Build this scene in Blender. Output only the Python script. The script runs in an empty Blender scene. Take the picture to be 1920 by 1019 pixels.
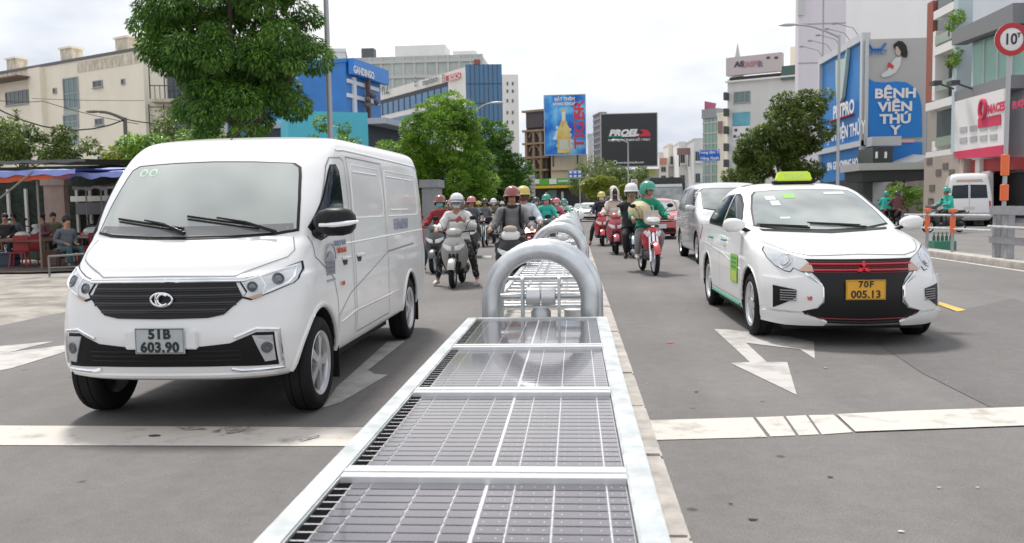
import bpy, bmesh, math, random
from mathutils import Vector, Matrix, noise
from mathutils.bvhtree import BVHTree
PI = math.pi
R = math.radians
random.seed(7)
SC = bpy.context.scene
COL = SC.collection

# ------------------------------------------------------------------ camera
F = 1600.0                                  # focal length in pixels of a 1920 wide frame
CAMZ = 1.35
cam_d = bpy.data.cameras.new("camera")
cam = bpy.data.objects.new("camera", cam_d)
COL.objects.link(cam)
SC.camera = cam
cam_d.sensor_width = 36.0
cam_d.lens = 36.0 * F / 1920.0
cam_d.clip_start = 0.05
cam_d.clip_end = 3000.0
CROT = (Matrix.Rotation(math.atan(120.0 / F), 3, 'Z') @ Matrix.Rotation(PI / 2 - math.atan(121.5 / F), 3, 'X')
        @ Matrix.Rotation(R(-1.0), 3, 'Z'))
cam.matrix_world = Matrix.Translation((0, 0, CAMZ)) @ CROT.to_4x4()
cam_d.dof.use_dof = True
cam_d.dof.focus_distance = 7.5
cam_d.dof.aperture_fstop = 4.0
SC.render.resolution_x = 1024
SC.render.resolution_y = 543

# ------------------------------------------------------------------ sky, sun, exposure
SUN_EL, SUN_AZ = R(62), R(-25)              # azimuth measured from +Y towards +X
w = bpy.data.worlds.new("World")
SC.world = w
w.use_nodes = True
nt = w.node_tree
nt.nodes.clear()
def wn(t, **k):
    n = nt.nodes.new(t)
    for a, b in k.items():
        setattr(n, a, b)
    return n
sky = wn('ShaderNodeTexSky', sky_type='NISHITA')
sky.sun_disc = False
sky.sun_elevation = SUN_EL
sky.sun_rotation = SUN_AZ
bg_sky = wn('ShaderNodeBackground'); bg_sky.inputs['Strength'].default_value = 0.12
bg_cl = wn('ShaderNodeBackground'); bg_cl.inputs['Strength'].default_value = .88
tc = wn('ShaderNodeTexCoord')
mp = wn('ShaderNodeMapping'); mp.inputs['Scale'].default_value = (1.0, 1.0, 2.6)
n1 = wn('ShaderNodeTexNoise'); n1.inputs['Scale'].default_value = 2.1; n1.inputs['Detail'].default_value = 7; n1.inputs['Roughness'].default_value = .52
n2 = wn('ShaderNodeTexNoise'); n2.inputs['Scale'].default_value = 1.3; n2.inputs['Detail'].default_value = 5
r1 = wn('ShaderNodeValToRGB'); r2 = wn('ShaderNodeValToRGB')
r1.color_ramp.elements[0].position = .35; r1.color_ramp.elements[0].color = (.54, .58, .66, 1)
r1.color_ramp.elements[1].position = .585; r1.color_ramp.elements[1].color = (.93, .93, .935, 1)
e = r1.color_ramp.elements.new(.46); e.color = (.77, .795, .84, 1)
r2.color_ramp.elements[0].position = .30; r2.color_ramp.elements[0].color = (.80, .80, .80, 1)
r2.color_ramp.elements[1].position = .45; r2.color_ramp.elements[1].color = (1, 1, 1, 1)
mx = wn('ShaderNodeMixShader'); out = wn('ShaderNodeOutputWorld')
L = nt.links.new
L(tc.outputs['Generated'], mp.inputs[0]); L(mp.outputs[0], n1.inputs[0]); L(mp.outputs[0], n2.inputs[0])
L(n1.outputs[0], r1.inputs[0]); L(n2.outputs[0], r2.inputs[0])
L(r1.outputs[0], bg_cl.inputs[0]); L(sky.outputs[0], bg_sky.inputs[0])
L(r2.outputs[0], mx.inputs[0]); L(bg_sky.outputs[0], mx.inputs[1]); L(bg_cl.outputs[0], mx.inputs[2]); L(mx.outputs[0], out.inputs[0])

sd = bpy.data.lights.new("sun", 'SUN')
sd.energy = 2.6; sd.angle = R(9); sd.color = (1.0, .965, .91)
so = bpy.data.objects.new("sun", sd); COL.objects.link(so)
sdir = Vector((math.sin(SUN_AZ) * math.cos(SUN_EL), math.cos(SUN_AZ) * math.cos(SUN_EL), math.sin(SUN_EL)))
so.rotation_euler = sdir.to_track_quat('Z', 'Y').to_euler()
so.location = (0, 0, 60)
SC.view_settings.view_transform = 'Standard'
SC.view_settings.look = 'None'
SC.view_settings.exposure = 0.50
SC.view_settings.gamma = 1.0

# ------------------------------------------------------------------ pixel -> place helpers
def ray(px, py):
    return (CROT @ Vector(((px - 960.0) / F, (509.5 - py) / F, -1.0)))
def at(px, py, Y):
    d = ray(px, py); t = Y / d.y
    return Vector((d.x * t, Y, CAMZ + d.z * t))
def gp(px, py, z):
    d = ray(px, py); t = (z - CAMZ) / d.z
    return Vector((d.x * t, d.y * t, z))
ZL, ZR = -0.08, 0.08                        # left carriageway, right carriageway levels

# ------------------------------------------------------------------ materials
MATS = {}
def mat(name, col=(.5, .5, .5), rough=.6, metal=0.0, var=0.0, vscale=4.0, col2=None, bump=0.0, bscale=30.0, coat=0.0,
        spec=.5, emit=None, detail=6.0, coord='Object', stretch=None, trans=0.0, lo=.35, hi=.65, rvar=0.0, ior=None):
    if name in MATS:
        return MATS[name]
    m = bpy.data.materials.new(name); m.use_nodes = True
    t = m.node_tree; b = t.nodes['Principled BSDF']
    b.inputs['Roughness'].default_value = rough
    b.inputs['Metallic'].default_value = metal
    b.inputs['Coat Weight'].default_value = coat
    b.inputs['Coat Roughness'].default_value = .06
    b.inputs['Specular IOR Level'].default_value = spec
    if ior: b.inputs['IOR'].default_value = ior
    c = tuple(col) + (1,)
    b.inputs['Base Color'].default_value = c
    if trans: b.inputs['Transmission Weight'].default_value = trans
    if emit:
        b.inputs['Emission Color'].default_value = tuple(emit[:3]) + (1,)
        b.inputs['Emission Strength'].default_value = emit[3]
    if var or col2 or bump or rvar:
        tc = t.nodes.new('ShaderNodeTexCoord'); mp = t.nodes.new('ShaderNodeMapping')
        if stretch: mp.inputs['Scale'].default_value = stretch
        t.links.new(tc.outputs[coord], mp.inputs[0])
    if var or col2:
        n = t.nodes.new('ShaderNodeTexNoise'); n.inputs['Scale'].default_value = vscale; n.inputs['Detail'].default_value = detail
        n.inputs['Roughness'].default_value = .62
        r = t.nodes.new('ShaderNodeValToRGB')
        a = tuple(x * (1 - var) for x in col) + (1,)
        bb = (tuple(col2) if col2 else tuple(min(1, x * (1 + var)) for x in col)) + (1,)
        r.color_ramp.elements[0].position = lo; r.color_ramp.elements[0].color = a
        r.color_ramp.elements[1].position = hi; r.color_ramp.elements[1].color = bb
        t.links.new(mp.outputs[0], n.inputs[0]); t.links.new(n.outputs[0], r.inputs[0]); t.links.new(r.outputs[0], b.inputs['Base Color'])
        if rvar:
            q = t.nodes.new('ShaderNodeMapRange'); q.inputs[3].default_value = rough - rvar; q.inputs[4].default_value = rough + rvar
            t.links.new(n.outputs[0], q.inputs[0]); t.links.new(q.outputs[0], b.inputs['Roughness'])
    if bump:
        n = t.nodes.new('ShaderNodeTexNoise'); n.inputs['Scale'].default_value = bscale; n.inputs['Detail'].default_value = 4
        bp = t.nodes.new('ShaderNodeBump'); bp.inputs['Strength'].default_value = bump; bp.inputs['Distance'].default_value = .02
        t.links.new(mp.outputs[0], n.inputs[0]); t.links.new(n.outputs[0], bp.inputs['Height']); t.links.new(bp.outputs[0], b.inputs['Normal'])
    MATS[name] = m
    return m
def M(name, *c, rough=.6, **k):
    """plain colour material by short call: M('red paint', .5,.02,.02)"""
    if name in MATS: return MATS[name]
    return mat(name, c[:3], rough, **k)

# ------------------------------------------------------------------ object helpers
def link(o, parent=None):
    COL.objects.link(o)
    if parent is not None: o.parent = parent
    return o
def tag(o, label=None, cat=None, group=None, kind=None):
    if label: o['label'] = label
    if cat: o['category'] = cat
    if group: o['group'] = group
    if kind: o['kind'] = kind
    return o
def thing(name, label, cat, loc=(0, 0, 0), rz=0.0, group=None):
    o = bpy.data.objects.new(name, None); o.empty_display_size = .2
    COL.objects.link(o); o.location = loc; o.rotation_euler = (0, 0, rz)
    return tag(o, label, cat, group)

class MB:
    def __init__(s): s.v = []; s.f = []; s.m = []; s.mi = 0; s.T = None
    def add(s, vs, fs):
        k = len(s.v)
        if s.T is not None: vs = [s.T @ Vector(v) for v in vs]
        s.v += [tuple(v) for v in vs]
        for f in fs: s.f.append(tuple(i + k for i in f)); s.m.append(s.mi)
        return s
    def box(s, x0, x1, y0, y1, z0, z1):
        vs = [(x, y, z) for z in (z0, z1) for y in (y0, y1) for x in (x0, x1)]
        return s.add(vs, [(0, 2, 3, 1), (4, 5, 7, 6), (0, 1, 5, 4), (2, 6, 7, 3), (0, 4, 6, 2), (1, 3, 7, 5)])
    def tube(s, pts, r, n=8, cap=True, closed=False):
        pts = [Vector(p) for p in pts]; N = len(pts)
        rs = r if isinstance(r, (list, tuple)) else [r] * N
        vs = []; fs = []
        up = None
        for i, p in enumerate(pts):
            a = pts[(i - 1) % N] if (i > 0 or closed) else p
            b = pts[(i + 1) % N] if (i < N - 1 or closed) else p
            d = (b - a).normalized()
            if up is None:
                up = Vector((0, 0, 1)) if abs(d.z) < .9 else Vector((1, 0, 0))
            u = d.cross(up); 
            if u.length < 1e-4: u = d.cross(Vector((0, 1, 0)))
            u.normalize(); v = u.cross(d).normalized(); up = v
            for k in range(n):
                t = 2 * PI * k / n
                vs.append(p + (u * math.cos(t) + v * math.sin(t)) * rs[i])
        for i in range(N if closed else N - 1):
            j = (i + 1) % N
            for k in range(n):
                q = (k + 1) % n
                fs.append((i * n + k, i * n + q, j * n + q, j * n + k))
        if cap and not closed:
            fs.append(tuple(reversed(range(n)))); fs.append(tuple((N - 1) * n + k for k in range(n)))
        return s.add(vs, [tuple(reversed(f)) for f in fs])
    def lathe(s, prof, c=(0, 0, 0), axis='z', n=24, a0=0, a1=2 * PI):
        full = abs(a1 - a0 - 2 * PI) < 1e-6; cnt = n if full else n + 1
        vs = []; fs = []
        for i in range(cnt):
            t = a0 + (a1 - a0) * i / n
            for (r, h) in prof:
                a, b = r * math.cos(t), r * math.sin(t)
                p = {'z': (a, b, h), 'x': (h, a, b), 'y': (a, h, b)}[axis]
                vs.append((p[0] + c[0], p[1] + c[1], p[2] + c[2]))
        m = len(prof)
        for i in range(n):
            j = (i + 1) % cnt
            for k in range(m - 1):
                fs.append((i * m + k, j * m + k, j * m + k + 1, i * m + k + 1))
        return s.add(vs, fs)
    def prism(s, poly, a, b, axis='y'):
        """polygon in the plane across axis, from a to b along it (y: poly is x,z; x: poly is y,z; z: poly is x,y)"""
        n = len(poly)
        def P(p, h): return {'y': (p[0], h, p[1]), 'x': (h, p[0], p[1]), 'z': (p[0], p[1], h)}[axis]
        vs = [P(p, a) for p in poly] + [P(p, b) for p in poly]
        fs = [tuple(range(n)), tuple(reversed(range(n, 2 * n)))]
        for i in range(n): fs.append((i, i + n, (i + 1) % n + n, (i + 1) % n))
        return s.add(vs, fs)
    def rings(s, rs, cap=True):
        """list of equal length point loops"""
        n = len(rs[0]); vs = [p for r in rs for p in r]; fs = []
        for i in range(len(rs) - 1):
            for k in range(n):
                q = (k + 1) % n
                fs.append((i * n + k, i * n + q, (i + 1) * n + q, (i + 1) * n + k))
        if cap:
            fs.append(tuple(reversed(range(n)))); fs.append(tuple((len(rs) - 1) * n + k for k in range(n)))
        return s.add(vs, fs)
    def ell(s, c, r, n=12, m=8, p=1.0):
        rr = []
        for i in range(m + 1):
            t = -PI / 2 + PI * i / m
            cz = math.cos(t); sz = math.sin(t)
            cz = max(cz, .02)
            rr.append([(c[0] + r[0] * cz * math.cos(2 * PI * k / n), c[1] + r[1] * cz * math.sin(2 * PI * k / n), c[2] + r[2] * sz) for k in range(n)])
        return s.rings(rr)
    def mesh(s, name, mats=(), smooth=False, angle=40, bevel=0.0, sub=0, fix=True):
        me = bpy.data.meshes.new(name)
        me.from_pydata(s.v, [], s.f)
        for m in mats: me.materials.append(m)
        if len(mats) > 1: me.polygons.foreach_set('material_index', s.m)
        if fix or bevel:
            bm = bmesh.new(); bm.from_mesh(me)
            if fix: bmesh.ops.recalc_face_normals(bm, faces=bm.faces)
            if bevel:
                es = [e for e in bm.edges if len(e.link_faces) == 2 and e.calc_face_angle(0) > .6]
                bmesh.ops.bevel(bm, geom=es, offset=bevel, segments=2, affect='EDGES', clamp_overlap=True)
            bm.to_mesh(me); bm.free()
        if smooth or bevel:
            me.polygons.foreach_set('use_smooth', [True] * len(me.polygons))
            me.set_sharp_from_angle(angle=R(angle))
        me.update()
        return me
    def build(s, name, mats, parent=None, smooth=False, angle=40, bevel=0.0, fix=True, loc=None, rz=None):
        if not isinstance(mats, (list, tuple)): mats = [mats]
        o = bpy.data.objects.new(name, s.mesh(name, mats, smooth, angle, bevel, fix=fix))
        link(o, parent)
        if loc is not None: o.location = loc
        if rz is not None: o.rotation_euler = (0, 0, rz)
        return o

CACHE = {}
def part(name, key, fn, m, parent, loc=None, rot=None, smooth=True, angle=40):
    """object using a cached mesh, its materials linked to the object"""
    if key not in CACHE:
        r = fn()
        ms = m if isinstance(m, (list, tuple)) else [m]
        if isinstance(r, MB): r = r.mesh(key, ms, smooth, angle)
        while len(r.materials) < len(ms): r.materials.append(None)
        CACHE[key] = r
    me = CACHE[key]
    o = bpy.data.objects.new(name, me); link(o, parent)
    ms = m if isinstance(m, (list, tuple)) else [m]
    for i, mm in enumerate(ms):
        o.material_slots[i].link = 'OBJECT'; o.material_slots[i].material = mm
    if loc is not None: o.location = loc
    if rot is not None: o.rotation_euler = rot
    return o

def text_mesh(s, size, bold=0.0, ext=.002, align='CENTER', sx=1.0, shear=0.0, sp=1.0):
    cu = bpy.data.curves.new('t', 'FONT'); cu.body = s; cu.size = size; cu.align_x = align; cu.align_y = 'CENTER'
    cu.extrude = ext; cu.offset = bold; cu.shear = shear; cu.space_character = sp; cu.resolution_u = 3
    o = bpy.data.objects.new('t', cu); COL.objects.link(o)
    dg = bpy.context.evaluated_depsgraph_get()
    me = bpy.data.meshes.new_from_object(o.evaluated_get(dg))
    bpy.data.objects.remove(o); bpy.data.curves.remove(cu)
    if sx != 1.0: me.transform(Matrix.Diagonal((sx, 1, 1, 1)))
    return me
def text(name, s, size, m, parent, loc, facing=(0, -1, 0), up=(0, 0, 1), **k):
    """lettering standing at loc, read by someone looking against 'facing'"""
    me = text_mesh(s, size, **k)
    z = Vector(facing).normalized(); y = Vector(up).normalized(); x = y.cross(z).normalized(); y = z.cross(x)
    me.transform(Matrix((x, y, z)).transposed().to_4x4())
    me.materials.clear(); me.materials.append(m)
    o = bpy.data.objects.new(name, me); link(o, parent); o.location = loc
    return o
# ------------------------------------------------------------------ vehicle shells
PAINT = mat('white car paint', (.74, .74, .74), .3, coat=.55, vscale=1.3, col2=(.77, .77, .775), detail=8)
SILVER = mat('silver car paint', (.52, .53, .55), .3, .35, coat=.9)
RUB = M('black rubber', .013, .013, .014, rough=.8, spec=.25)
BLKP = mat('black plastic', (.012, .012, .013), .42, var=.25, vscale=30, spec=.25)
GAP = M('panel gap', .24, .24, .245, rough=.8)
CHROME = M('chrome', .82, .83, .85, rough=.12, metal=1.0)
GLASSD = mat('dark tinted car glass', (.008, .014, .024), .06, spec=.45)
WELL = M('wheel well liner', .012, .012, .012, rough=.9)
ALLOY = M('wheel alloy', .66, .67, .69, rough=.32, metal=.7)
LAMP = M('headlamp reflector', .62, .64, .66, rough=.15, metal=.8)
LENS = mat('clear lamp lens', (.55, .57, .60), .05, .35, coat=1.0)
UNDER = M('vehicle underside', .02, .02, .02, rough=.9)

def cr(p0, p1, p2, p3, t):
    return tuple(.5 * ((2 * b) + (-a + c) * t + (2 * a - 5 * b + 4 * c - d) * t * t + (-a + 3 * b - 3 * c + d) * t ** 3)
                 for a, b, c, d in zip(p0, p1, p2, p3))
def smooth_rows(T, n=4):
    o = []
    for i in range(len(T) - 1):
        a = T[max(i - 1, 0)]; b = T[i]; c = T[i + 1]; d = T[min(i + 2, len(T) - 1)]
        if (T[i][0] - a[0]) ** 2 < 1e-10 and i: a = b
        for k in range(n): 
            q = list(cr(a, b, c, d, k / n)); q[3] = max(q[3], .01); o.append(q)
    o.append(list(T[-1])); return o

def shell(T, nq=9, ns=16, sub=4, bow=0.02):
    """T: rows (z, y_front, y_rear, half width, front corner depth, rear corner depth, front power, rear power) from sill to roof"""
    rs = []
    for z, yf, yr, w_, cf, crr, nf, nr in smooth_rows(T, sub):
        half = []
        for i in range(nq):
            th = PI / 2 * (1 - i / nq)
            half.append((w_ * math.cos(th) ** (2 / nf), yf + cf * (1 - max(math.sin(th), 0) ** (2 / nf))))
        y0, y1 = yf + cf, yr - crr
        for i in range(ns):
            t = i / ns
            half.append((w_ + bow * math.sin(PI * t) * .3, y0 + (y1 - y0) * t))
        for i in range(nq + 1):
            th = PI / 2 * i / nq
            half.append((w_ * max(math.cos(th), 0) ** (2 / nr), y1 + crr * math.sin(th) ** (2 / nr)))
        ring = [(x, y, z) for x, y in half] + [(-x, y, z) for x, y in reversed(half[1:-1])]
        rs.append(ring)
    b = MB(); b.rings(rs); return b

def bool_cut(me, cutter, dark_test):
    o = bpy.data.objects.new('t', me); COL.objects.link(o)
    cme = cutter.mesh('c'); c = bpy.data.objects.new('c', cme); COL.objects.link(c)
    md = o.modifiers.new('b', 'BOOLEAN'); md.object = c; md.operation = 'DIFFERENCE'; md.solver = 'EXACT'
    dg = bpy.context.evaluated_depsgraph_get(); dg.update()
    r = bpy.data.meshes.new_from_object(o.evaluated_get(dg))
    bpy.data.objects.remove(o); bpy.data.objects.remove(c)
    for p in r.polygons:
        if dark_test(p.center, p.normal): p.material_index = 1
    return r

class Body:
    def __init__(s, T, wheels, arch, w, paint, smooth_angle=35, depth=.3, **k):
        tilt = k.pop('tilt', 0)
        b = shell(T, **k)
        if tilt: b.v = [(x, y, z + tilt * max(0, z - 1.6) * (y - 1.3)) for x, y, z in b.v]
        base = b.mesh('shell', [paint, WELL])
        base.polygons.foreach_set('use_smooth', [True] * len(base.polygons))
        s.vn = [v.normal.copy() for v in base.vertices]; s.vc = [v.co.copy() for v in base.vertices]; s.pv = [tuple(p.vertices) for p in base.polygons]
        s.bvh = BVHTree.FromPolygons([v.co.copy() for v in base.vertices], [tuple(p.vertices) for p in base.polygons])
        cut = MB()
        for wy, wz in wheels:
            for sx in (-1, 1):
                cut.lathe([(0, w - depth), (arch, w - depth), (arch, w + .2), (0, w + .2)] if sx > 0 else
                          [(0, -w - .2), (arch, -w - .2), (arch, -w + depth), (0, -w + depth)], (0, wy, wz), 'x', 28)
        def dark(c, n):
            if c.z < T[0][0] + .004: return True
            for wy, wz in wheels:
                if math.hypot(c.y - wy, c.z - wz) < arch + .004 and abs(c.x) < w - .01 and c.z < wz + arch + .005: 
                    if abs(n.x) < .5 or abs(abs(c.x) - (w - depth)) < .01: return True
            return False
        me = bool_cut(base, cut, dark)
        me.polygons.foreach_set('use_smooth', [True] * len(me.polygons))
        me.set_sharp_from_angle(angle=R(smooth_angle))
        s.me = me
    def hit(s, axis, a, b, sgn=1):
        if axis == 'f': o, d = Vector((a, -3, b)), Vector((0, 1, 0))
        elif axis == 'r': o, d = Vector((a, 20, b)), Vector((0, -1, 0))
        elif axis == 's': o, d = Vector((3 * sgn, a, b)), Vector((-sgn, 0, 0))
        else: o, d = Vector((a, b, 5)), Vector((0, 0, -1))
        h = s.bvh.ray_cast(o, d)
        if h[0] is None: return None, -d
        n = Vector()
        vs = s.pv[h[2]]
        if len(vs) > 4: n = h[1]
        else:
            for i in vs: n += s.vn[i] / ((s.vc[i] - h[0]).length + 1e-4)
        n = n.normalized()
        if n.dot(d) > 0: n = -n
        return h[0], n
    def patch(s, name, poly, axis, m, parent, off=.004, step=.06, sgn=1, skirt=.012, bvh=None, smooth=True, push=None, key=None):
        """a shaped panel lying on the shell: poly in (x,z) for front/rear, (y,z) for side, (x,y) for top"""
        bm = bmesh.new()
        vs = [bm.verts.new((p[0], p[1], 0)) for p in poly]
        bm.faces.new(vs)
        for ax in (0, 1):
            lo = min(p[ax] for p in poly); hi = max(p[ax] for p in poly)
            q = math.floor(lo / step) * step + step
            while q < hi:
                co = [0, 0, 0]; no = [0, 0, 0]; co[ax] = q; no[ax] = 1
                bmesh.ops.bisect_plane(bm, geom=bm.verts[:] + bm.edges[:] + bm.faces[:], plane_co=co, plane_no=no, dist=1e-5)
                q += step
        last = None
        for v in bm.verts:
            h, n = s.hit(axis, v.co.x, v.co.y, sgn)
            if h is None:
                h = None
            if h is not None:
                p = push(v.co.x, v.co.y) if push else 0
                fw = {'f': Vector((0, -1, 0)), 'r': Vector((0, 1, 0)), 's': Vector((sgn, 0, 0)), 't': Vector((0, 0, 1))}[axis]
                v.co = h + n * off + fw * p
                v.tag = True
            else: v.tag = False
        bad = [v for v in bm.verts if not v.tag]
        if bad: bmesh.ops.delete(bm, geom=bad, context='VERTS')
        if not bm.faces: bm.free(); return None
        bmesh.ops.recalc_face_normals(bm, faces=bm.faces)
        f0 = bm.faces[:][0]; fw = {'f': Vector((0, -1, 0)), 'r': Vector((0, 1, 0)), 's': Vector((sgn, 0, 0)), 't': Vector((0, 0, 1))}[axis]
        if f0.normal.dot(fw) < 0: bmesh.ops.reverse_faces(bm, faces=bm.faces)
        if skirt:
            be = [e for e in bm.edges if len(e.link_faces) == 1]
            nrm = {}
            bm.normal_update()
            for v in bm.verts: nrm[v] = v.normal.copy()
            src = {v.co.copy().freeze(): nrm[v] for v in bm.verts}
            r = bmesh.ops.extrude_edge_only(bm, edges=be)
            for g in r['geom']:
                if isinstance(g, bmesh.types.BMVert):
                    k = g.co.copy().freeze()
                    g.co -= src.get(k, fw) * (skirt + off)
        me = bpy.data.meshes.new(name); bm.to_mesh(me); bm.free()
        if smooth:
            me.polygons.foreach_set('use_smooth', [True] * len(me.polygons)); me.set_sharp_from_angle(angle=R(40))
        me.materials.append(m)
        o = bpy.data.objects.new(name, me); link(o, parent); return o
    def ribbon(s, line, width, axis, off=.003, sgn=1, step=.05, mb=None, raise_=0):
        """thin strip following the shell along a line"""
        mb = mb or MB()
        pts = []
        for i in range(len(line) - 1):
            a, b = Vector(line[i]), Vector(line[i + 1]); n = max(1, int((b - a).length / step))
            for k in range(n): pts.append(a.lerp(b, k / n))
        pts.append(Vector(line[-1]))
        vs = []
        for i, p in enumerate(pts):
            d = (pts[min(i + 1, len(pts) - 1)] - pts[max(i - 1, 0)])
            if d.length < 1e-6: d = Vector((1, 0))
            d.normalize(); q = Vector((-d.y, d.x)) * width / 2
            r = []
            for c in (p + q, p - q):
                h, n = s.hit(axis, c.x, c.y, sgn)
                if h is None: r = None; break
                r.append(h + n * off)
            vs.append(r)
        for i in range(len(vs) - 1):
            if vs[i] and vs[i + 1]:
                mb.add([vs[i][0], vs[i][1], vs[i + 1][1], vs[i + 1][0]], [(0, 1, 2, 3)])
        return mb
    def pipe(s, line, r, axis, sgn=1, off=0.0, step=.04, n=6, closed=False, mb=None):
        mb = mb or MB(); pts = []
        L_ = list(line) + ([line[0]] if closed else [])
        for i in range(len(L_) - 1):
            a, b = Vector(L_[i]), Vector(L_[i + 1]); k = max(1, int((b - a).length / step))
            for j in range(k): pts.append(a.lerp(b, j / k))
        if not closed: pts.append(Vector(L_[-1]))
        P = []
        for p in pts:
            h, nn = s.hit(axis, p.x, p.y, sgn)
            if h is not None: P.append(h + nn * off)
        if len(P) > 1: mb.tube(P, r, n, closed=closed)
        return mb

def mirror_poly(p): return [(-x, y) for x, y in reversed(p)]

def arch_pipe(mb, wy, wz, r, x, sgn, rad=.018, a0=-10, a1=190):
    pts = [(sgn * x, wy + r * math.cos(R(a)), wz + r * math.sin(R(a))) for a in range(a0, a1 + 1, 8)]
    mb.tube(pts, rad, 8)

def wheel(parent, x, y, r, rimr, wid, sgn, spokes=5, hub=ALLOY, dark=False, steer=0, name='wheel'):
    """wheel empty at the hub with tyre, rim and hub cap; sgn is the outer side"""
    o = bpy.data.objects.new(name, None); link(o, parent); o.location = (x, y, r); o.empty_display_size = .1
    o.rotation_euler = (0, 0, steer)
    k = 'w%.3f%.3f%.3f%d%d' % (r, rimr, wid, sgn, spokes)
    def ty():
        b = MB(); h = wid / 2; q = rimr
        b.lathe([(q - .012, -h * .8), (q + .012, -h * .95), (q + (r - q) * .5, -h * 1.06), (r - .035, -h), (r - .008, -h * .82), (r, -h * .6), (r, -h * .42), (r - .008, -h * .4), (r - .008, -h * .34), (r, -h * .32),
                 (r, h * .32), (r - .008, h * .34), (r - .008, h * .4), (r, h * .42), (r, h * .6), (r - .008, h * .82), (r - .035, h), (q + (r - q) * .5, h * 1.06), (q + .012, h * .95), (q - .012, h * .8)], (0, 0, 0), 'x', 36)
        return b
    part('tyre', k + 't', ty, RUB, o)
    def rim():
        b = MB(); h = wid / 2 * sgn
        b.lathe([(rimr + .004, -h * .85), (rimr - .02, -h * .5), (rimr - .035, h * .2), (rimr - .02, h * .82), (rimr + .006, h * .97), (rimr + .012, h * .9)], (0, 0, 0), 'x', 36)
        xo = h * .72; xi = h * .45
        for i in range(spokes):
            t = 2 * PI * i / spokes
            for dt in (-.11, .11):
                a = t + dt
                def P(rr, da, xx): return (xx, rr * math.cos(a + da), rr * math.sin(a + da))
                vs = []
                for xx in (xo, xi):
                    vs += [P(.045, -.35, xx + h * .1), P(.045, .35, xx + h * .1), P(rimr - .012, .085, xx), P(rimr - .012, -.085, xx)]
                b.add(vs, [(0, 1, 2, 3), (7, 6, 5, 4), (0, 4, 5, 1), (1, 5, 6, 2), (2, 6, 7, 3), (3, 7, 4, 0)])
        b.lathe([(0, h * .3), (.06, h * .35), (.058, h * .84), (.03, h * .9), (0, h * .9)], (0, 0, 0), 'x', 16)
        b.mi = 1
        b.lathe([(0, h * .1), (rimr - .03, h * .1), (rimr - .03, h * .14), (0, h * .14)], (0, 0, 0), 'x', 24)
        b.mi = 0
        return b
    part('rim', k + 'r', rim, [hub, M('brake and hub shadow', .05, .05, .052, rough=.6, metal=.5)], o, smooth=True, angle=30)
    return o

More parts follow.
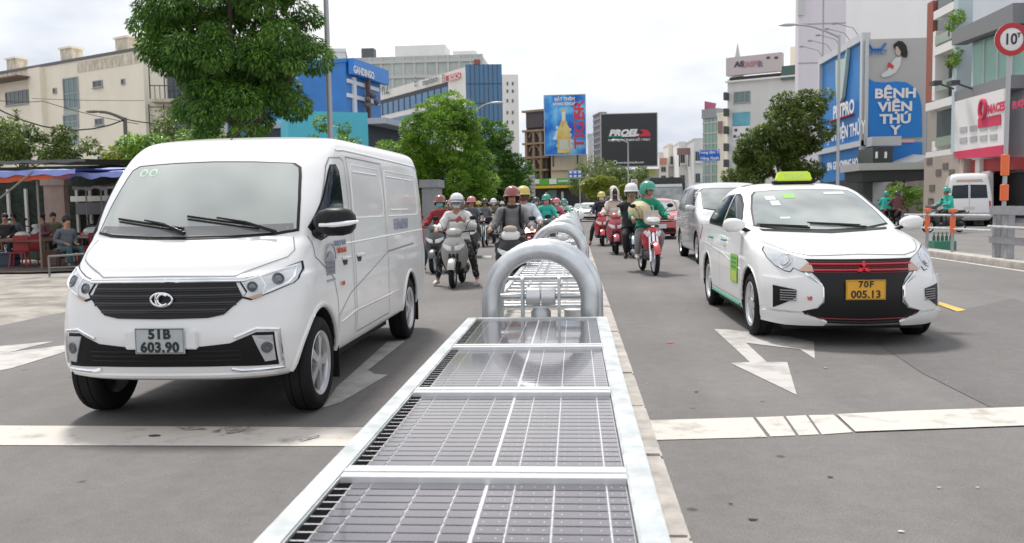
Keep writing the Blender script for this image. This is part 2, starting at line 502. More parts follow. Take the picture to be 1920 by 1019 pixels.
# ------------------------------------------------------------------ white panel van
def make_van():
    t = thing('panel_van', 'white panel van with black slatted grille, driving towards the camera on the left', 'van', (-2.68, 5.30, ZL))
    W = .86
    T = [ # z   yf    yr    w    cf   cr   nf  nr
        (.30, .22, 4.85, .70, .45, .25, 3.0, 5),
        (.34, .06, 4.93, .815, .50, .15, 2.9, 5),
        (.41, .015, 4.96, .85, .52, .15, 2.9, 5),
        (.60, .0, 4.97, .862, .52, .15, 2.9, 5),
        (.74, .02, 4.97, .862, .52, .15, 2.9, 5),
        (.85, .04, 4.97, .864, .53, .15, 2.8, 5),
        (.98, .07, 4.965, .862, .55, .15, 2.7, 5),
        (1.03, .12, 4.96, .858, .58, .15, 2.6, 5),
        (1.10, .19, 4.955, .855, .56, .15, 2.6, 5),
        (1.18, .31, 4.95, .852, .47, .15, 2.6, 5),
        (1.24, .42, 4.94, .848, .39, .15, 2.6, 5),
        (1.29, .48, 4.935, .846, .35, .15, 2.6, 5),
        (1.50, .65, 4.90, .838, .33, .14, 2.6, 5),
        (1.70, .83, 4.87, .824, .33, .14, 2.6, 5),
        (1.80, .93, 4.85, .812, .34, .14, 2.6, 5),
        (1.89, 1.04, 4.83, .796, .36, .16, 2.6, 5),
        (1.965, 1.18, 4.80, .768, .40, .2, 2.6, 4.5),
        (2.005, 1.38, 4.74, .71, .46, .25, 2.6, 4),
        (2.035, 1.72, 4.60, .58, .55, .3, 2.5, 3),
        (2.045, 2.30, 4.3, .34, .6, .3, 2.3, 2.5),
    ]
    wf, wr = .66, 3.98
    B = Body(T, [(wf, .34), (wr, .34)], .40, W, PAINT, sub=7, nq=22, ns=22, depth=.32, tilt=.035)
    body = bpy.data.objects.new('body', B.me); link(body, t)
    # windscreen with black rubber surround
    ws = [(-.735, 1.285), (-.6, 1.262), (-.3, 1.245), (0, 1.24), (.3, 1.245), (.6, 1.262), (.735, 1.285), (.705, 1.5), (.668, 1.69), (.65, 1.75), (.60, 1.782), (.3, 1.797), (0, 1.803), (-.3, 1.797), (-.60, 1.782), (-.65, 1.75), (-.668, 1.69), (-.705, 1.5)]
    B.patch('windscreen_seal', ws, 'f', BLKP, body, .005, .03)
    ws2 = [(x * .972, 1.53 + (z - 1.53) * .95) for x, z in ws]
    WG = mat('van windscreen glass', (.28, .31, .295), .07, coat=1.0, spec=.9, vscale=1.1, col2=(.46, .49, .47), detail=2)  # sky reflection is put into the pale mottled base colour; glass is opaque
    g = B.patch('windscreen', ws2, 'f', WG, body, .011, .03)
    cow = [(-.70, 1.29), (-.3, 1.262), (.3, 1.262), (.70, 1.29), (.69, 1.335), (.3, 1.325), (-.3, 1.325), (-.69, 1.335)]
    B.patch('cowl_band', cow, 'f', mat('grey dashboard band', (.16, .165, .17), .12, coat=.8), body, .012, .07)
    for i, x in enumerate((-.52, -.44)):        # two round green-white inspection stickers
        st = [(x + .034 * math.cos(a * PI / 6), 1.72 + .03 * math.sin(a * PI / 6)) for a in range(12)]
        B.patch('inspection_sticker', st, 'f', M('pale green sticker', .55, .72, .62), body, .0125, .05, skirt=0)
        st = [(x + .02 * math.cos(a * PI / 6), 1.72 + .017 * math.sin(a * PI / 6)) for a in range(12)]
        B.patch('sticker_centre', st, 'f', M('sticker pale grey', .36, .42, .38), body, .0145, .05, skirt=0)
    # wipers
    for (x0, z0, x1, z1, xa, za) in ((-.02, 1.262, -.50, 1.375, -.02, 1.30), (.60, 1.262, .02, 1.385, .55, 1.31)):
        b = MB()
        def H(x, z, o):
            h, n = B.hit('f', x, z); return h + n * o
        b.tube([H(x0, z0, .03), H((x0 + x1) / 2 + .08, (z0 + z1) / 2 + .0, .05), H(x1 + .16, z1 - .02, .04)], [.014, .010, .007], 6)
        P = [H(x1 - .06 + .52 * i / 8, z1 + .0 - .075 * i / 8, .028) for i in range(9)]
        b.tube(P, .009, 6)
        P = [H(x1 - .06 + .52 * i / 8, z1 - .012 - .075 * i / 8, .016) for i in range(9)]
        b.tube(P, .006, 6)
        b.build('wiper', BLKP, body, True)
    # bonnet shut lines
    b = MB()
    B.ribbon([(-.72, 1.115), (-.5, 1.03), (-.45, 1.008), (0, 1.013), (.45, 1.008), (.5, 1.03), (.72, 1.115)], .007, 'f', mb=b)
    for sg in (-1, 1):
        B.ribbon([(sg * .72, 1.115), (sg * .745, 1.16), (sg * .71, 1.245)], .006, 'f', mb=b)
    b.build('bonnet_gap', GAP, body)
    # grille
    gr = [(-.455, .985), (.455, .985), (.515, .87), (.40, .765), (.30, .745), (0, .74), (-.30, .745), (-.40, .765), (-.515, .87)]
    B.patch('grille', gr, 'f', mat('gloss black grille', (.007, .007, .008), .35, spec=.3), body, .008)
    gb = MB()
    for z, xx in ((.932, .475), (.887, .505), (.84, .475), (.795, .42)):
        B.pipe([(-xx, z), (xx, z)], .0085, 'f', off=.012, mb=gb)
        B.pipe([(-xx, z - .012), (xx, z - .012)], .006, 'f', off=.009, mb=gb)
    gb.build('grille_slats', M('dark chrome slat', .055, .055, .06, rough=.35, metal=.6), body, True)
    b = MB()
    for z, r in ((.992, .013), (.978, .010)): B.pipe([(-.52, z - .004), (-.3, z), (.3, z), (.52, z - .004)], r, 'f', off=.008, mb=b)
    b.build('grille_chrome_strip', CHROME, body, True)
    # emblem: oval ring with inner curved letters
    em = MB(); cz = .868
    h0, n0 = B.hit('f', 0, cz); y0 = h0.y - .028
    em.tube([(.072 * math.cos(a * PI / 16), y0 + abs(math.cos(a * PI / 16)) * .004, cz + .043 * math.sin(a * PI / 16)) for a in range(32)], .0075, 6, closed=True)
    em.tube([(.012 + .036 * math.cos(R(a)), y0 - .003, cz + .036 * math.sin(R(a))) for a in range(45, 316, 15)], .008, 6)
    em.tube([(-.018 - .02 * math.cos(R(a)), y0 - .002, cz + .041 * math.sin(R(a))) for a in range(-80, 81, 20)], .006, 6)
    em.build('emblem', CHROME, body, True)
    # headlamps
    for sg in (-1, 1):
        hl = [(.475, .985), (.60, 1.012), (.72, 1.05), (.80, 1.085), (.815, 1.03), (.81, .97), (.79, .945), (.68, .895), (.56, .85), (.51, .865), (.53, .90)]
        p = [(sg * x, z) for x, z in hl]
        if sg < 0: p = p[::-1]
        lamp = B.patch('headlight', p, 'f', BLKP, t, .004, .04)
        q = [(sg * (.655 + (x - .655) * .93), .96 + (z - .96) * .9) for x, z in hl]
        if sg < 0: q = q[::-1]
        B.patch('lens', q, 'f', LENS, lamp, .010, .03)
        b = MB()
        B.pipe([(sg * x, z) for x, z in ((.60, .995), (.70, 1.03), (.775, 1.055), (.785, .985), (.76, .95), (.68, .91), (.625, .885), (.64, .94), (.60, .995))], .009, 'f', off=.010, mb=b)
        B.pipe([(sg * x, z) for x, z in ((.50, .972), (.60, .995))], .007, 'f', off=.010, mb=b)
        b.build('light_guide', M('white light guide', .88, .9, .92, rough=.2), lamp, True)
        for cx, czz, rr in ((.565, .935, .036), (.705, .978, .042)):
            h, n = B.hit('f', sg * cx, czz)
            b = MB(); b.T = Matrix.Translation(h + n * .011) @ n.to_track_quat('Z', 'Y').to_matrix().to_4x4()
            b.lathe([(rr, -.005), (rr, .004), (rr * .8, .006), (rr * .75, -.001), (rr * .5, .006), (0, .010)], n=20)
            b.build('projector', M('projector lens', .16, .17, .19, rough=.08, metal=.6), lamp, True)
        amb = [(sg * x, z) for x, z in ((.54, .868), (.60, .885), (.66, .905), (.62, .872), (.57, .856))]
        if sg < 0: amb = amb[::-1]
        B.patch('indicator', amb, 'f', M('amber lamp', .5, .32, .22, rough=.2), lamp, .014, .03)
    # bumper: black mouth, fog lamps, chrome brackets
    mouth = [(-.70, .64), (-.60, .645), (-.44, .58), (-.25, .562), (.25, .562), (.44, .58), (.60, .645), (.70, .64), (.715, .42), (.55, .425), (.42, .43), (-.42, .43), (-.55, .425), (-.715, .42)]
    B.patch('bumper_mouth', mouth, 'f', mat('satin black intake', (.006, .006, .007), .5, spec=.25), body, .005)
    tr = MB()
    for z in (.47, .50, .53): B.pipe([(-.5, z), (.5, z)], .004, 'f', off=.006, mb=tr)
    tr.build('intake_bars', BLKP, body, True)
    for sg in (-1, 1):
        b = MB()
        B.pipe([(sg * .47, .615), (sg * .60, .668), (sg * .725, .655), (sg * .738, .40), (sg * .50, .398), (sg * .44, .412)], .012, 'f', off=.004, mb=b)
        b.build('fog_lamp_bracket', CHROME, body, True)
        fp = [(sg * x, z) for x, z in ((.575, .625), (.69, .62), (.70, .455), (.64, .45))]
        if sg < 0: fp = fp[::-1]
        fl = B.patch('fog_lamp', fp, 'f', LENS, body, .012, .04)
        h, n = B.hit('f', sg * .655, .545)
        b = MB(); b.T = Matrix.Translation(h + n * .012) @ n.to_track_quat('Z', 'Y').to_matrix().to_4x4()
        b.lathe([(.038, 0), (.038, .008), (.03, .01), (.0, .003)], n=18)
        b.build('bulb', M('projector lens', .16, .17, .19), fl, True)
    # lower bumper lip
    b = MB(); B.pipe([(-.70, .372), (-.4, .366), (.4, .366), (.70, .372)], .022, 'f', off=-.008, mb=b); b.build('bumper_lip', PAINT, body, True)
    # plate
    yp = B.hit('f', 0, .60)[0].y
    pl = MB(); pl.box(-.24, .24, yp - .022, yp + .03, .548, .665); pl.build('plate_bracket', PAINT, body, bevel=.008)
    pl = MB(); pl.box(-.165, .165, yp - .034, yp - .024, .522, .690)
    pm = pl.build('number_plate', mat('number plate grey', (.42, .46, .47), .45, var=.06, vscale=12), t, bevel=.002)
    INK = M('plate black ink', .02, .02, .02, rough=.6)
    text('plate_text', '51B', .088, INK, pm, (0, yp - .036, .648), bold=.0035, sp=1.12)
    text('plate_text', '603.90', .088, INK, pm, (0, yp - .036, .563), bold=.0035, sp=1.08)
    rimp = MB(); rimp.tube([(-.158, yp - .035, .529), (.158, yp - .035, .529), (.158, yp - .035, .683), (-.158, yp - .035, .683)], .0022, 4, closed=True); rimp.build('plate_rim', INK, pm)
    # side glass, mirror, handles, seams
    for sg in (1, -1):
        sw = [(.66, 1.31), (.67, 1.23), (.74, 1.21), (1.36, 1.30), (1.38, 1.35), (1.35, 1.74), (1.29, 1.785), (1.16, 1.775), (1.09, 1.72), (.87, 1.50)]
        if sg < 0: sw = sw[::-1]
        B.patch('door_window_seal', sw, 's', BLKP, body, .005, .03, sg)
        q = [(1.06 + (y - 1.06) * .93, 1.53 + (z - 1.53) * .93) for y, z in sw]
        B.patch('door_window', q, 's', GLASSD, body, .013, .035, sg)
        b = MB()
        B.ribbon([(.62, 1.25), (.60, 1.10), (.98, .92), (1.08, .74), (1.08, .42)], .008, 's', sgn=sg, mb=b)
        B.ribbon([(1.20, 1.83), (1.46, 1.845), (1.53, 1.82), (1.56, .42)], .008, 's', sgn=sg, mb=b)
        B.ribbon([(1.62, 1.86), (1.62, .42), (2.85, .42), (2.85, 1.86), (1.62, 1.86)], .008, 's', sgn=sg, mb=b)
        B.ribbon([(.80, 1.42), (1.10, 1.76), (1.20, 1.83)], .008, 's', sgn=sg, mb=b)
        B.ribbon([(2.85, 1.02), (4.2, 1.04)], .016, 's', sgn=sg, mb=b)
        B.ribbon([(1.1, .62), (1.45, .76), (2.85, 1.02)], .006, 's', sgn=sg, mb=b)
        B.ribbon([(4.72, 1.84), (4.72, .6)], .007, 's', sgn=sg, mb=b)
        b.build('door_gaps', GAP, body)
        b = MB(); B.pipe([(1.38, 1.90), (1.6, 1.915), (4.6, 1.915), (4.70, 1.88)], .012, 's', sg, mb=b)      # roof gutter
        b.build('roof_gutter', PAINT, body, True)
        b = MB()
        for y0, y1 in ((1.68, 2.78), (2.92, 4.55)):
            for off in ((0),):
                B.pipe([(y0 + .05, 1.36), (y0, 1.42), (y0 + .02, 1.74), (y0 + .07, 1.80), (y1 - .08, 1.80), (y1 - .02, 1.74), (y1 + .03, 1.42), (y1 - .03, 1.36)], .013, 's', sg, closed=True, off=-.008, mb=b)
        B.pipe([(1.75, 1.745), (2.6, 1.745)], .01, 's', sg, mb=b)
        B.pipe([(3.0, 1.745), (3.8, 1.745)], .01, 's', sg, mb=b); B.pipe([(3.9, 1.745), (4.4, 1.745)], .01, 's', sg, mb=b)
        B.pipe([(3.1, 1.42), (4.0, 1.42)], .01, 's', sg, mb=b)
        B.pipe([(1.16, .56), (1.6, .60), (3.3, .60)], .013, 's', sg, off=-.004, mb=b)
        B.pipe([(1.1, 1.16), (4.8, 1.18)], .010, 's', sg, off=-.004, mb=b)
        b.build('side_pressings', PAINT, body, True)
        b = MB()
        B.pipe([(wf + .415 * math.cos(R(a)), .34 + .415 * math.sin(R(a))) for a in range(2, 186, 8)], .022, 's', sg, off=-.008, mb=b, n=8)
        b.build('wheel_arch_lip', PAINT, body, True)
        b = MB(); B.pipe([(wr + .415 * math.cos(R(a)), .34 + .415 * math.sin(R(a))) for a in range(2, 186, 8)], .022, 's', sg, off=-.008, mb=b, n=8)
        b.build('wheel_arch_lip', PAINT, body, True)
        b = MB(); B.pipe([(1.10, .37), (3.5, .37)], .03, 's', sg, off=-.03, mb=b); b.build('sill', PAINT, body, True)
        for hy in (1.32, 1.76):
            h, n = B.hit('s', hy, 1.05, sg)
            b = MB(); x = h.x
            b.prism([(hy - .075, 1.045), (hy + .075, 1.045), (hy + .05, .995), (hy - .05, .995)], x - sg * .02, x + sg * .006, 'x')
            b.build('handle_recess', BLKP, body)
            b = MB(); b.tube([(x, hy - .075, 1.05), (x + sg * .03, hy - .05, 1.053), (x + sg * .034, hy, 1.055), (x + sg * .03, hy + .05, 1.053), (x, hy + .075, 1.05)], .014, 8)
            b.build('door_handle', PAINT, body, True)
        # mud flaps
        b = MB(); b.box(sg * .66 if sg > 0 else -.86, sg * .86 if sg > 0 else -.66, wf + .405, wf + .417, .15, .42); b.build('mud_flap', RUB, body)
        b = MB(); b.box(sg * .66 if sg > 0 else -.86, sg * .86 if sg > 0 else -.66, wr + .405, wr + .417, .15, .42); b.build('mud_flap', RUB, body)
        if sg < 0: continue
        # mirror
        mr = MB(); x = .86
        rr = []
        for i, (dx, hw, hz, yy) in enumerate(((.05, .03, .035, 0), (.09, .07, .075, -.005), (.17, .10, .10, -.01), (.27, .10, .10, 0), (.33, .085, .085, .01), (.36, .05, .05, .02), (.365, .01, .01, .02))):
            rr.append([(sg * (x - .075 + dx * .92), .66 + yy + hw * .9 * (abs(math.cos(a)) ** .7) * (1 if math.cos(a) > 0 else -1), 1.345 + hz * (abs(math.sin(a)) ** .7) * (1 if math.sin(a) > 0 else -1)) for a in [2 * PI * k / 20 for k in range(20)]])
        mr.rings(rr)
        m_ = mr.build('wing_mirror', BLKP, t, True, 60)
        b = MB(); b.tube([(sg * .82, .68, 1.26), (sg * .88, .66, 1.285), (sg * .93, .66, 1.32)], .028, 10); b.build('mirror_arm', BLKP, m_, True)
        b = MB(); b.tube([(sg * (.86 + .03 + .0), .572, 1.325), (sg * 1.0, .562, 1.325), (sg * 1.10, .57, 1.335), (sg * 1.155, .63, 1.345)], [.012, .017, .017, .010], 8)
        b.build('mirror_indicator', M('white light guide', .88, .9, .92), m_, True)
    # lettering and stickers of the visible side
    def side_text(nm, s, size, m, y, z, **k):
        h, n = B.hit('s', y, z, 1)
        return text(nm, s, size, m, body, (h.x + .012, y, z), facing=(1, 0, 0), **k)
    side_text('door_text', 'THACO VAN', .055, M('blue grey lettering', .25, .28, .38), 1.18, 1.175, bold=.001)
    side_text('door_text', 'TẢI 945 KG', .05, M('red lettering', .55, .10, .06), 1.22, 1.115, bold=.002)
    side_text('side_number', '51B-603.90', .15, M('blue grey lettering', .25, .28, .38), 3.55, 1.27, bold=.003, sx=1.0)
    side_text('small_text', 'CAR', .04, M('red lettering', .5, .1, .06), 1.2, .86, bold=.002)
    cr_ = MB(); h, n = B.hit('s', .90, 1.02, 1); X = h.x + .014
    G = M('grey crest ink', .32, .34, .37)
    for z, wd in ((.955, .10), (.985, .10), (1.015, .11), (1.045, .11)):
        cr_.box(X - .01, X, .90 - wd, .90 + wd, z, z + .010)
    for yy in (-.09, -.045, 0, .045, .09): cr_.box(X - .01, X, .896 + yy, .904 + yy, .95, 1.055)
    cr_.prism([(.90 - .12, 1.065), (.90 + .12, 1.065), (.90, 1.13)], X - .01, X - .001, 'x')
    cr_.tube([(X - .004, .90 + .13 * math.cos(R(a)), 1.06 + .12 * math.sin(R(a))) for a in range(0, 181, 15)], .006, 5)
    cr_.box(X - .01, X, .80, 1.0, .905, .918)
    cr_.build('door_crest', G, body)
    # antenna, underside, exhaust
    b = MB(); b.lathe([(0, 0), (.022, 0), (.018, .022), (.008, .03), (0, .03)], (-.02, 1.27, 1.955), n=12); b.tube([(-.02, 1.27, 1.98), (.09, 1.50, 2.16), (.13, 1.58, 2.23)], [.004, .003, .0025], 5)
    b.build('antenna', BLKP, body, True)
    b = MB(); b.box(-.60, .60, .80, 4.80, .21, .33); b.box(-.70, .70, 1.15, 3.42, .23, .34); b.build('underbody', UNDER, t)  # second, wider box added to block light and deepen the shadow below
    for wy in (wf, wr):
        for sg in (-1, 1): wheel(t, sg * .755, wy, .335, .222, .19, sg, 5)
    # rear lamps and door line (seen only from the side)
    for sg in (-1, 1):
        tl = [(4.90, .95), (4.90, 1.45), (4.80, 1.40), (4.84, .98)]
        B.patch('tail_light', tl if sg > 0 else tl[::-1], 's', M('tail lamp red', .5, .02, .02, rough=.2), t, .006, .05, sg)
    return t
# ------------------------------------------------------------------ taxi saloon
def car_mirror(t, m, x, y, z, sg, s=1.0):
    b = MB(); rr = []
    for dx, hw, hz in ((.0, .03, .025), (.04, .065, .055), (.10, .085, .072), (.17, .08, .068), (.205, .055, .045), (.215, .01, .01)):
        rr.append([(sg * (x + dx * s), y + hw * s * .8 * (abs(math.cos(a)) ** .8) * (1 if math.cos(a) > 0 else -1), z + hz * s * (abs(math.sin(a)) ** .8) * (1 if math.sin(a) > 0 else -1)) for a in [2 * PI * k / 18 for k in range(18)]])
    b.rings(rr); o = b.build('wing_mirror', m, t, True, 60)
    b = MB(); b.tube([(sg * (x - .05), y, z - .07), (sg * (x + .03), y, z - .03)], .022, 8); b.build('mirror_arm', BLKP, o, True)
    return o

def make_taxi():
    t = thing('taxi', 'white taxi saloon with lime roof light, red-striped grille and yellow plate', 'taxi', (2.465, 7.47, ZR))
    W = .815
    T = [(.17, .20, 4.15, .68, .4, .3, 2.6, 4), (.205, .06, 4.24, .775, .62, .3, 2.3, 4), (.25, .015, 4.28, .805, .68, .3, 2.3, 4), (.40, 0, 4.30, .815, .72, .3, 2.3, 4),
         (.52, .01, 4.30, .818, .73, .3, 2.3, 4), (.62, .035, 4.29, .818, .75, .3, 2.25, 4), (.72, .07, 4.27, .816, .78, .3, 2.2, 4), (.78, .11, 4.26, .812, .80, .3, 2.2, 4),
         (.825, .19, 4.25, .806, .78, .3, 2.2, 4), (.865, .34, 4.24, .80, .72, .3, 2.3, 4), (.905, .58, 4.22, .795, .60, .3, 2.4, 4), (.945, .86, 4.18, .79, .50, .3, 2.6, 4),
         (.985, 1.13, 4.12, .785, .42, .3, 3, 4), (1.02, 1.25, 4.0, .782, .38, .4, 3.2, 3.5), (1.10, 1.42, 3.78, .758, .36, .45, 3.3, 3), (1.22, 1.68, 3.62, .715, .36, .5, 3.3, 3),
         (1.32, 1.90, 3.46, .672, .38, .5, 3.2, 3), (1.385, 2.06, 3.34, .636, .40, .5, 3.0, 3), (1.43, 2.20, 3.22, .59, .44, .5, 2.8, 2.8), (1.465, 2.38, 3.1, .51, .5, .5, 2.5, 2.6), (1.485, 2.62, 2.95, .36, .35, .2, 2.3, 2.3)]
    wf, wr, wr_ = .83, 3.38, .30
    B = Body(T, [(wf, .305), (wr, .305)], .355, W, PAINT, sub=7, nq=22, ns=22, depth=.27)
    body = bpy.data.objects.new('body', B.me); link(body, t)
    WG = mat('car windscreen glass', (.13, .155, .15), .06, coat=1.0, spec=.9, vscale=1.6, col2=(.30, .34, .325), detail=2)
    ws = [(-.665, 1.03), (-.4, .99), (0, .975), (.4, .99), (.665, 1.03), (.62, 1.2), (.55, 1.345), (.50, 1.385), (.3, 1.398), (0, 1.402), (-.3, 1.398), (-.50, 1.385), (-.55, 1.345), (-.62, 1.2)]
    B.patch('windscreen_seal', ws, 'f', BLKP, body, .004, .03)
    B.patch('windscreen', [(x * .968, 1.19 + (z - 1.19) * .95) for x, z in ws], 'f', WG, body, .010, .03)
    for nm, x0, x1, z0, z1, m in (('licence_sticker', -.43, -.33, 1.285, 1.325, M('white sticker', .6, .64, .62)), ('licence_sticker', -.40, -.31, 1.225, 1.275, M('white sticker', .6, .64, .62)),
                               ('licence_sticker', -.24, -.12, 1.30, 1.345, M('green sticker', .25, .55, .12)), ('licence_sticker', .20, .42, 1.335, 1.36, M('white sticker', .6, .64, .62)), ('licence_sticker', -.38, -.28, 1.09, 1.108, M('white sticker', .6, .64, .62))):
        B.patch(nm, [(x0, z0), (x1, z0), (x1, z1), (x0, z1)], 'f', m, body, .0125, .03, skirt=0)
    for x0, z0, x1, z1 in ((-.15, .995, -.60, 1.03), (.40, .995, -.12, 1.04)):
        b = MB()
        B.pipe([(x0, z0), (x1, z1)], .009, 'f', off=.02, mb=b); B.pipe([((x0 + x1) / 2 + .22, (z0 + z1) / 2 + .004), (x1 - .02, z1 + .012)], .007, 'f', off=.012, mb=b)
        b.build('wiper', BLKP, body, True)
    cow = [(-.60, .985), (0, .96), (.60, .985), (.62, 1.005), (0, .978), (-.62, 1.005)]
    B.patch('cowl', cow, 'f', BLKP, body, .004, .06)
    b = MB()
    B.ribbon([(-.70, .90), (-.55, .82), (-.40, .793), (0, .806), (.40, .793), (.55, .82), (.70, .90)], .006, 'f', mb=b)
    b.build('bonnet_gap', GAP, body)
    # black centre with red striped grille
    BG = mat('gloss black grille', (.007, .007, .008), .35, spec=.3)
    blk = [(-.46, .765), (.46, .765), (.42, .66), (.36, .59), (.325, .53), (.325, .40), (.38, .345), (.50, .315), (.44, .26), (.30, .235), (-.30, .235), (-.44, .26), (-.50, .315), (-.38, .345), (-.325, .40), (-.325, .53), (-.36, .59), (-.42, .66)]
    B.patch('grille', blk, 'f', BG, body, .004, .05)
    RED = mat('red grille strip', (.48, .02, .035), .25, coat=.5)
    b = MB(); B.pipe([(-.425, .722), (.425, .722)], .010, 'f', off=.008, mb=b); b.build('grille_strip', RED, body, True)
    b = MB(); B.pipe([(-.40, .672), (.40, .672)], .010, 'f', off=.008, mb=b); b.build('grille_strip', RED, body, True)
    b = MB()
    for z in (.705, .69, .65, .74): B.pipe([(-.41, z), (.41, z)], .004, 'f', off=.005, mb=b)
    b.build('grille_bars', M('dark red slat', .16, .01, .015, rough=.3), body, True)
    b = MB(); B.pipe([(-.46, .300), (-.40, .262), (0, .252), (.40, .262), (.46, .300)], .006, 'f', off=.006, mb=b); b.build('lower_strip', M('dark red slat', .16, .01, .015), body, True)
    b = MB(); B.pipe([(-.46, .235), (0, .222), (.46, .235)], .016, 'f', off=.0, mb=b); b.build('splitter', BLKP, body, True)
    # three lozenge emblem
    em = MB(); y0 = B.hit('f', 0, .69)[0].y - .03; ez = .694
    for k in range(3):
        a = R(90 + 120 * k); u = Vector((math.cos(a), math.sin(a))); v = Vector((-u.y, u.x))
        s_ = .030
        pts = [Vector((0, 0)), u * s_ + v * s_ * .58, u * s_ * 2, u * s_ - v * s_ * .58]
        em.prism([(p.x, ez + p.y) for p in pts], y0, y0 + .02, 'y')
    em.build('emblem', mat('bright red emblem', (.75, .03, .06), .2, coat=.6), body)
    # bumper fangs, vents, lower lips, chrome edges
    for sg in (-1, 1):
        f = lambda P: [(sg * x, z) for x, z in P] if sg > 0 else [(sg * x, z) for x, z in P][::-1]
        B.patch('bumper_fang', f([(.76, .60), (.62, .585), (.47, .61), (.345, .545), (.33, .52), (.33, .415), (.37, .36), (.50, .315), (.70, .318), (.76, .36)]), 'f', PAINT, body, .022, .05, skirt=.03)
        B.patch('side_vent', f([(.69, .53), (.53, .50), (.535, .43), (.69, .335)]), 'f', BG, body, .028, .04, skirt=.02)
        b = MB()
        for z in (.41, .43, .45, .47, .49): B.pipe([(sg * .53, z), (sg * .64, z)], .005, 'f', off=.032, mb=b)
        b.build('vent_bars', M('grey vent bars', .25, .25, .26), body, True)
        b = MB(); B.pipe([(sg * .455, .645), (sg * .40, .60), (sg * .345, .55), (sg * .332, .52), (sg * .332, .42), (sg * .37, .365)], .011, 'f', off=.016, mb=b); b.build('chrome_edge', CHROME, body, True)
        B.patch('bumper_lip', f([(.76, .30), (.60, .30), (.45, .285), (.30, .235), (.32, .215), (.60, .205), (.76, .22)]), 'f', PAINT, body, .028, .05, skirt=.03)
        hl = [(.385, .65), (.40, .71), (.45, .765), (.57, .815), (.67, .85), (.715, .86), (.735, .83), (.72, .765), (.675, .70), (.61, .655), (.57, .648), (.545, .685), (.48, .65)]
        lamp = B.patch('headlight', f(hl), 'f', BLKP, t, .003, .04)
        q = [(.565 + (x - .565) * .95, .745 + (z - .745) * .93) for x, z in hl]
        B.patch('lens', f(q), 'f', LENS, lamp, .009, .03)
        h, n = B.hit('f', sg * .60, .745)
        b = MB(); b.T = Matrix.Translation(h + n * .010) @ n.to_track_quat('Z', 'Y').to_matrix().to_4x4()
        b.lathe([(.075, -.004), (.07, .004), (.05, -.002), (.045, .008), (.0, .02)], n=22); b.build('reflector', LAMP, lamp, True)
        B.patch('indicator', f([(.395, .66), (.43, .735), (.475, .695), (.505, .665), (.475, .657)]), 'f', M('pale orange indicator', .55, .35, .28, rough=.15), lamp, .013, .03)
    yp = B.hit('f', 0, .47)[0].y
    b = MB(); b.box(-.165, .165, yp - .03, yp - .02, .425, .595)
    pm = b.build('number_plate', mat('number plate yellow', (.70, .36, .03), .45, var=.05, vscale=12), t, bevel=.002)
    INK = M('plate black ink', .02, .02, .02, rough=.6)
    text('plate_text', '70F', .075, INK, pm, (0, yp - .032, .556), bold=.002, sp=1.2)
    text('plate_text', '005.13', .088, INK, pm, (0, yp - .032, .470), bold=.002, sp=1.05)
    b = MB(); b.tube([(-.158, yp - .031, .432), (.158, yp - .031, .432), (.158, yp - .031, .588), (-.158, yp - .031, .588)], .002, 4, closed=True); b.build('plate_rim', INK, pm)
    text('bumper_sticker', 'VN', .045, M('red lettering', .55, .10, .06), body, (-.435, B.hit('f', -.435, .43)[0].y - .026, .43), bold=.003)
    for sg in (1, -1):
        st = .03
        fr = [(1.48, 1.035), (1.62, 1.12), (1.88, 1.25), (2.10, 1.335), (2.22, 1.368), (2.34, 1.365), (2.36, 1.00), (1.52, .99)]
        rr_ = [(2.42, 1.365), (2.70, 1.355), (2.95, 1.325), (3.22, 1.235), (3.42, 1.12), (3.46, 1.06), (3.38, 1.02), (2.44, 1.0)]
        for nm, p in (('front_window', fr), ('rear_window', rr_)):
            cx = sum(a for a, b_ in p) / len(p); cz = sum(b_ for a, b_ in p) / len(p)
            pp = p if sg < 0 else p[::-1]
            B.patch(nm + '_seal', pp, 's', BLKP, body, .004, st, sg)
            o = B.patch(nm, [(cx + (a - cx) * .93, cz + (c - cz) * .87) for a, c in pp], 's', GLASSD, body, .009, st, sg)
        b = MB()
        B.ribbon([(1.30, 1.02), (1.22, .80), (1.25, .30)], .006, 's', sgn=sg, mb=b); B.ribbon([(2.40, 1.40), (2.40, .98), (2.42, .30)], .006, 's', sgn=sg, mb=b)
        B.ribbon([(3.46, 1.04), (3.38, .85), (3.15, .62), (3.0, .30)], .006, 's', sgn=sg, mb=b); B.ribbon([(1.25, .29), (3.0, .29)], .006, 's', sgn=sg, mb=b)
        b.build('door_gaps', GAP, body)
        b = MB(); B.pipe([(1.2, .60), (2.2, .71), (3.6, .78)], .008, 's', sg, mb=b, off=-.003); b.build('waist_crease', PAINT, body, True)
        b = MB(); B.pipe([(1.26, .245), (2.96, .245)], .02, 's', sg, off=-.004, mb=b); b.build('sill_strip', M('green sill strip', .05, .33, .20, rough=.4), body, True)
        for hy in (2.16, 3.06):
            b = MB(); x = sg * abs(B.hit('s', hy, .86, sg)[0].x)
            b.tube([(x, hy - .07, .86), (x + sg * .03, hy - .045, .865), (x + sg * .03, hy + .05, .865), (x, hy + .07, .86)], .013, 8); b.build('door_handle', M('green door handle', .06, .32, .22, rough=.4), body, True)
        for wy in (wf, wr):
            b = MB(); B.pipe([(wy + .365 * math.cos(R(a)), .305 + .365 * math.sin(R(a))) for a in range(0, 181, 8)], .014, 's', sg, off=-.007, mb=b, n=8); b.build('wheel_arch_lip', PAINT, body, True)
            wheel(t, sg * .715, wy, .30, .205, .18, sg, 8)
        car_mirror(t, PAINT, .76, 1.30, 1.045, sg, 1.0)
        tl = [(4.02, .80), (4.25, .82), (4.25, .98), (3.95, .99)]
        B.patch('tail_light', tl, 's', M('tail lamp red', .5, .02, .02, rough=.2), t, .006, .05, sg)
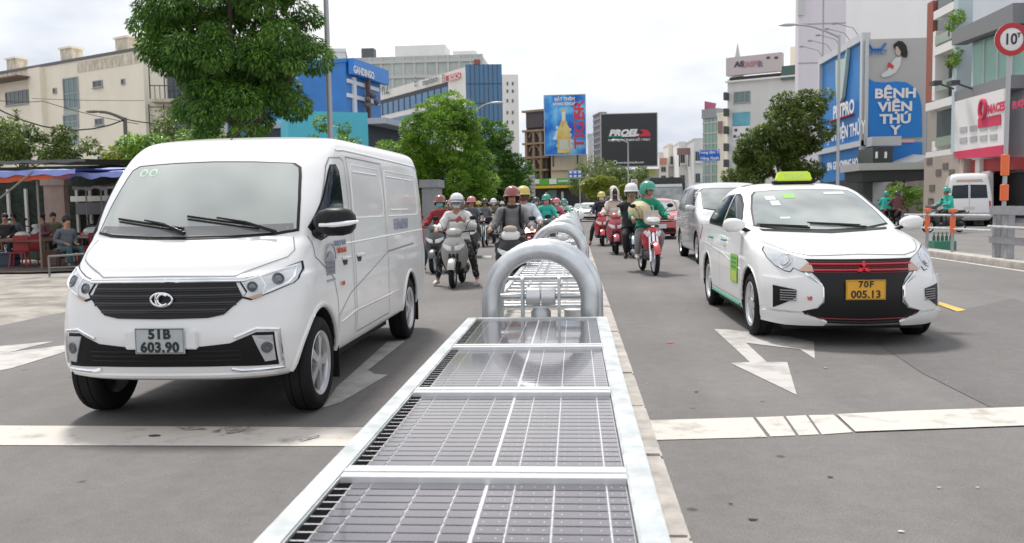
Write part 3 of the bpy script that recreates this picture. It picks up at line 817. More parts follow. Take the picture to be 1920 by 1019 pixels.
    # green and yellow notice on the front door
    b = B.patch('door_notice', [(1.34, .45), (1.72, .45), (1.72, .74), (1.34, .74)], 's', M('lime door notice', .22, .48, .06), t, .007, .05, -1, skirt=0)
    B.patch('notice_panel', [(1.37, .46), (1.69, .46), (1.69, .57), (1.37, .57)], 's', M('notice yellow', .45, .55, .10), b, .009, .05, -1, skirt=0)
    for z in (.69, .645, .60):
        B.patch('notice_line', [(1.40, z), (1.66, z), (1.66, z + .022), (1.40, z + .022)], 's', M('notice dark green', .06, .26, .08), b, .009, .05, -1, skirt=0)
    # roof light
    b = MB(); cx, cy, cz = 0, 2.45, 1.487
    b.box(cx - .23, cx + .23, cy - .06, cy + .06, cz - .012, cz + .02)
    rl = b.build('roof_light', BLKP, t, bevel=.006)
    b = MB()
    b.add([(-.20, cy - .075, cz + .018), (.20, cy - .075, cz + .018), (.20, cy + .075, cz + .018), (-.20, cy + .075, cz + .018), (-.17, cy - .045, cz + .125), (.17, cy - .045, cz + .125), (.17, cy + .045, cz + .125), (-.17, cy + .045, cz + .125)],
          [(0, 3, 2, 1), (4, 5, 6, 7), (0, 1, 5, 4), (1, 2, 6, 5), (2, 3, 7, 6), (3, 0, 4, 7)])
    lb = b.build('light_box', mat('lime roof lamp plastic', (.50, .66, .05), .3, emit=(.5, .7, .05, .12)), rl, bevel=.015)
    tm = text('roof_light_text', 'TAXI', .085, M('pale lime lettering', .62, .75, .30), lb, (0, cy - .0655, cz + .07), facing=(0, -.963, .27), bold=.001, sp=1.3)
    b = MB(); b.box(-.60, .60, .30, 4.05, .135, .2); b.box(-.74, .74, 1.25, 2.95, .15, .21); b.build('underbody', UNDER, t)  # wider box added low down to keep light out from under the taxi
    return t

# ------------------------------------------------------------------ generic cars of the far traffic
def make_car(label, cat, loc, paint, kind='sedan', rz=0, group=None, name='car', detail=True):
    t = thing(name, label, cat, loc, rz, group)
    if kind == 'mpv':
        W, Lg, wf, wr, wrad = .885, 4.6, .85, 3.6, .33
        T = [(.20, .20, 4.45, .74, .4, .3, 2.8, 4), (.26, .04, 4.56, .86, .5, .3, 2.7, 4), (.45, 0, 4.6, .885, .5, .25, 2.7, 4), (.70, .04, 4.6, .885, .55, .25, 2.5, 4), (.85, .10, 4.58, .88, .58, .25, 2.4, 4),
             (.93, .22, 4.57, .875, .56, .25, 2.5, 4), (1.0, .50, 4.56, .868, .5, .25, 2.7, 4), (1.06, .85, 4.55, .858, .42, .25, 3, 4), (1.12, 1.05, 4.53, .845, .38, .25, 3.2, 4), (1.35, 1.42, 4.48, .79, .36, .25, 3.3, 4),
             (1.56, 1.78, 4.40, .73, .38, .25, 3.2, 4), (1.65, 1.98, 4.32, .68, .42, .3, 3, 3.5), (1.71, 2.2, 4.2, .59, .5, .3, 2.6, 3), (1.745, 2.6, 4.0, .4, .5, .3, 2.3, 2.5)]
        zb, zt = 1.10, 1.60; yb, yt = 1.0, 1.85; winrear = 4.35
    elif kind == 'hatch':
        W, Lg, wf, wr, wrad = .85, 3.9, .75, 3.25, .30
        T = [(.18, .2, 3.8, .7, .4, .3, 2.7, 4), (.25, .03, 3.88, .83, .5, .3, 2.6, 4), (.45, 0, 3.9, .85, .5, .3, 2.6, 4), (.68, .05, 3.88, .85, .55, .3, 2.4, 4), (.80, .14, 3.87, .845, .58, .3, 2.4, 4),
             (.88, .35, 3.86, .835, .55, .3, 2.5, 4), (.95, .75, 3.84, .82, .45, .3, 2.8, 4), (1.0, .98, 3.8, .80, .4, .3, 3, 4), (1.2, 1.35, 3.68, .73, .38, .35, 3.2, 3.5), (1.38, 1.7, 3.5, .66, .4, .4, 3.1, 3), (1.45, 1.95, 3.35, .58, .45, .4, 2.7, 3), (1.49, 2.3, 3.1, .4, .45, .3, 2.3, 2.5)]
        zb, zt = .99, 1.38; yb, yt = .98, 1.75; winrear = 3.55
    else:
        W, Lg, wf, wr, wrad = .87, 4.5, .85, 3.5, .31
        T = [(.18, .2, 4.4, .7, .4, .3, 2.7, 4), (.25, .03, 4.48, .85, .5, .3, 2.6, 4), (.45, 0, 4.5, .87, .5, .3, 2.6, 4), (.68, .05, 4.49, .87, .55, .3, 2.4, 4), (.78, .14, 4.48, .86, .58, .3, 2.4, 4),
             (.86, .40, 4.45, .85, .55, .3, 2.5, 4), (.93, .85, 4.40, .83, .45, .3, 2.8, 4), (.98, 1.15, 4.25, .81, .4, .35, 3, 4), (1.08, 1.4, 3.85, .77, .38, .45, 3.2, 3), (1.28, 1.85, 3.5, .69, .4, .5, 3.1, 3), (1.37, 2.1, 3.3, .63, .45, .5, 2.8, 3), (1.42, 2.35, 3.05, .5, .45, .4, 2.5, 2.6), (1.44, 2.6, 2.9, .36, .3, .2, 2.3, 2.3)]
        zb, zt = .98, 1.34; yb, yt = 1.15, 2.0; winrear = 3.6
    B = Body(T, [(wf, wrad), (wr, wrad)], wrad + .05, W, paint, sub=3, nq=9, ns=12, depth=.26)
    body = bpy.data.objects.new('body', B.me); link(body, t)
    WG = MATS['car windscreen glass']
    wt = T[-4][3]
    xb = W * .80; xt = wt * .86
    zc = (zb + zt) / 2
    ws = [(-xb, zb + .05), (-xb * .5, zb), (xb * .5, zb), (xb, zb + .05), (xt + .02, zt - .04), (xt - .04, zt), (-xt + .04, zt), (-xt - .02, zt - .04)]
    B.patch('windscreen_seal', ws, 'f', BLKP, body, .004, .08)
    B.patch('windscreen', [(x * .965, zc + (z - zc) * .93) for x, z in ws], 'f', WG, body, .010, .08)
    B.patch('rear_window', [(x * .85, zc + (z - zc) * .8) for x, z in reversed(ws)], 'r', GLASSD, body, .010, .08)
    for sg in (-1, 1):
        f = lambda P: [(sg * x, z) for x, z in P] if sg > 0 else [(sg * x, z) for x, z in P][::-1]
        ym = (yt + winrear) / 2 - .1
        for nm, p in (('front_window', [(yb + .40, zb + .02), (yt + .05, zt - .02), (ym - .04, zt), (ym - .04, zb - .02)]), ('rear_window', [(ym + .04, zb - .02), (ym + .04, zt), (winrear - .55, zt - .02), (winrear - .1, zb + .06)])):
            o = B.patch(nm, p if sg < 0 else p[::-1], 's', GLASSD, body, .006, .07, sg)
        z0 = T[4][0]
        lamp = B.patch('headlight', f([(.44, z0 - .10), (.45, z0 - .02), (.60, z0 + .05), (W - .09, z0 + .09), (W - .06, z0 - .02), (.60, z0 - .12)]), 'f', LENS, t, .006, .05)
        B.patch('tail_light', f([(.45, z0 - .1), (.45, z0 + .04), (W - .05, z0 + .08), (W - .05, z0 - .08)]), 'r', M('tail lamp red', .5, .02, .02, rough=.2), t, .006, .05)
        for wy in (wf, wr): wheel(t, sg * (W - .10), wy, wrad, wrad * .66, .18, sg, 5)
        car_mirror(t, paint, W - .07, yb + .45, zb + .07, sg, 1.05)
        b = MB(); B.ribbon([(yb + .15, zb), (yb + .1, .35)], .007, 's', sgn=sg, mb=b); B.ribbon([(ym, zt + .05), (ym, .35)], .007, 's', sgn=sg, mb=b); B.ribbon([(wr - .25, zb), (wr - .3, .7), (wr - .5, .35)], .007, 's', sgn=sg, mb=b)
        b.build('door_gaps', GAP, body)
        for hy in (ym - .28, wr - .3):
            b = MB(); x = sg * abs(B.hit('s', hy, zb - .14, sg)[0].x); b.tube([(x, hy - .08, zb - .14), (x + sg * .03, hy - .05, zb - .14), (x + sg * .03, hy + .05, zb - .14), (x, hy + .08, zb - .14)], .014, 6); b.build('door_handle', CHROME, body, True)
    gz = T[3][0]
    B.patch('grille', [(-.42, gz - .05), (-.45, gz + .08), (.45, gz + .08), (.42, gz - .05)], 'f', BLKP, body, .006, .08)
    b = MB(); B.pipe([(-.43, gz + .06), (.43, gz + .06)], .012, 'f', off=.006, mb=b); B.pipe([(-.43, gz), (.43, gz)], .010, 'f', off=.006, mb=b); b.build('grille_bars', CHROME, body, True)
    B.patch('bumper_intake', [(-.52, .27), (-.45, .42), (.45, .42), (.52, .27)], 'f', BLKP, body, .006, .08)
    y0 = B.hit('f', 0, .45)[0].y
    b = MB(); b.box(-.165, .165, y0 - .03, y0 - .015, .40, .55); b.build('number_plate', M('plate white', .6, .6, .6), t)
    b = MB(); b.box(-.6, .6, .3, Lg - .3, .17, .24); b.build('underbody', UNDER, t)
    return t
# ------------------------------------------------------------------ people
def skin_mesh(nodes, chains, sub=1, root=None):
    """nodes: name -> (pos, radius or (rx, ry)); chains: lists of node names; grown with a Skin modifier"""
    names = list(nodes); idx = {n: i for i, n in enumerate(names)}
    es = set()
    for c in chains:
        for a, b in zip(c, c[1:]): es.add((idx[a], idx[b]))
    me = bpy.data.meshes.new('sk'); me.from_pydata([tuple(nodes[n][0]) for n in names], list(es), [])
    o = bpy.data.objects.new('sk', me); COL.objects.link(o)
    md = o.modifiers.new('s', 'SKIN'); md.use_smooth_shade = True; md.branch_smoothing = .5
    for i, n in enumerate(names):
        r = nodes[n][1]
        if not isinstance(r, (tuple, list)): r = (r, r)
        me.skin_vertices[0].data[i].radius = r
        me.skin_vertices[0].data[i].use_root = (i == (idx[root] if root else 0))
    if sub:
        m2 = o.modifiers.new('u', 'SUBSURF'); m2.levels = sub; m2.render_levels = sub
    dg = bpy.context.evaluated_depsgraph_get(); dg.update()
    r = bpy.data.meshes.new_from_object(o.evaluated_get(dg))
    bpy.data.objects.remove(o)
    r.polygons.foreach_set('use_smooth', [True] * len(r.polygons))
    return r

def rider_pose(feet='board', lean=0.0, turn=0.0, hip=(0, .20, .84), arm='bars', legw=.20):
    """joints of a rider facing -Y; feet 'board' on the floorboard or pegs, 'ground' planted wide"""
    h = Vector(hip); N = {}
    N['pelvis'] = h
    N['waist'] = h + Vector((0, .02, .16)); N['chest'] = h + Vector((0, -.04 - lean, .36)); N['neck0'] = h + Vector((0, -.08 - lean, .50))
    N['neck'] = h + Vector((0, -.10 - lean, .56)); N['head0'] = h + Vector((0, -.125 - lean, .63)); N['head1'] = h + Vector((0, -.12 - lean, .725)); N['head2'] = h + Vector((0, -.10 - lean, .785))
    for s, k in ((-1, 'r'), (1, 'l')):
        N['sho' + k] = N['neck0'] + Vector((s * .185, .02, -.045))
        if arm == 'bars' or (arm == 'phone' and s < 0):
            N['elb' + k] = Vector((s * .30, h.y - .18, h.z + .22)); N['wri' + k] = Vector((s * .335, h.y - .42, h.z + .20)); hd = Vector((0, -1, -.25))
        elif arm == 'phone':
            N['elb' + k] = Vector((s * .33, h.y - .12, h.z + .20)); N['wri' + k] = Vector((s * .14, h.y - .30, h.z + .36)); hd = Vector((-.8, -.5, .3))
        elif arm == 'lap':
            N['elb' + k] = Vector((s * .25, h.y + .02, h.z + .22)); N['wri' + k] = Vector((s * .12, h.y - .24, h.z + .14)); hd = Vector((0, -1, -.1))
        elif arm == 'hold':
            N['elb' + k] = Vector((s * .27, h.y - .10, h.z + .20)); N['wri' + k] = Vector((s * .16, h.y - .32, h.z + .26)); hd = Vector((-s * .3, -1, 0))
        N['hd' + k] = hd.normalized()
        N['hip' + k] = h + Vector((s * .10, -.02, -.02))
        if feet == 'board':
            N['kne' + k] = Vector((s * legw, h.y - .42, h.z - .10)); N['ank' + k] = Vector((s * (legw - .04), h.y - .40, h.z - .50)); N['toe' + k] = N['ank' + k] + Vector((s * .02, -.17, -.055))
        elif feet == 'pegs':
            N['kne' + k] = Vector((s * (legw + .02), h.y - .36, h.z - .14)); N['ank' + k] = Vector((s * (legw - .01), h.y - .12, h.z - .50)); N['toe' + k] = N['ank' + k] + Vector((s * .03, -.17, -.045))
        elif feet == 'ground':
            N['kne' + k] = Vector((s * .29, h.y - .34, h.z - .28)); N['ank' + k] = Vector((s * .37, h.y - .24, .10)); N['toe' + k] = Vector((s * .41, h.y - .41, .045))
        elif feet == 'chair':
            N['kne' + k] = Vector((s * .16, h.y - .44, h.z + .02)); N['ank' + k] = Vector((s * .17, h.y - .42, h.z - .38)); N['toe' + k] = N['ank' + k] + Vector((0, -.17, -.05))
    if turn:
        c = N['neck']; M_ = Matrix.Rotation(turn, 3, 'Z')
        for k in ('head0', 'head1', 'head2'): N[k] = c + M_ @ (N[k] - c)
    return N

def body_mesh(N, sub=1, fingers=True):
    nd = {}; ch = []
    def a(n, p, r): nd[n] = (p, r)
    a('pelvis', N['pelvis'], (.135, .10)); a('waist', N['waist'], (.12, .09)); a('chest', N['chest'], (.14, .10)); a('neck0', N['neck0'], (.07, .06)); a('neck', N['neck'], .052)
    a('head0', N['head0'], (.066, .075)); a('head1', N['head1'], (.076, .092)); a('head2', N['head2'], (.055, .07))
    ch += [['pelvis', 'waist', 'chest', 'neck0', 'neck', 'head0', 'head1', 'head2']]
    f = (N['head0'] - N['neck']); f.z = 0
    f = f.normalized() if f.length > .001 else Vector((0, -1, 0))
    a('nose', N['head0'] + f * .10 + Vector((0, 0, .045)), .012); ch.append(['head0', 'nose'])
    for k in 'rl':
        a('sho' + k, N['sho' + k], .056); a('elb' + k, N['elb' + k], .042); a('wri' + k, N['wri' + k], .027)
        hd = N['hd' + k]; palm = N['wri' + k] + hd * .065
        a('palm' + k, palm, (.036, .016))
        ch.append(['neck0', 'sho' + k, 'elb' + k, 'wri' + k, 'palm' + k])
        if fingers:
            s = -1 if k == 'r' else 1
            sd = Vector((1, 0, 0)) if abs(hd.x) < .7 else Vector((0, 0, 1))
            dn = hd.cross(sd); dn = dn if dn.z < 0 else -dn
            for i in range(4):
                o = sd * (-.027 + .018 * i); ln = (.030, .036, .034, .026)[i]
                p0 = palm + o + hd * .03; p1 = p0 + hd * ln * .8 + dn * .012; p2 = p1 + dn * ln * .9 - hd * .004
                a('f%s%d0' % (k, i), p0, .0095); a('f%s%d1' % (k, i), p1, .0088); a('f%s%d2' % (k, i), p2, .0072)
                ch.append(['palm' + k, 'f%s%d0' % (k, i), 'f%s%d1' % (k, i), 'f%s%d2' % (k, i)])
            t0 = palm - sd * s * .036 - hd * .005; a('t%s0' % k, t0, .011); a('t%s1' % k, t0 - sd * s * .006 + hd * .03 + dn * .02, .0088); ch.append(['palm' + k, 't%s0' % k, 't%s1' % k])
        a('hip' + k, N['hip' + k], .088); a('kne' + k, N['kne' + k], .058); a('ank' + k, N['ank' + k], .038); a('toe' + k, N['toe' + k], .028)
        ch.append(['pelvis', 'hip' + k, 'kne' + k, 'ank' + k, 'toe' + k])
    return skin_mesh(nd, ch, sub, 'pelvis')

def jacket_mesh(N, fat=1.0, sub=2, sleeve=.93, hem=0):
    nd = {}; ch = [['hem', 'waist', 'chest', 'neck0', 'col']]
    nd['hem'] = (N['pelvis'] + Vector((0, -.01, .0 - hem)), (.175 * fat, .15 * fat)); nd['waist'] = (N['waist'], (.165 * fat, .13 * fat)); nd['chest'] = (N['chest'], (.185 * fat, .135 * fat))
    nd['neck0'] = (N['neck0'] + Vector((0, 0, -.01)), (.11 * fat, .085 * fat)); nd['col'] = (N['neck'] + Vector((0, 0, -.015)), (.066, .066))
    for k in 'rl':
        nd['sho' + k] = (N['sho' + k], .076 * fat); m = (N['sho' + k] + N['elb' + k]) / 2; nd['up' + k] = (m, .064 * fat)
        nd['elb' + k] = (N['elb' + k], .060 * fat); w_ = N['elb' + k].lerp(N['wri' + k], sleeve); nd['fo' + k] = (N['elb' + k].lerp(N['wri' + k], .5), .056 * fat); nd['cuf' + k] = (w_, .044 * fat)
        ch.append(['neck0', 'sho' + k, 'up' + k, 'elb' + k, 'fo' + k, 'cuf' + k])
    me = skin_mesh(nd, ch, sub, 'waist')
    for v in me.vertices:
        p = v.co; d = noise.noise(p * 9) * .014 + noise.noise(p * 23) * .006
        v.co += v.normal * d
    return me
def trouser_mesh(N, fat=1.0, sub=1):
    nd = {'wst': (N['pelvis'] + Vector((0, 0, .09)), (.14, .11)), 'pel': (N['pelvis'], (.155, .12))}; ch = [['wst', 'pel']]
    for k in 'rl':
        nd['hip' + k] = (N['hip' + k], .105 * fat); nd['th' + k] = ((N['hip' + k] + N['kne' + k]) / 2, .092 * fat); nd['kne' + k] = (N['kne' + k], .074 * fat)
        nd['ca' + k] = ((N['kne' + k] + N['ank' + k]) / 2, .066 * fat); nd['cu' + k] = (N['kne' + k].lerp(N['ank' + k], .93), .056 * fat)
        ch.append(['pel', 'hip' + k, 'th' + k, 'kne' + k, 'ca' + k, 'cu' + k])
    me = skin_mesh(nd, ch, sub, 'pel')
    for v in me.vertices: v.co += v.normal * noise.noise(v.co * 12) * .010
    return me
def shoe_mesh(N, k):
    a = N['ank' + k]; t = N['toe' + k]
    return skin_mesh({'a': (a + Vector((0, .01, -.01)), .047), 'h': (a + Vector((0, .045, -.045)), .035), 'm': (a.lerp(t, .5) + Vector((0, 0, -.012)), .046), 't': (t + Vector((0, -.03, -.005)), .036)}, [['a', 'h'], ['a', 'm', 't']], 2, 'a')
def helmet_mesh(full=False, brim=True):
    b = MB(); n = 24
    lo = -.10 if not full else -.13
    rr = []
    prof = [(lo, .97), (-.06, 1.0), (0, 1.0), (.05, .95), (.09, .82), (.12, .58), (.138, .25), (.141, .01)]
    for z, s in prof:
        ring = []
        for k in range(n):
            a = 2 * PI * k / n
            x, y = .132 * s * math.cos(a), .152 * s * math.sin(a)
            zz = z
            if z < 0 and math.sin(a) < -.2: zz = max(z, -.012 if not full else -.03)     # face opening faces -Y
            ring.append((x, y + .005, zz))
        rr.append(ring)
    b.rings(rr, cap=False)
    inn = [[(x * .9, (y - .005) * .9 + .005, z * .92) for x, y, z in r] for r in rr]
    b.rings(inn, cap=False)
    for k in range(n):
        q = (k + 1) % n
        b.add([rr[0][k], rr[0][q], inn[0][q], inn[0][k]], [(0, 1, 2, 3)])
    return b
def visor_mesh(dark=False):
    b = MB(); P = []
    for z, s in ((.015, 1.06), (-.02, 1.12), (-.075, 1.13)):
        P.append([(.132 * s * math.cos(R(a)), .152 * s * math.sin(R(a)) + .002, z) for a in range(198, 343, 12)])
    n = len(P[0])
    for i in range(2):
        for k in range(n - 1): b.add([P[i][k], P[i][k + 1], P[i + 1][k + 1], P[i + 1][k]], [(0, 1, 2, 3)])
    return b
def brim_mesh():
    b = MB(); I = []; O = []
    for a in range(200, 341, 10):
        c, s = math.cos(R(a)), math.sin(R(a)); I.append((.131 * c, .151 * s, -.004)); O.append((.15 * c, (.151 + .055 * (-s) ** 2) * s, -.022))
    for k in range(len(I) - 1): b.add([I[k], I[k + 1], O[k + 1], O[k]], [(0, 1, 2, 3)])
    for k in range(len(I) - 1):
        b.add([(x, y, z - .006) for x, y, z in (I[k + 1], I[k], O[k], O[k + 1])], [(0, 1, 2, 3)])
    return b
def mask_mesh():
    b = MB(); rr = []
    for z, s, f in ((.012, .80, 1.0), (-.02, .94, 1.08), (-.055, .9, 1.1), (-.085, .66, .95), (-.095, .3, .8)):
        rr.append([(.088 * s * math.cos(R(a)), .112 * f * math.sin(R(a)), z) for a in range(185, 356, 10)])
    n = len(rr[0])
    for i in range(len(rr) - 1):
        for k in range(n - 1): b.add([rr[i][k], rr[i][k + 1], rr[i + 1][k + 1], rr[i + 1][k]], [(0, 1, 2, 3)])
    return b

SKIN = mat('skin', (.36, .20, .13), .55, var=.08, vscale=20)
HAIR = M('black hair', .012, .010, .009, rough=.6)
def C(name, *c): return mat(name, c, .8, var=.10, vscale=6, bump=.15, bscale=60)
def person(label, loc, rz=0, feet='board', arm='bars', jacket=None, trousers=None, shoes=None, helmet=None, mask=None, group='people riding scooters', lean=0.0, turn=0.0,
           hip=(0, .20, .84), hood=None, visor=None, full=False, brim=True, legw=.20, fat=1.12, near=False, hatless=False, hair=True, scale=1.0, bareface=True, cat='person', hem=0.0):
    key = 'P%s%s%.2f%.2f%s%.2f%.2f%d' % (feet, arm, lean, turn, hip, legw, fat, near)
    N = rider_pose(feet, lean, turn, hip, arm, legw)
    o = part('person', key + 'b', lambda: body_mesh(N, 2 if near else 1, True), SKIN, None)
    o.location = loc; o.rotation_euler = (0, 0, rz); o.scale = (scale,) * 3
    tag(o, label, cat, group)
    ja = jacket or C('grey jacket', .2, .2, .2); tr = trousers or C('dark trousers', .03, .03, .035); sh = shoes or M('dark shoes', .03, .03, .03)
    part('jacket', key + 'j%.2f' % hem, lambda: jacket_mesh(N, fat, 2, hem=hem), ja, o)
    part('trousers', key + 't', lambda: trouser_mesh(N, 1.0, 2), tr, o)
    for k in 'rl': part('shoe', key + 's' + k, lambda: shoe_mesh(N, k), sh, o)
    hc = N['head1'] + Vector((0, .012, .005)); rot = (0, 0, turn)
    ec = Matrix.Rotation(turn, 3, 'Z')
    if near:
        for s in (-1, 1):
            e = MB(); e.ell((0, 0, 0), (.014, .008, .006), 10, 6)
            part('eye', 'eye', lambda: e, M('eye', .03, .02, .02, rough=.2), o, loc=hc + ec @ Vector((s * .032, -.102, -.045)), rot=rot)
            e2 = MB(); e2.box(-.02, .02, -.004, .004, -.003, .003)
            part('eyebrow', 'brow', lambda: e2, HAIR, o, loc=hc + ec @ Vector((s * .034, -.103, -.026)), rot=rot, smooth=False)
        if not mask:
            mth = MB(); mth.ell((0, 0, 0), (.026, .006, .006), 10, 6)
            part('mouth', 'mouth', lambda: mth, M('lips', .28, .10, .08), o, loc=hc + ec @ Vector((0, -.098, -.112)), rot=rot)
    if helmet:
        h = part('helmet', 'hm%d' % full, lambda: helmet_mesh(full), helmet, o, loc=hc + Vector((0, 0, -.005)), rot=rot)
        if brim: part('peak', 'brim', brim_mesh, helmet, h)
        if visor: part('visor', 'visor', visor_mesh, visor, h)
        st = MB(); st.tube([(-.115, -.01, -.02), (-.09, -.04, -.11), (0, -.06, -.145), (.09, -.04, -.11), (.115, -.01, -.02)], .006, 5)
        part('chin_strap', 'strap', lambda: st, RUB, h)
    elif hair:
        hm = MB(); hm.ell((0, .018, .012), (.098, .108, .098), 16, 10)
        part('hair', 'hair', lambda: hm, HAIR, o, loc=hc + Vector((0, 0, .0)), rot=rot)
    if mask: part('face_mask', 'mask', mask_mesh, mask, o, loc=hc + Vector((0, 0, -.055)), rot=rot)
    if hood:
        hm = MB(); rr = []
        for z, s in ((-.19, 1.35), (-.14, 1.0), (-.08, .98), (0, 1.02), (.06, .98), (.11, .72), (.135, .3), (.137, .02)):
            rr.append([(.122 * s * math.cos(R(a)), (.138 * s) * math.sin(R(a)) + .018, z) for a in range(-60, 241, 15)])
        n = len(rr[0])
        for i in range(len(rr) - 1):
            for k in range(n - 1): hm.add([rr[i][k], rr[i][k + 1], rr[i + 1][k + 1], rr[i + 1][k]], [(0, 1, 2, 3)])
        part('hood', 'hood', lambda: hm, hood, o, loc=hc, rot=rot)
    return o, N

# ------------------------------------------------------------------ scooters and motorbikes
def oval(cx, cy, z, rx, ry, p=2.4, n=20, tilt=0.0):
    o = []
    for k in range(n):
        a = 2 * PI * k / n; c, s = math.cos(a), math.sin(a)
        x = rx * abs(c) ** (2 / p) * (1 if c > 0 else -1); y = ry * abs(s) ** (2 / p) * (1 if s > 0 else -1)
        o.append((cx + x, cy + y, z + tilt * y))
    return o
def bike_wheel(root, y, r=.285, wd=.085, name='wheel'):
    o = bpy.data.objects.new(name, None); link(o, root); o.location = (0, y, r); o.empty_display_size = .1
    def ty():
        b = MB(); h = wd / 2; q = r - .07
        b.lathe([(q, -h * .7), (q + .02, -h), (r - .03, -h * .95), (r - .006, -h * .5), (r, 0), (r - .006, h * .5), (r - .03, h * .95), (q + .02, h), (q, h * .7)], (0, 0, 0), 'x', 30); return b
    part('tyre', 'bt%.3f%.3f' % (r, wd), ty, RUB, o)
    def rm():
        b = MB(); q = r - .07
        b.lathe([(q + .006, -.03), (q - .015, -.02), (q - .015, .02), (q + .006, .03)], (0, 0, 0), 'x', 30)
        for i in range(5):
            a = 2 * PI * i / 5; b.tube([(0, .02 * math.cos(a), .02 * math.sin(a)), (0, (q - .01) * math.cos(a), (q - .01) * math.sin(a))], [.016, .010], 6)
        b.lathe([(0, -.05), (.03, -.05), (.03, .05), (0, .05)], (0, 0, 0), 'x', 14)
        b.lathe([(.035, .040), (.095, .040), (.095, .044), (.035, .044)], (0, 0, 0), 'x', 20)
        return b
    part('rim', 'br%.3f' % r, rm, ALLOY, o)
    return o

def scooter(label, loc, rz=0, paint=None, trim=None, style='scooter', group='scooters in the traffic', lit=False, cat='scooter', near=False, fender=None, name=None, apron=None, cowl=None):
    """step-through scooter or underbone motorbike facing -Y, origin on the ground between its wheels"""
    t = thing(name or ('scooter' if style == 'scooter' else 'motorbike'), label, cat, loc, rz, group)
    trim = trim or BLKP; fender = fender or paint; apron = apron or paint
    sc = style == 'scooter'; k = style
    fy, ry = -.62, .62
    bike_wheel(t, fy, .25 if sc else .285, .10 if sc else .08, 'front_wheel'); bike_wheel(t, ry, .25 if sc else .285, .11 if sc else .09, 'rear_wheel')
    def fen():
        b = MB(); r = (.275 if sc else .31); rr = []
        for a in range(20, 156, 9):
            c, s = -math.cos(R(a)), math.sin(R(a)); w_ = .075 if sc else .058
            rr.append([(x, fy + c * (r + dz), (.25 if sc else .285) + s * (r + dz)) for x, dz in ((-w_, -.035), (-w_ * .8, .008), (0, .025), (w_ * .8, .008), (w_, -.035), (w_ * .7, -.028), (0, .008), (-w_ * .7, -.028))])
        b.rings(rr); return b
    part('front_fender', k + 'fen', fen, fender, t)
    def fork():
        b = MB()
        for s in (-1, 1): b.tube([(s * .075, fy, .25), (s * .07, fy + .10, .52), (s * .06, fy + .20, .80)], [.02, .022, .022], 8)
        b.tube([(0, fy + .10, .5), (0, fy + .24, .95)], .03, 8); return b
    part('fork', k + 'fork', fork, CHROME if not sc else BLKP, t)
    if sc:
        def shield():
            rs = []
            for z, rx, cy, ryy, p in ((.30, .10, -.33, .05, 2.5), (.36, .19, -.36, .06, 2.5), (.50, .235, -.40, .075, 2.6), (.64, .25, -.44, .085, 2.4), (.76, .225, -.46, .09, 2.2), (.86, .17, -.44, .085, 2.0), (.93, .10, -.40, .06, 2.0), (.955, .03, -.39, .03, 2)):
                ring = oval(0, cy, z, rx, ryy, p, 24)
                ring = [(x, y + (abs(x) / .25) ** 2 * .11, zz) for x, y, zz in ring]; rs.append(ring)
            b = MB(); b.rings(rs); return b
        part('front_shield', 'shieldS', shield, apron, t, angle=60)
        def shc():
            b = MB()     # inner dark lower panel
            rs = [oval(0, -.40, z, rx, .05, 3, 16) for z, rx in ((.27, .09), (.42, .13), (.60, .11))]
            b.rings(rs); return b
        part('radiator_panel', 'radS', shc, trim, t)
        def floor():
            b = MB(); b.box(-.16, .16, -.34, .12, .27, .33); b.box(-.20, .20, -.30, .05, .245, .275); return b
        part('floorboard', 'floorS', floor, trim, t, smooth=False)
        def rear():
            rs = []
            for y, rx, z0, z1 in ((.02, .13, .34, .66), (.10, .165, .34, .72), (.30, .18, .38, .74), (.55, .165, .46, .76), (.80, .11, .58, .78), (.93, .05, .66, .77), (.97, .015, .70, .74)):
                ring = []
                for q in range(20):
                    a = 2 * PI * q / 20; c, s = math.cos(a), math.sin(a)
                    ring.append((rx * abs(c) ** .75 * (1 if c > 0 else -1), y, (z0 + z1) / 2 + (z1 - z0) / 2 * abs(s) ** .75 * (1 if s > 0 else -1)))
                rs.append(ring)
            b = MB(); b.rings(rs); return b
        part('rear_bodywork', 'rearS', rear, paint, t, angle=60)
    else:
        def nose():
            rs = []
            for z, rx, cy, ryy in ((.40, .05, -.26, .05), (.50, .14, -.30, .07), (.64, .19, -.34, .08), (.76, .17, -.38, .09), (.84, .10, -.40, .07), (.87, .03, -.39, .04)):
                ring = [(x, y + (abs(x) / .19) ** 2 * .14, zz) for x, y, zz in oval(0, cy, z, rx, ryy, 2.2, 22)]; rs.append(ring)
            b = MB(); b.rings(rs); return b
        part('front_shield', 'noseU', nose, apron, t, angle=60)
        def eng():
            b = MB(); b.ell((0, .0, .36), (.13, .22, .13), 14, 8); b.tube([(0, -.28, .62), (0, .02, .42), (0, .5, .40)], .045, 8); b.tube([(-.11, .0, .30), (-.14, .35, .27), (-.15, .82, .36)], [.022, .045, .05], 10)
            b.tube([(-.20, .05, .30), (.20, .05, .30)], .014, 6); return b
        part('engine', 'engU', eng, mat('engine metal', (.16, .16, .17), .45, .6, var=.3, vscale=20), t)
        def rear():
            rs = []
            for y, rx, z0, z1 in ((-.05, .06, .46, .60), (.10, .12, .46, .72), (.30, .13, .52, .76), (.55, .12, .60, .78), (.80, .085, .68, .80), (.93, .03, .73, .79)):
                rs.append([(rx * math.cos(2 * PI * q / 18), y, (z0 + z1) / 2 + (z1 - z0) / 2 * math.sin(2 * PI * q / 18)) for q in range(18)])
            b = MB(); b.rings(rs); return b
        part('rear_bodywork', 'rearU', rear, paint, t, angle=60)
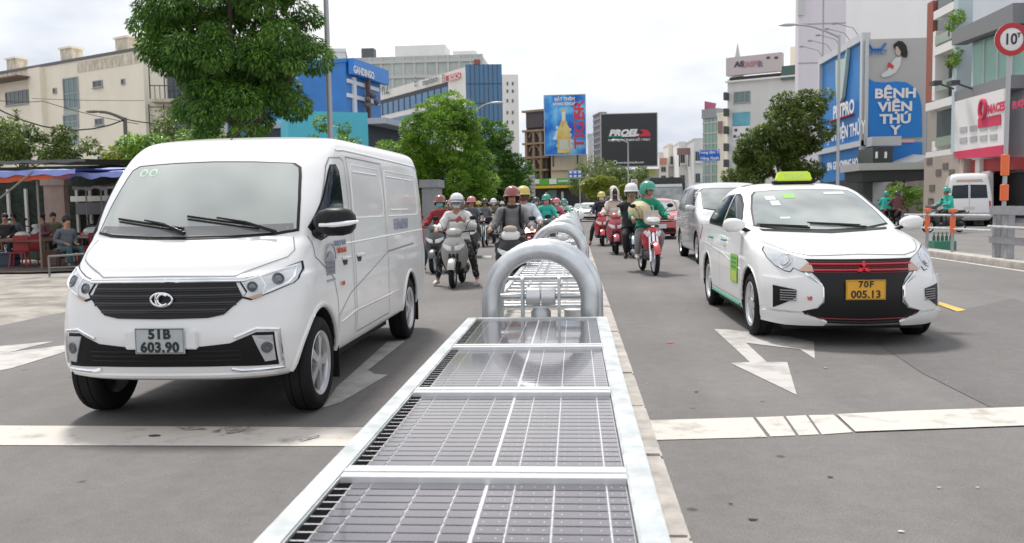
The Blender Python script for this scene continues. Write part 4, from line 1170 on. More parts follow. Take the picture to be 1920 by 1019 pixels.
    def seat():
        rs = []
        for y, rx, z in ((.02, .06, .745), (.06, .11, .765), (.22, .13, .775), (.40, .125, .785), (.62, .115, .81), (.80, .08, .81), (.84, .03, .80)):
            rs.append([(rx * math.cos(2 * PI * q / 16), y, z - .01 + .04 * math.sin(2 * PI * q / 16)) for q in range(16)])
        b = MB(); b.rings(rs); return b
    part('seat', 'seat', seat, mat('black seat vinyl', (.02, .02, .021), .5), t, angle=70)
    def bars():
        b = MB(); b.tube([(-.36, -.24, 1.01), (-.20, -.27, 1.0), (-.08, -.36, .97), (.08, -.36, .97), (.20, -.27, 1.0), (.36, -.24, 1.01)], .013, 8)
        for s in (-1, 1):
            b.tube([(s * .25, -.262, 1.005), (s * .37, -.235, 1.01)], .019, 8)
            b.tube([(s * .22, -.29, 1.0), (s * .35, -.30, .995)], .006, 5)
        return b
    hb = part('handlebar', 'bars', bars, BLKP, t)
    def cowl_():
        rs = []
        for z, rx, cy, ryy in ((.90, .07, -.40, .06), (.93, .13, -.41, .085), (.98, .155, -.40, .09), (1.03, .14, -.38, .08), (1.06, .09, -.35, .06), (1.07, .03, -.34, .03)):
            rs.append([(x, y + (abs(x) / .15) ** 2 * .05, zz) for x, y, zz in oval(0, cy, z, rx, ryy, 2.4, 20)])
        b = MB(); b.rings(rs); return b
    part('handlebar_cowl', 'cowl', cowl_, cowl or paint, hb, angle=60)
    LM = M('scooter lamp glass', .75, .77, .78, rough=.1, coat=.8) if not lit else mat('lit scooter lamp', (.9, .85, .75), .2, emit=(1, .85, .7, 2.5))
    def hlight():
        b = MB(); h = MB()
        if sc:
            for s in (-1, 1):
                b.rings([[(s * (x * q + .11), y - .004 * i, .70 + (z - .70) * q) for x, y, z in ((-.085, -.535, .66), (-.075, -.55, .74), (0, -.52, .76), (.085, -.46, .79), (.08, -.47, .74), (.0, -.52, .67))] for i, q in enumerate((1.05, 1.0, .8))])
        else:
            b.rings([[(x * q, y - .012 * i, .995 + (z - .995) * q) for x, y, z in ((-.10, -.485, .96), (-.12, -.465, 1.01), (-.07, -.46, 1.035), (.07, -.46, 1.035), (.12, -.465, 1.01), (.10, -.485, .96), (0, -.50, .945))] for i, q in enumerate((1.05, 1.0, .8))])
        return b
    part('headlight', k + 'hl', hlight, LM, t, angle=50)
    if not sc:
        for s in (-1, 1):
            def ind():
                b = MB(); b.rings([[(s * (x * q + .09), y - .01 * i, .74 + (z - .74) * q) for x, y, z in ((-.05, -.47, .70), (-.03, -.475, .76), (.05, -.43, .80), (.07, -.40, .76), (.02, -.45, .69))] for i, q in enumerate((1.05, 1, .7))])
                return b
            part('indicator', 'indU%d' % s, ind, M('scooter lamp glass', .75, .77, .78, rough=.1), t)
    for s in (-1, 1):
        def mir():
            b = MB(); b.tube([(s * .20, -.27, 1.01), (s * .24, -.30, 1.14), (s * .31, -.31, 1.22)], .006, 6)
            b.ell((s * .34, -.31, 1.245), (.062, .016, .038), 14, 8); return b
        part('mirror', 'mir%d' % s, mir, BLKP, t)
    def tail():
        b = MB(); b.ell((0, .95, .76), (.07, .04, .035), 12, 6); return b
    part('tail_light', 'tail', tail, M('tail lamp red', .5, .02, .02, rough=.2), t)
    if sc:
        def exh():
            b = MB(); b.tube([(-.12, .2, .30), (-.17, .45, .29), (-.17, .80, .38)], [.03, .05, .045], 10); b.ell((.10, .58, .30), (.06, .18, .09), 12, 8); return b
        part('exhaust', 'exh', exh, BLKP, t)
    return t
# ------------------------------------------------------------------ ground, carriageways, kerbs, markings
def sheet(name, pts, z, m, kind='structure', grid=None):
    b = MB(); b.add([(p[0], p[1], z) for p in pts], [tuple(range(len(pts)))])
    o = b.build(name, m, fix=False)
    if o.data.polygons[0].normal.z < 0: o.data.flip_normals()
    o['kind'] = kind
    return o
def asphalt(name, c, c2, seed):
    """asphalt with fine aggregate, broad tyre polished lanes, patches, dark stains"""
    m = bpy.data.materials.new(name); m.use_nodes = True; t = m.node_tree; b = t.nodes['Principled BSDF']
    N = t.nodes.new; K = t.links.new
    tc = N('ShaderNodeTexCoord'); mp = N('ShaderNodeMapping'); mp.inputs['Location'].default_value = (seed, seed * 2, 0); K(tc.outputs['Object'], mp.inputs[0])
    a = N('ShaderNodeTexNoise'); a.inputs['Scale'].default_value = .45; a.inputs['Detail'].default_value = 8; a.inputs['Roughness'].default_value = .6; K(mp.outputs[0], a.inputs[0])
    st = N('ShaderNodeMapping'); st.inputs['Scale'].default_value = (1.6, .06, 1); K(mp.outputs[0], st.inputs[0])
    s = N('ShaderNodeTexNoise'); s.inputs['Scale'].default_value = 1.0; s.inputs['Detail'].default_value = 4; K(st.outputs[0], s.inputs[0])
    f = N('ShaderNodeTexNoise'); f.inputs['Scale'].default_value = 160; f.inputs['Detail'].default_value = 3; K(mp.outputs[0], f.inputs[0])
    mid = N('ShaderNodeTexNoise'); mid.inputs['Scale'].default_value = 9; mid.inputs['Detail'].default_value = 6; mid.inputs['Roughness'].default_value = .7; K(mp.outputs[0], mid.inputs[0])
    r = N('ShaderNodeValToRGB'); r.color_ramp.elements[0].position = .32; r.color_ramp.elements[1].position = .68
    r.color_ramp.elements[0].color = tuple(c) + (1,); r.color_ramp.elements[1].color = tuple(c2) + (1,); K(a.outputs[0], r.inputs[0])
    def mul(x, y, fac):
        q = N('ShaderNodeMix'); q.data_type = 'RGBA'; q.blend_type = 'MULTIPLY'; q.inputs[0].default_value = fac; K(x, q.inputs[6]); K(y, q.inputs[7]); return q.outputs[2]
    def ramp(x, lo, hi, a_, b_):
        q = N('ShaderNodeValToRGB'); q.color_ramp.elements[0].position = lo; q.color_ramp.elements[1].position = hi; q.color_ramp.elements[0].color = (a_, a_, a_, 1); q.color_ramp.elements[1].color = (b_, b_, b_, 1); K(x, q.inputs[0]); return q.outputs[0]
    col = mul(r.outputs[0], ramp(s.outputs[0], .35, .65, .86, 1.0), 1); col = mul(col, ramp(f.outputs[0], .3, .7, .58, 1.0), 1); col = mul(col, ramp(mid.outputs[0], .40, .62, .90, 1.0), 1)
    sp = N('ShaderNodeTexVoronoi'); sp.inputs['Scale'].default_value = 2.3; K(mp.outputs[0], sp.inputs[0])
    col = mul(col, ramp(sp.outputs['Distance'], .03, .07, .45, 1.0), 1)          # oil drips
    K(col, b.inputs['Base Color']); b.inputs['Roughness'].default_value = .82; b.inputs['Specular IOR Level'].default_value = .35
    bp = N('ShaderNodeBump'); bp.inputs['Strength'].default_value = .35; bp.inputs['Distance'].default_value = .004; K(f.outputs[0], bp.inputs['Height']); K(bp.outputs[0], b.inputs['Normal'])
    return m
ASP = asphalt('worn grey asphalt', (.195, .184, .180), (.250, .235, .230), 3)
ASP2 = asphalt('darker asphalt', (.172, .163, .160), (.212, .200, .196), 11)
DIRT = mat('dusty broken concrete', (.185, .17, .152), .9, col2=(.36, .33, .29), vscale=1.3, lo=.40, hi=.60, bump=.5, bscale=14, detail=9)
CONC = mat('pale kerb concrete', (.42, .39, .355), .85, var=.22, vscale=5, bump=.3, bscale=40, detail=9)
sheet('ground', [(-400, -20), (400, -20), (400, 900), (-400, 900)], -.20, mat('ground dust', (.2, .18, .16), .95, var=.2, vscale=.3))
XL0 = -7.35
sheet('road_left', [(XL0, -4), (-.9, -4), (-.9, 190), (XL0 - 2, 190)], ZL, ASP)
sheet('road_right', [(.36, -4), (7.9, -4), (8.6, 190), (.36, 190)], ZR, ASP)
sheet('road_side', [(8.1, -4), (19.6, -4), (19.6, 190), (8.1, 190)], ZR + .01, asphalt('service road asphalt', (.22, .208, .203), (.27, .255, .248), 5))
b = MB(); b.box(19.6, 60, 2, 190, -.15, .22); b.build('pavement_right', CONC)['kind'] = 'structure'
# darker resurfaced lane on the right, in front of the taxi
p = [gp(1715, 600, ZR + .004), gp(1640, 640, ZR + .004), gp(1730, 700, ZR + .004), gp(1860, 765, ZR + .004), gp(2100, 762, ZR + .004), gp(2100, 640, ZR + .004), gp(1900, 560, ZR + .004)]
o = sheet('road_patch_dark', [(v.x, v.y) for v in p], ZR + .004, ASP2)
# left: dusty verge, broken kerb
def rough_sheet(name, x0, x1, y0, y1, z, m, amp=.05, nx=50, ny=90, edge=0.15, seed=0):
    b = MB(); vs = []; fs = []
    for j in range(ny + 1):
        for i in range(nx + 1):
            u, v = i / nx, j / ny; x = x0 + (x1 - x0) * u; y = y0 + (y1 - y0) * v
            if i == nx: x += noise.noise(Vector((y * .9, seed, 3))) * edge + noise.noise(Vector((y * 4, seed, 3))) * edge * .35
            zz = z + amp * noise.noise(Vector((x * .7, y * .7, seed))) + amp * .4 * noise.noise(Vector((x * 3, y * 3, seed)))
            if i == nx: zz = z - .06
            vs.append((x, y, zz))
    for j in range(ny):
        for i in range(nx): q = j * (nx + 1) + i; fs.append((q, q + 1, q + nx + 2, q + nx + 1))
    b.add(vs, fs); o = b.build(name, m, None, True); o['kind'] = 'structure'; return o
rough_sheet('verge_left', -34, XL0 - .02, 6, 30, -.035, DIRT, .035)
b = MB(); b.box(-60, XL0 - .3, 30, 185, -.15, .06); b.build('pavement_left', mat('paving dust', (.22, .20, .18), .9, var=.2, vscale=2))['kind'] = 'structure'
b = MB(); b.box(XL0 - .45, XL0 - .12, 30.1, 185, -.14, .10); o = b.build('kerb_left', CONC, bevel=.02); o['kind'] = 'structure'
b = MB()
y = -3.0
i = 0
while y < 170:
    L_ = 1.0 if y < 40 else 10
    b.box(-.96, .40, y + .006, y + L_ - .006, -.12, .165 + .004 * (i % 2)); y += L_; i += 1
o = b.build('median_kerb', mat('dusty median concrete', (.40, .37, .34), .85, var=.25, vscale=6, bump=.35, bscale=30, detail=9), bevel=.012); o['kind'] = 'structure'
# white road markings: worn paint, each its own sheet
PNT = mat('worn white road paint', (.26, .235, .215), .75, vscale=4.5, col2=(.54, .505, .46), detail=10, lo=.26, hi=.46)
PNT2 = mat('faded road paint', (.30, .285, .275), .8, vscale=5, col2=(.46, .44, .42), detail=10, lo=.33, hi=.55)
def mark(name, px, z, m=None, dz=.004):
    """marking given by the outline it has on the road"""
    P = [gp(x, y, z) for x, y in px]
    return sheet(name, [(v.x, v.y) for v in P], z + dz, m or PNT)
mark('stop_line', [(-40, 799), (720, 803), (680, 838), (-40, 836)], ZL)
mark('stop_line', [(1196, 790), (1411, 784), (1438, 821), (1211, 827)], ZR)
mark('stop_line', [(1417, 784), (1468, 782), (1492, 818), (1445, 820)], ZR)
mark('stop_line', [(1473, 782), (1511, 780), (1536, 816), (1498, 818)], ZR)
mark('stop_line', [(1516, 780), (1563, 779), (1599, 812), (1541, 816)], ZR)
mark('stop_line', [(1569, 779), (1700, 773), (1960, 764), (1960, 799), (1604, 812)], ZR, dz=.008)
mark('lane_arrow', [(760, 640), (727, 641), (632, 726), (604, 766), (640, 755), (727, 704), (702, 702), (690, 695)], ZL, PNT2)
mark('lane_arrow', [(-60, 655), (100, 641), (20, 661), (140, 646), (150, 652), (20, 692), (-60, 706)], ZL, PNT2)
mark('lane_arrow', [(1339, 618), (1366, 619), (1478, 632), (1526, 642), (1528, 674), (1500, 656), (1399, 644), (1438, 680), (1476, 680), (1494, 742), (1370, 682), (1406, 680)], ZR, PNT2)
mark('lane_dash', [(903, 480), (922, 480), (920, 485), (905, 485)], ZL, PNT2)
mark('lane_dash', [(745, 487), (765, 487), (760, 492), (742, 492)], ZL, PNT2)
YEL = mat('yellow road paint', (.42, .30, .06), .75, vscale=6, col2=(.62, .46, .12), detail=9)
mark('yellow_line', [(1740, 566), (1760, 567), (1812, 583), (1795, 586)], ZR, YEL, dz=.009)
mark('yellow_line', [(1735, 575), (1750, 576), (1765, 584), (1745, 586)], ZR, YEL, dz=.009)
for k, P in enumerate(([(330, 803), (372, 802), (388, 807), (345, 809)], [(420, 804), (470, 802), (452, 812), (426, 816)], [(395, 812), (415, 806), (412, 813)], [(560, 826), (600, 818), (596, 822), (566, 830)])):
    mark('tyre_mark', P, ZL, mat('tyre rubber smear', (.10, .09, .085), .8, vscale=22, col2=(.48, .45, .41), lo=.42, hi=.56, detail=8, stretch=(1, 3, 1)), dz=.008)
# litter on the road
random.seed(5)
def bit(name, label, px, py, z, s, m, cat='litter'):
    b = MB(); n = 7; P = [(s * random.uniform(.5, 1) * math.cos(6.28 * k / n), s * .45 * random.uniform(.5, 1) * math.sin(6.28 * k / n)) for k in range(n)]
    b.prism(P, .0, .003, 'z'); o = b.build(name, m, rz=random.uniform(-.6, .6), loc=gp(px, py, z + .004)); return tag(o, label, cat, 'scraps of litter on the asphalt')
bit('paper_scrap', 'red paper scrap lying on the road left of the turn arrow', 1256, 643, ZR, .05, M('red scrap', .55, .12, .12))
for px, py, s, lb in ((1213, 719, .012, 'tiny pale scrap on the asphalt close to the median kerb'), (1760, 915, .012, 'left one of two pale scraps at the lower right'), (1833, 915, .012, 'right one of two pale scraps at the lower right'), (1688, 997, .018, 'pale scrap nearest the lower edge of the photo'), (1548, 690, .014, 'pale scrap lying right of the big turn arrow'), (1775, 717, .011, 'tiny pale scrap on the dark resurfaced patch')):
    bit('paper_scrap', lb, px, py, ZR, s, M('pale scrap', .62, .60, .56))
for px, py, s, lb in ((1411, 974, .026, 'largest dark dry leaf on the lower right asphalt'), (1558, 895, .018, 'dark dry leaf below the right stop line'), (1305, 735, .018, 'dark dry leaf above the right stop line'), (1370, 945, .012, 'smallest dark dry leaf, beside the largest one')):
    bit('dry_leaf', lb, px, py, ZR, s, M('dry leaf', .06, .05, .045))
bit('dry_leaf', 'dark dry leaf lying on the white stop line', 290, 817, ZL + .004, .045, M('dry leaf', .06, .05, .045))

# ------------------------------------------------------------------ solar panels on the median
GALV = mat('galvanised steel', (.44, .465, .475), .42, .55, vscale=7, col2=(.60, .63, .64), detail=9, rvar=.15)
PIPE = mat('satin galvanised pipe', (.60, .625, .65), .34, .80, var=.12, vscale=5, detail=6, rvar=.12)
ALU = mat('mill aluminium', (.72, .73, .74), .38, .5, var=.04, vscale=8)
CELL = mat('solar cell', (.085, .073, .088), .22, .0, var=.18, vscale=3.0, coat=1.0, spec=.6)
BACK = mat('cell grid white', (.72, .71, .74), .35, coat=1.0)
ZP = .45; PX0, PX1 = -.885, .245
t = thing('solar_array', 'long galvanised frame of solar panels running down the median towards the hoops', 'solar panels', ((PX0 + PX1) / 2, 0, ZP))
hw = (PX1 - PX0) / 2
for s in (-1, 1):
    b = MB(); b.box(s * hw - (.085 if s > 0 else 0), s * hw + (0 if s > 0 else .085), -1.6, 6.86, -.10, .006); b.build('side_rail', GALV, t, bevel=.006)
b = MB(); b.box(-hw + .085, hw - .085, 6.80, 6.858, -.10, .005); b.build('end_rail', GALV, t)
for yy in (-1.2, 1.4, 4.0, 6.6):
    for s in (-1, 1):
        b = MB(); b.box(s * (hw - .06) - .03, s * (hw - .06) + .03, yy - .03, yy + .03, -.30, -.101); b.build('leg', GALV, t)
bars_y = [6.78, 5.42, 4.09, 2.80, 1.50, .20, -1.10]
for yy in bars_y[1:6]:
    b = MB(); b.box(-hw + .09, hw - .087, yy - .062, yy + .062, -.02, .012); b.box(-hw + .09, hw - .087, yy - .014, yy + .014, .0125, .017); b.build('cross_bar', ALU, t, bevel=.002)
ratios = [0, 90, 320, 500, 630, 760, 940, 1175, 1265]
order = ['farthest', 'fourth', 'third', 'second', 'nearest']
random.seed(3)
lab = ['solar panel at the far end of the steel frame, mirroring the first hoop', 'solar panel second from the far end of the frame', 'solar panel in the middle of the row, third from the hoop', 'solar panel nearest the camera, cut by the lower edge of the photo', 'solar panel']
for k in range(4):
    y1 = bars_y[k] - (.064 if k else .0); y0 = bars_y[k + 1] + .064
    x0, x1 = PX0 + .09, PX1 - .09
    xs = x0 + .045
    st = bpy.data.objects.new('solar_panel', None); link(st, t); st.location = ((x0 + x1) / 2 - (PX0 + PX1) / 2, (y0 + y1) / 2, 0)
    W_ = (x1 - x0) / 2; H_ = (y1 - y0) / 2
    b = MB(); b.box(-W_, W_, -H_, H_, -.04, -.012); b.build('backsheet', BACK if k else BACK, st)
    b = MB(); b.box(-W_ - .003, -W_ + .0425, -H_, H_, -.0118, -.0095); b.build('dark_edge', M('black gap', .006, .006, .006, rough=1.0, spec=.05), st)
    b = MB(); n = 19 if k else 20; rh = 2 * H_ / n
    b.mi = 1
    for j in range(n): b.box(-W_ - .002, -W_ + .045, -H_ + j * rh - .003, -H_ + j * rh + .003, -.0093, -.0085)
    b.mi = 0
    X0 = -W_ + .046; WW = 2 * W_ - .046
    for i in range(8):
        xa = X0 + WW * ratios[i] / 1265; xb = X0 + WW * ratios[i + 1] / 1265
        ga = .006 if i == 4 else .0024; gb_ = .006 if i == 3 else .0024
        q = (0, 0, 0, 0, 2, 3, 3, 2)[i]
        for j in range(n):
            z = -.0085
            b.mi = 0; b.add([(xa + ga, -H_ + j * rh + .0042, z), (xb - gb_, -H_ + j * rh + .0042, z), (xb - gb_, -H_ + (j + 1) * rh - .0042, z), (xa + ga, -H_ + (j + 1) * rh - .0042, z)], [(0, 1, 2, 3)])
            b.mi = 1
            for c in range(q):
                cx = xa + (xb - xa) * (c + .5) / q; cy = -H_ + (j + .5) * rh; b.box(cx - .002, cx + .002, cy - .002, cy + .002, -.0084, -.0078)
    b.build('cells', [CELL, BACK], st, fix=False)

# ------------------------------------------------------------------ hoops with rollers further along the median
HX = -.30
def hoop_unit():
    t = thing('roller_hoop', 'first and largest galvanised hoop with hub roller, directly behind the solar panels', 'barrier hoop', (HX, 7.12, .165), group='steel hoops along the median')
    Rr = .415; zc = .40; r = .078
    for y, nm in ((0, 'front_hoop'), (.30, 'rear_hoop')):
        q_ = Rr if y == 0 else Rr + .018; xo = 0 if y == 0 else .028
        b = MB(); pts = [(xo - q_, y, 0)] + [(xo + q_ * math.cos(R(a)), y, zc + q_ * math.sin(R(a))) for a in range(180, -1, -7)] + [(xo + q_, y, 0)]
        b.tube(pts, r if y == 0 else r * .95, 20); b.build(nm, PIPE, t, True, 60)
    b = MB()
    for y in (0.0, .30):
        for s in (-1, 1): b.box(s * Rr - .10, s * Rr + .10, y - .10, y + .10, .001, .015)
    b.build('foot_plates', GALV, t, bevel=.003)
    hz = .42
    for x0, x1 in ((-.125, -.004), (.004, .125)):
        b = MB(); b.lathe([(.0, x0), (.078, x0), (.082, x0 + .006), (.082, x1 - .006), (.078, x1), (0, x1)], (0, .12, hz), 'x', 28); b.build('roller', ALU, t, True, 30)
    for x in (-.155, .155):
        b = MB(); P = [(.12 + .105 * math.cos(R(a)) * 1.0, hz + .02 + .16 * math.sin(R(a))) for a in range(0, 181, 12)] + [(.015, .02), (.225, .02)]
        b.prism(P, x - .012, x + .012, 'x'); b.build('side_plate', GALV, t, True, 30)
    b = MB(); b.tube([(-Rr + .06, .12, hz), (Rr - .06, .12, hz)], .024, 12); b.build('axle', PIPE, t, True)
    for z in (.55, .30):
        b = MB(); b.tube([(-Rr + .02, .42, z), (Rr - .02, .42, z)], .018, 10); b.build('cross_tube', PIPE, t, True)
    b = MB(); b.lathe([(0, .0), (.085, .0), (.085, .17), (.06, .20), (0, .20)], (.0, .12, .12), 'z', 20); b.build('hub_base', GALV, t, True, 40)
    b = MB(); b.lathe([(0, .0), (.075, .0), (.075, .19), (0, .20)], (.27, .25, .10), 'z', 20); b.build('battery_can', M('white plastic', .7, .7, .68, rough=.4), t, True, 40)
    return t
def copy_tree(o, parent=None):
    c = o.copy(); COL.objects.link(c)
    if parent is not None: c.parent = parent
    for ch in list(o.children): copy_tree(ch, c)
    return c
H0 = hoop_unit()
words = ['second', 'third', 'fourth', 'fifth', 'sixth', 'seventh', 'eighth', 'ninth', 'tenth', 'eleventh', 'twelfth']
hoops_y = [14.6, 20.4, 26.2, 32.0, 38.5, 46, 54, 63, 73, 85]
for k, yy in enumerate(hoops_y):
    c = copy_tree(H0); c.location.y = yy; c['label'] = '%s galvanised hoop along the median, counted from the solar panels' % words[k]
def slat_frame(y0, y1, label):
    t = thing('slat_frame', label, 'steel frame', (HX, y0, .165), group='slatted steel frames between the hoops')
    for s in (-1, 1):
        b = MB(); b.box(s * .50 - .03, s * .50 + .03, 0, y1 - y0, .20, .27); b.build('side_rail', GALV, t)
    n = int((y1 - y0) / .42); b = MB()
    for i in range(n):
        b.tube([(-.47, .25 + i * .42, .235), (.47, .25 + i * .42, .235)], .016, 8)
    o = b.build('rungs', PIPE, t, True)
    for i in range(0, n, 4):
        b = MB()
        for s in (-1, 1): b.box(s * .46 - .02, s * .46 + .02, .22 + i * .42, .28 + i * .42, 0, .2)
        b.build('legs', GALV, t)
    for s in (-1, 1):
        b = MB(); b.tube([(s * .16, .6, .42), (s * .16, y1 - y0 - .4, .42)], .015, 8); b.build('inner_rail', PIPE, t, True)
for k, (a, c) in enumerate(zip([7.12] + hoops_y[:4], hoops_y[:5])):
    slat_frame(a + .55, c - .15, 'slatted steel frame between the %s and the %s hoop' % ((['first'] + words)[k], words[k]))

# ------------------------------------------------------------------ buildings
class Bld:
    """building whose front runs from A to B (left to right in view); local x along it, y into it"""
    def __init__(s, name, label, A, B, H, depth, m, cat='building', group=None, z0=0.0, roof=True, body=True):
        A, B = Vector((A[0], A[1], z0)), Vector((B[0], B[1], z0)); u = B - A; s.W = u.length; s.H = H - z0
        s.r = thing(name, label, cat, A, math.atan2(u.y, u.x), group); s.A = A; s.u = u.normalized(); s.n = Vector((-s.u.y, s.u.x, 0)); s.z0 = z0
        if body:
            b = MB(); b.box(0, s.W, 0, depth, -.25, s.H); s.body = b.build('wall', m, s.r)
            if roof:
                b = MB(); b.box(-.08, s.W + .08, -.08, depth + .08, s.H + .001, s.H + .28); b.build('parapet', m, s.r)
    def f(s, px, py, off=0.0):
        """local (x, z) where the view ray through a pixel meets the front plane"""
        d = ray(px, py); o = Vector((0, 0, CAMZ)); P0 = s.A + s.n * off
        t = (P0 - o).dot(s.n) / d.dot(s.n); q = o + d * t
        return (q - s.A).dot(s.u), q.z - s.z0
    def rect(s, px0, py0, px1, py1, o=0.0):
        xa, za = s.f(px0, (py0 + py1) / 2, o)[0], s.f((px0 + px1) / 2, py0, o)[1]
        xb, zb = s.f(px1, (py0 + py1) / 2, o)[0], s.f((px0 + px1) / 2, py1, o)[1]
        return min(xa, xb), max(xa, xb), min(za, zb), max(za, zb)
    def win(s, r, cols=3, rows=1, fm=None, gm=None, y=0.0, sill=True, fr=.07):
        x0, x1, z0, z1 = r; fm = fm or WFR; gm = gm or WGL
        b = MB(); p = .09
        b.box(x0 - fr, x0, y - p, y + .01, z0 - fr, z1 + fr); b.box(x1, x1 + fr, y - p, y + .01, z0 - fr, z1 + fr)
        b.box(x0, x1, y - p, y + .01, z1, z1 + fr); b.box(x0, x1, y - p, y + .01, z0 - fr, z0)
        for i in range(1, cols):
            x = x0 + (x1 - x0) * i / cols; b.box(x - fr * .4, x + fr * .4, y - p * .7, y + .01, z0, z1)
        for i in range(1, rows):
            z = z0 + (z1 - z0) * i / rows; b.box(x0, x1, y - p * .6, y + .01, z - fr * .35, z + fr * .35)
        if sill: b.box(x0 - fr * 2, x1 + fr * 2, y - p * 2, y + .01, z0 - fr * 2, z0 - fr - .003)
        w_ = b.build('window', fm, s.r)
        b = MB(); b.box(x0 + .002, x1 - .002, y - .03, y + .005, z0 + .002, z1 - .002); b.build('pane', gm, w_)
        return w_
    def slab(s, name, r, m, y0=-.15, y1=.0, parent=None, bevel=0):
        x0, x1, z0, z1 = r; b = MB(); b.box(x0, x1, y0, y1, z0, z1); return b.build(name, m, parent or s.r, bevel=bevel)
    def text(s, name, st, size, m, px, py, off=-.2, **k):
        x, z = s.f(px, py, off); 
        o = bpy.data.objects.new(name, text_mesh(st, size, **k)); me = o.data
        me.transform(Matrix(((1, 0, 0), (0, 0, -1), (0, 1, 0))).to_4x4()); me.materials.clear(); me.materials.append(m)
        link(o, s.r); o.location = (x, off, z); return o
WFR = M('window frame grey', .34, .35, .36)
WGL = mat('window glass dark', (.05, .065, .075), .12, spec=.7)
WGL2 = mat('window glass green', (.10, .17, .17), .12, spec=.7)
def wall(name, c, v=.10, s=.5, c2=None): return mat(name, c, .9, var=v, vscale=s, col2=c2, detail=10, stretch=(1, 1, .35))
CREAM = wall('cream render', (.80, .745, .625), .05)
CREAM2 = wall('peeling cream render', (.45, .39, .31), .1, 3.0, (.74, .68, .56))

# three storey cream block on the left
H = at(272, 93, 66).z; P0 = at(272, 200, 66); A = gp(-60, 150, H)
B1 = Bld('cream_building', 'long cream three-storey block with peeling parapet and a tall stair window', A, P0, H, 14, CREAM, roof=False)
b = MB(); xx = B1.f(150, 110)[0]
b.box(-.1, B1.W + .1, -.10, .2, B1.H + .001, B1.H + .22); b.build('roof_edge', M('dark roof edge', .12, .12, .13), B1.r)
B1.slab('peeling_band', B1.rect(145, 108, 262, 128), CREAM2, -.03)
B1.slab('peeling_band', B1.rect(-50, 136, 66, 156), CREAM2, -.03)
r = B1.rect(66, 126, 88, 300); B1.slab('pilaster', (r[0], r[1], 0, B1.H - .1), CREAM, -.45)
B1.win(B1.rect(12, 172, 58, 195), 6); B1.win(B1.rect(45, 238, 62, 262), 3); B1.win(B1.rect(-40, 176, -8, 200), 5)
for y0, y1 in ((148, 203), (217, 240), (247, 272), (283, 305)): B1.win(B1.rect(121, y0, 147, y1), 3, 2, WFR, WGL2, sill=False, fr=.1)
B1.slab('stair_strip', B1.rect(120, 204, 148, 216), mat('pale green spandrel', (.35, .42, .38), .6), -.05)
B1.win(B1.rect(176, 153, 192, 163), 2); B1.win(B1.rect(180, 224, 194, 234), 2); B1.win(B1.rect(229, 150, 234, 158), 1, sill=False); B1.win(B1.rect(101, 167, 106, 175), 1, sill=False); B1.win(B1.rect(185, 294, 197, 302), 2)
b = MB(); x, z = B1.f(20, 152); x2, _ = B1.f(66, 152)
b.box(x - 6, x2, -1.6, 0, z - .12, z); b.build('canopy', M('rusty canopy', .14, .10, .08), B1.r)
for px in (14, 117, 222):
    x, z = B1.f(px, 110)
    b = MB(); b.box(x - .75, x + .75, .3, 1.4, B1.H + .22, B1.H + 1.25); c = b.build('roof_vent', CREAM2, B1.r); b = MB(); b.box(x - .9, x + .9, .2, 1.5, B1.H + 1.251, B1.H + 1.4); b.build('cap', CREAM, c)
# return wing with balconies and the cream block behind the big tree
H = at(648, 98, 70).z; P1 = at(650, 200, 70); A = Vector((P0.x + .3, P0.y + .6, 0))
B2 = Bld('cream_building', 'cream block behind the big tree with a row of barred windows', A, P1, H, 10, CREAM)
B2.win(B2.rect(576, 143, 628, 168), 6); B2.win(B2.rect(430, 110, 500, 140), 6); B2.win(B2.rect(500, 210, 560, 240), 5)
B2.slab('cream_panel', B2.rect(548, 175, 640, 208), CREAM, -.06)
for py in (190, 262):
    r = B2.rect(290, py - 60, 380, py)
    sl = B2.slab('balcony', (r[0], r[1], r[2] - .25, r[2]), CREAM2, -1.6)
    b = MB(); x0, x1, z0 = r[0], r[1], r[2]
    for i in range(11): x = x0 + (x1 - x0) * i / 10; b.tube([(x, -1.55, z0), (x, -1.55, z0 + 1.0)], .03, 5)
    b.tube([(x0, -1.55, z0 + 1.0), (x1, -1.55, z0 + 1.0)], .04, 5); b.tube([(x0, -1.55, z0 + 2.4), (x1, -1.55, z0 + 2.4)], .04, 5)
    for i in (0, 3, 6, 10): x = x0 + (x1 - x0) * i / 10; b.tube([(x, -1.55, z0), (x, -1.55, z0 + 2.6)], .05, 5)
    b.build('balcony_rail', M('dark iron', .06, .06, .06), sl)
    B2.win((x0 + 1, x0 + 3.2, z0 + .2, z0 + 2.2), 2, sill=False)
# blue signed building
P = at(650, 200, 62); Q = at(714, 200, 68); H = at(714, 140, 68).z
B3 = Bld('blue_building', 'blue fronted shop building with white crossing bands, beside the cream block', P, Q, H, 10, mat('blue cladding', (.03, .18, .50), .5, var=.08, vscale=.6))
for y0 in (160, 186): B3.slab('white_band', B3.rect(650, y0 - 3, 708, y0 + 4), M('white band', .65, .66, .68), -.14)
B3.slab('white_band', B3.rect(660, 146, 665, 214), M('white band', .65, .66, .68), -.18)
b = MB(); r = B3.rect(650, 122, 716, 150); B3.slab('sign_board', r, mat('bright blue sign', (.02, .20, .62), .4), -.6, -.15)
B3.text('sign_text', 'GANDINGO', .72, M('white lettering', .75, .75, .75), 683, 137, off=-.66, bold=.03, sx=.9)
b = MB(); x, z = B3.f(683, 190)
for a in range(5): b.ell((x + math.cos(a * 1.3) * .9, -.6, z + math.sin(a * 2.1) * .5), (.38, .2, .22), 10, 6)
b.box(x - .12, x + .12, -.5, -.2, z - 2.2, z + 1.8); b.build('wall_ornament', M('bronze ornament', .12, .08, .08), B3.r)
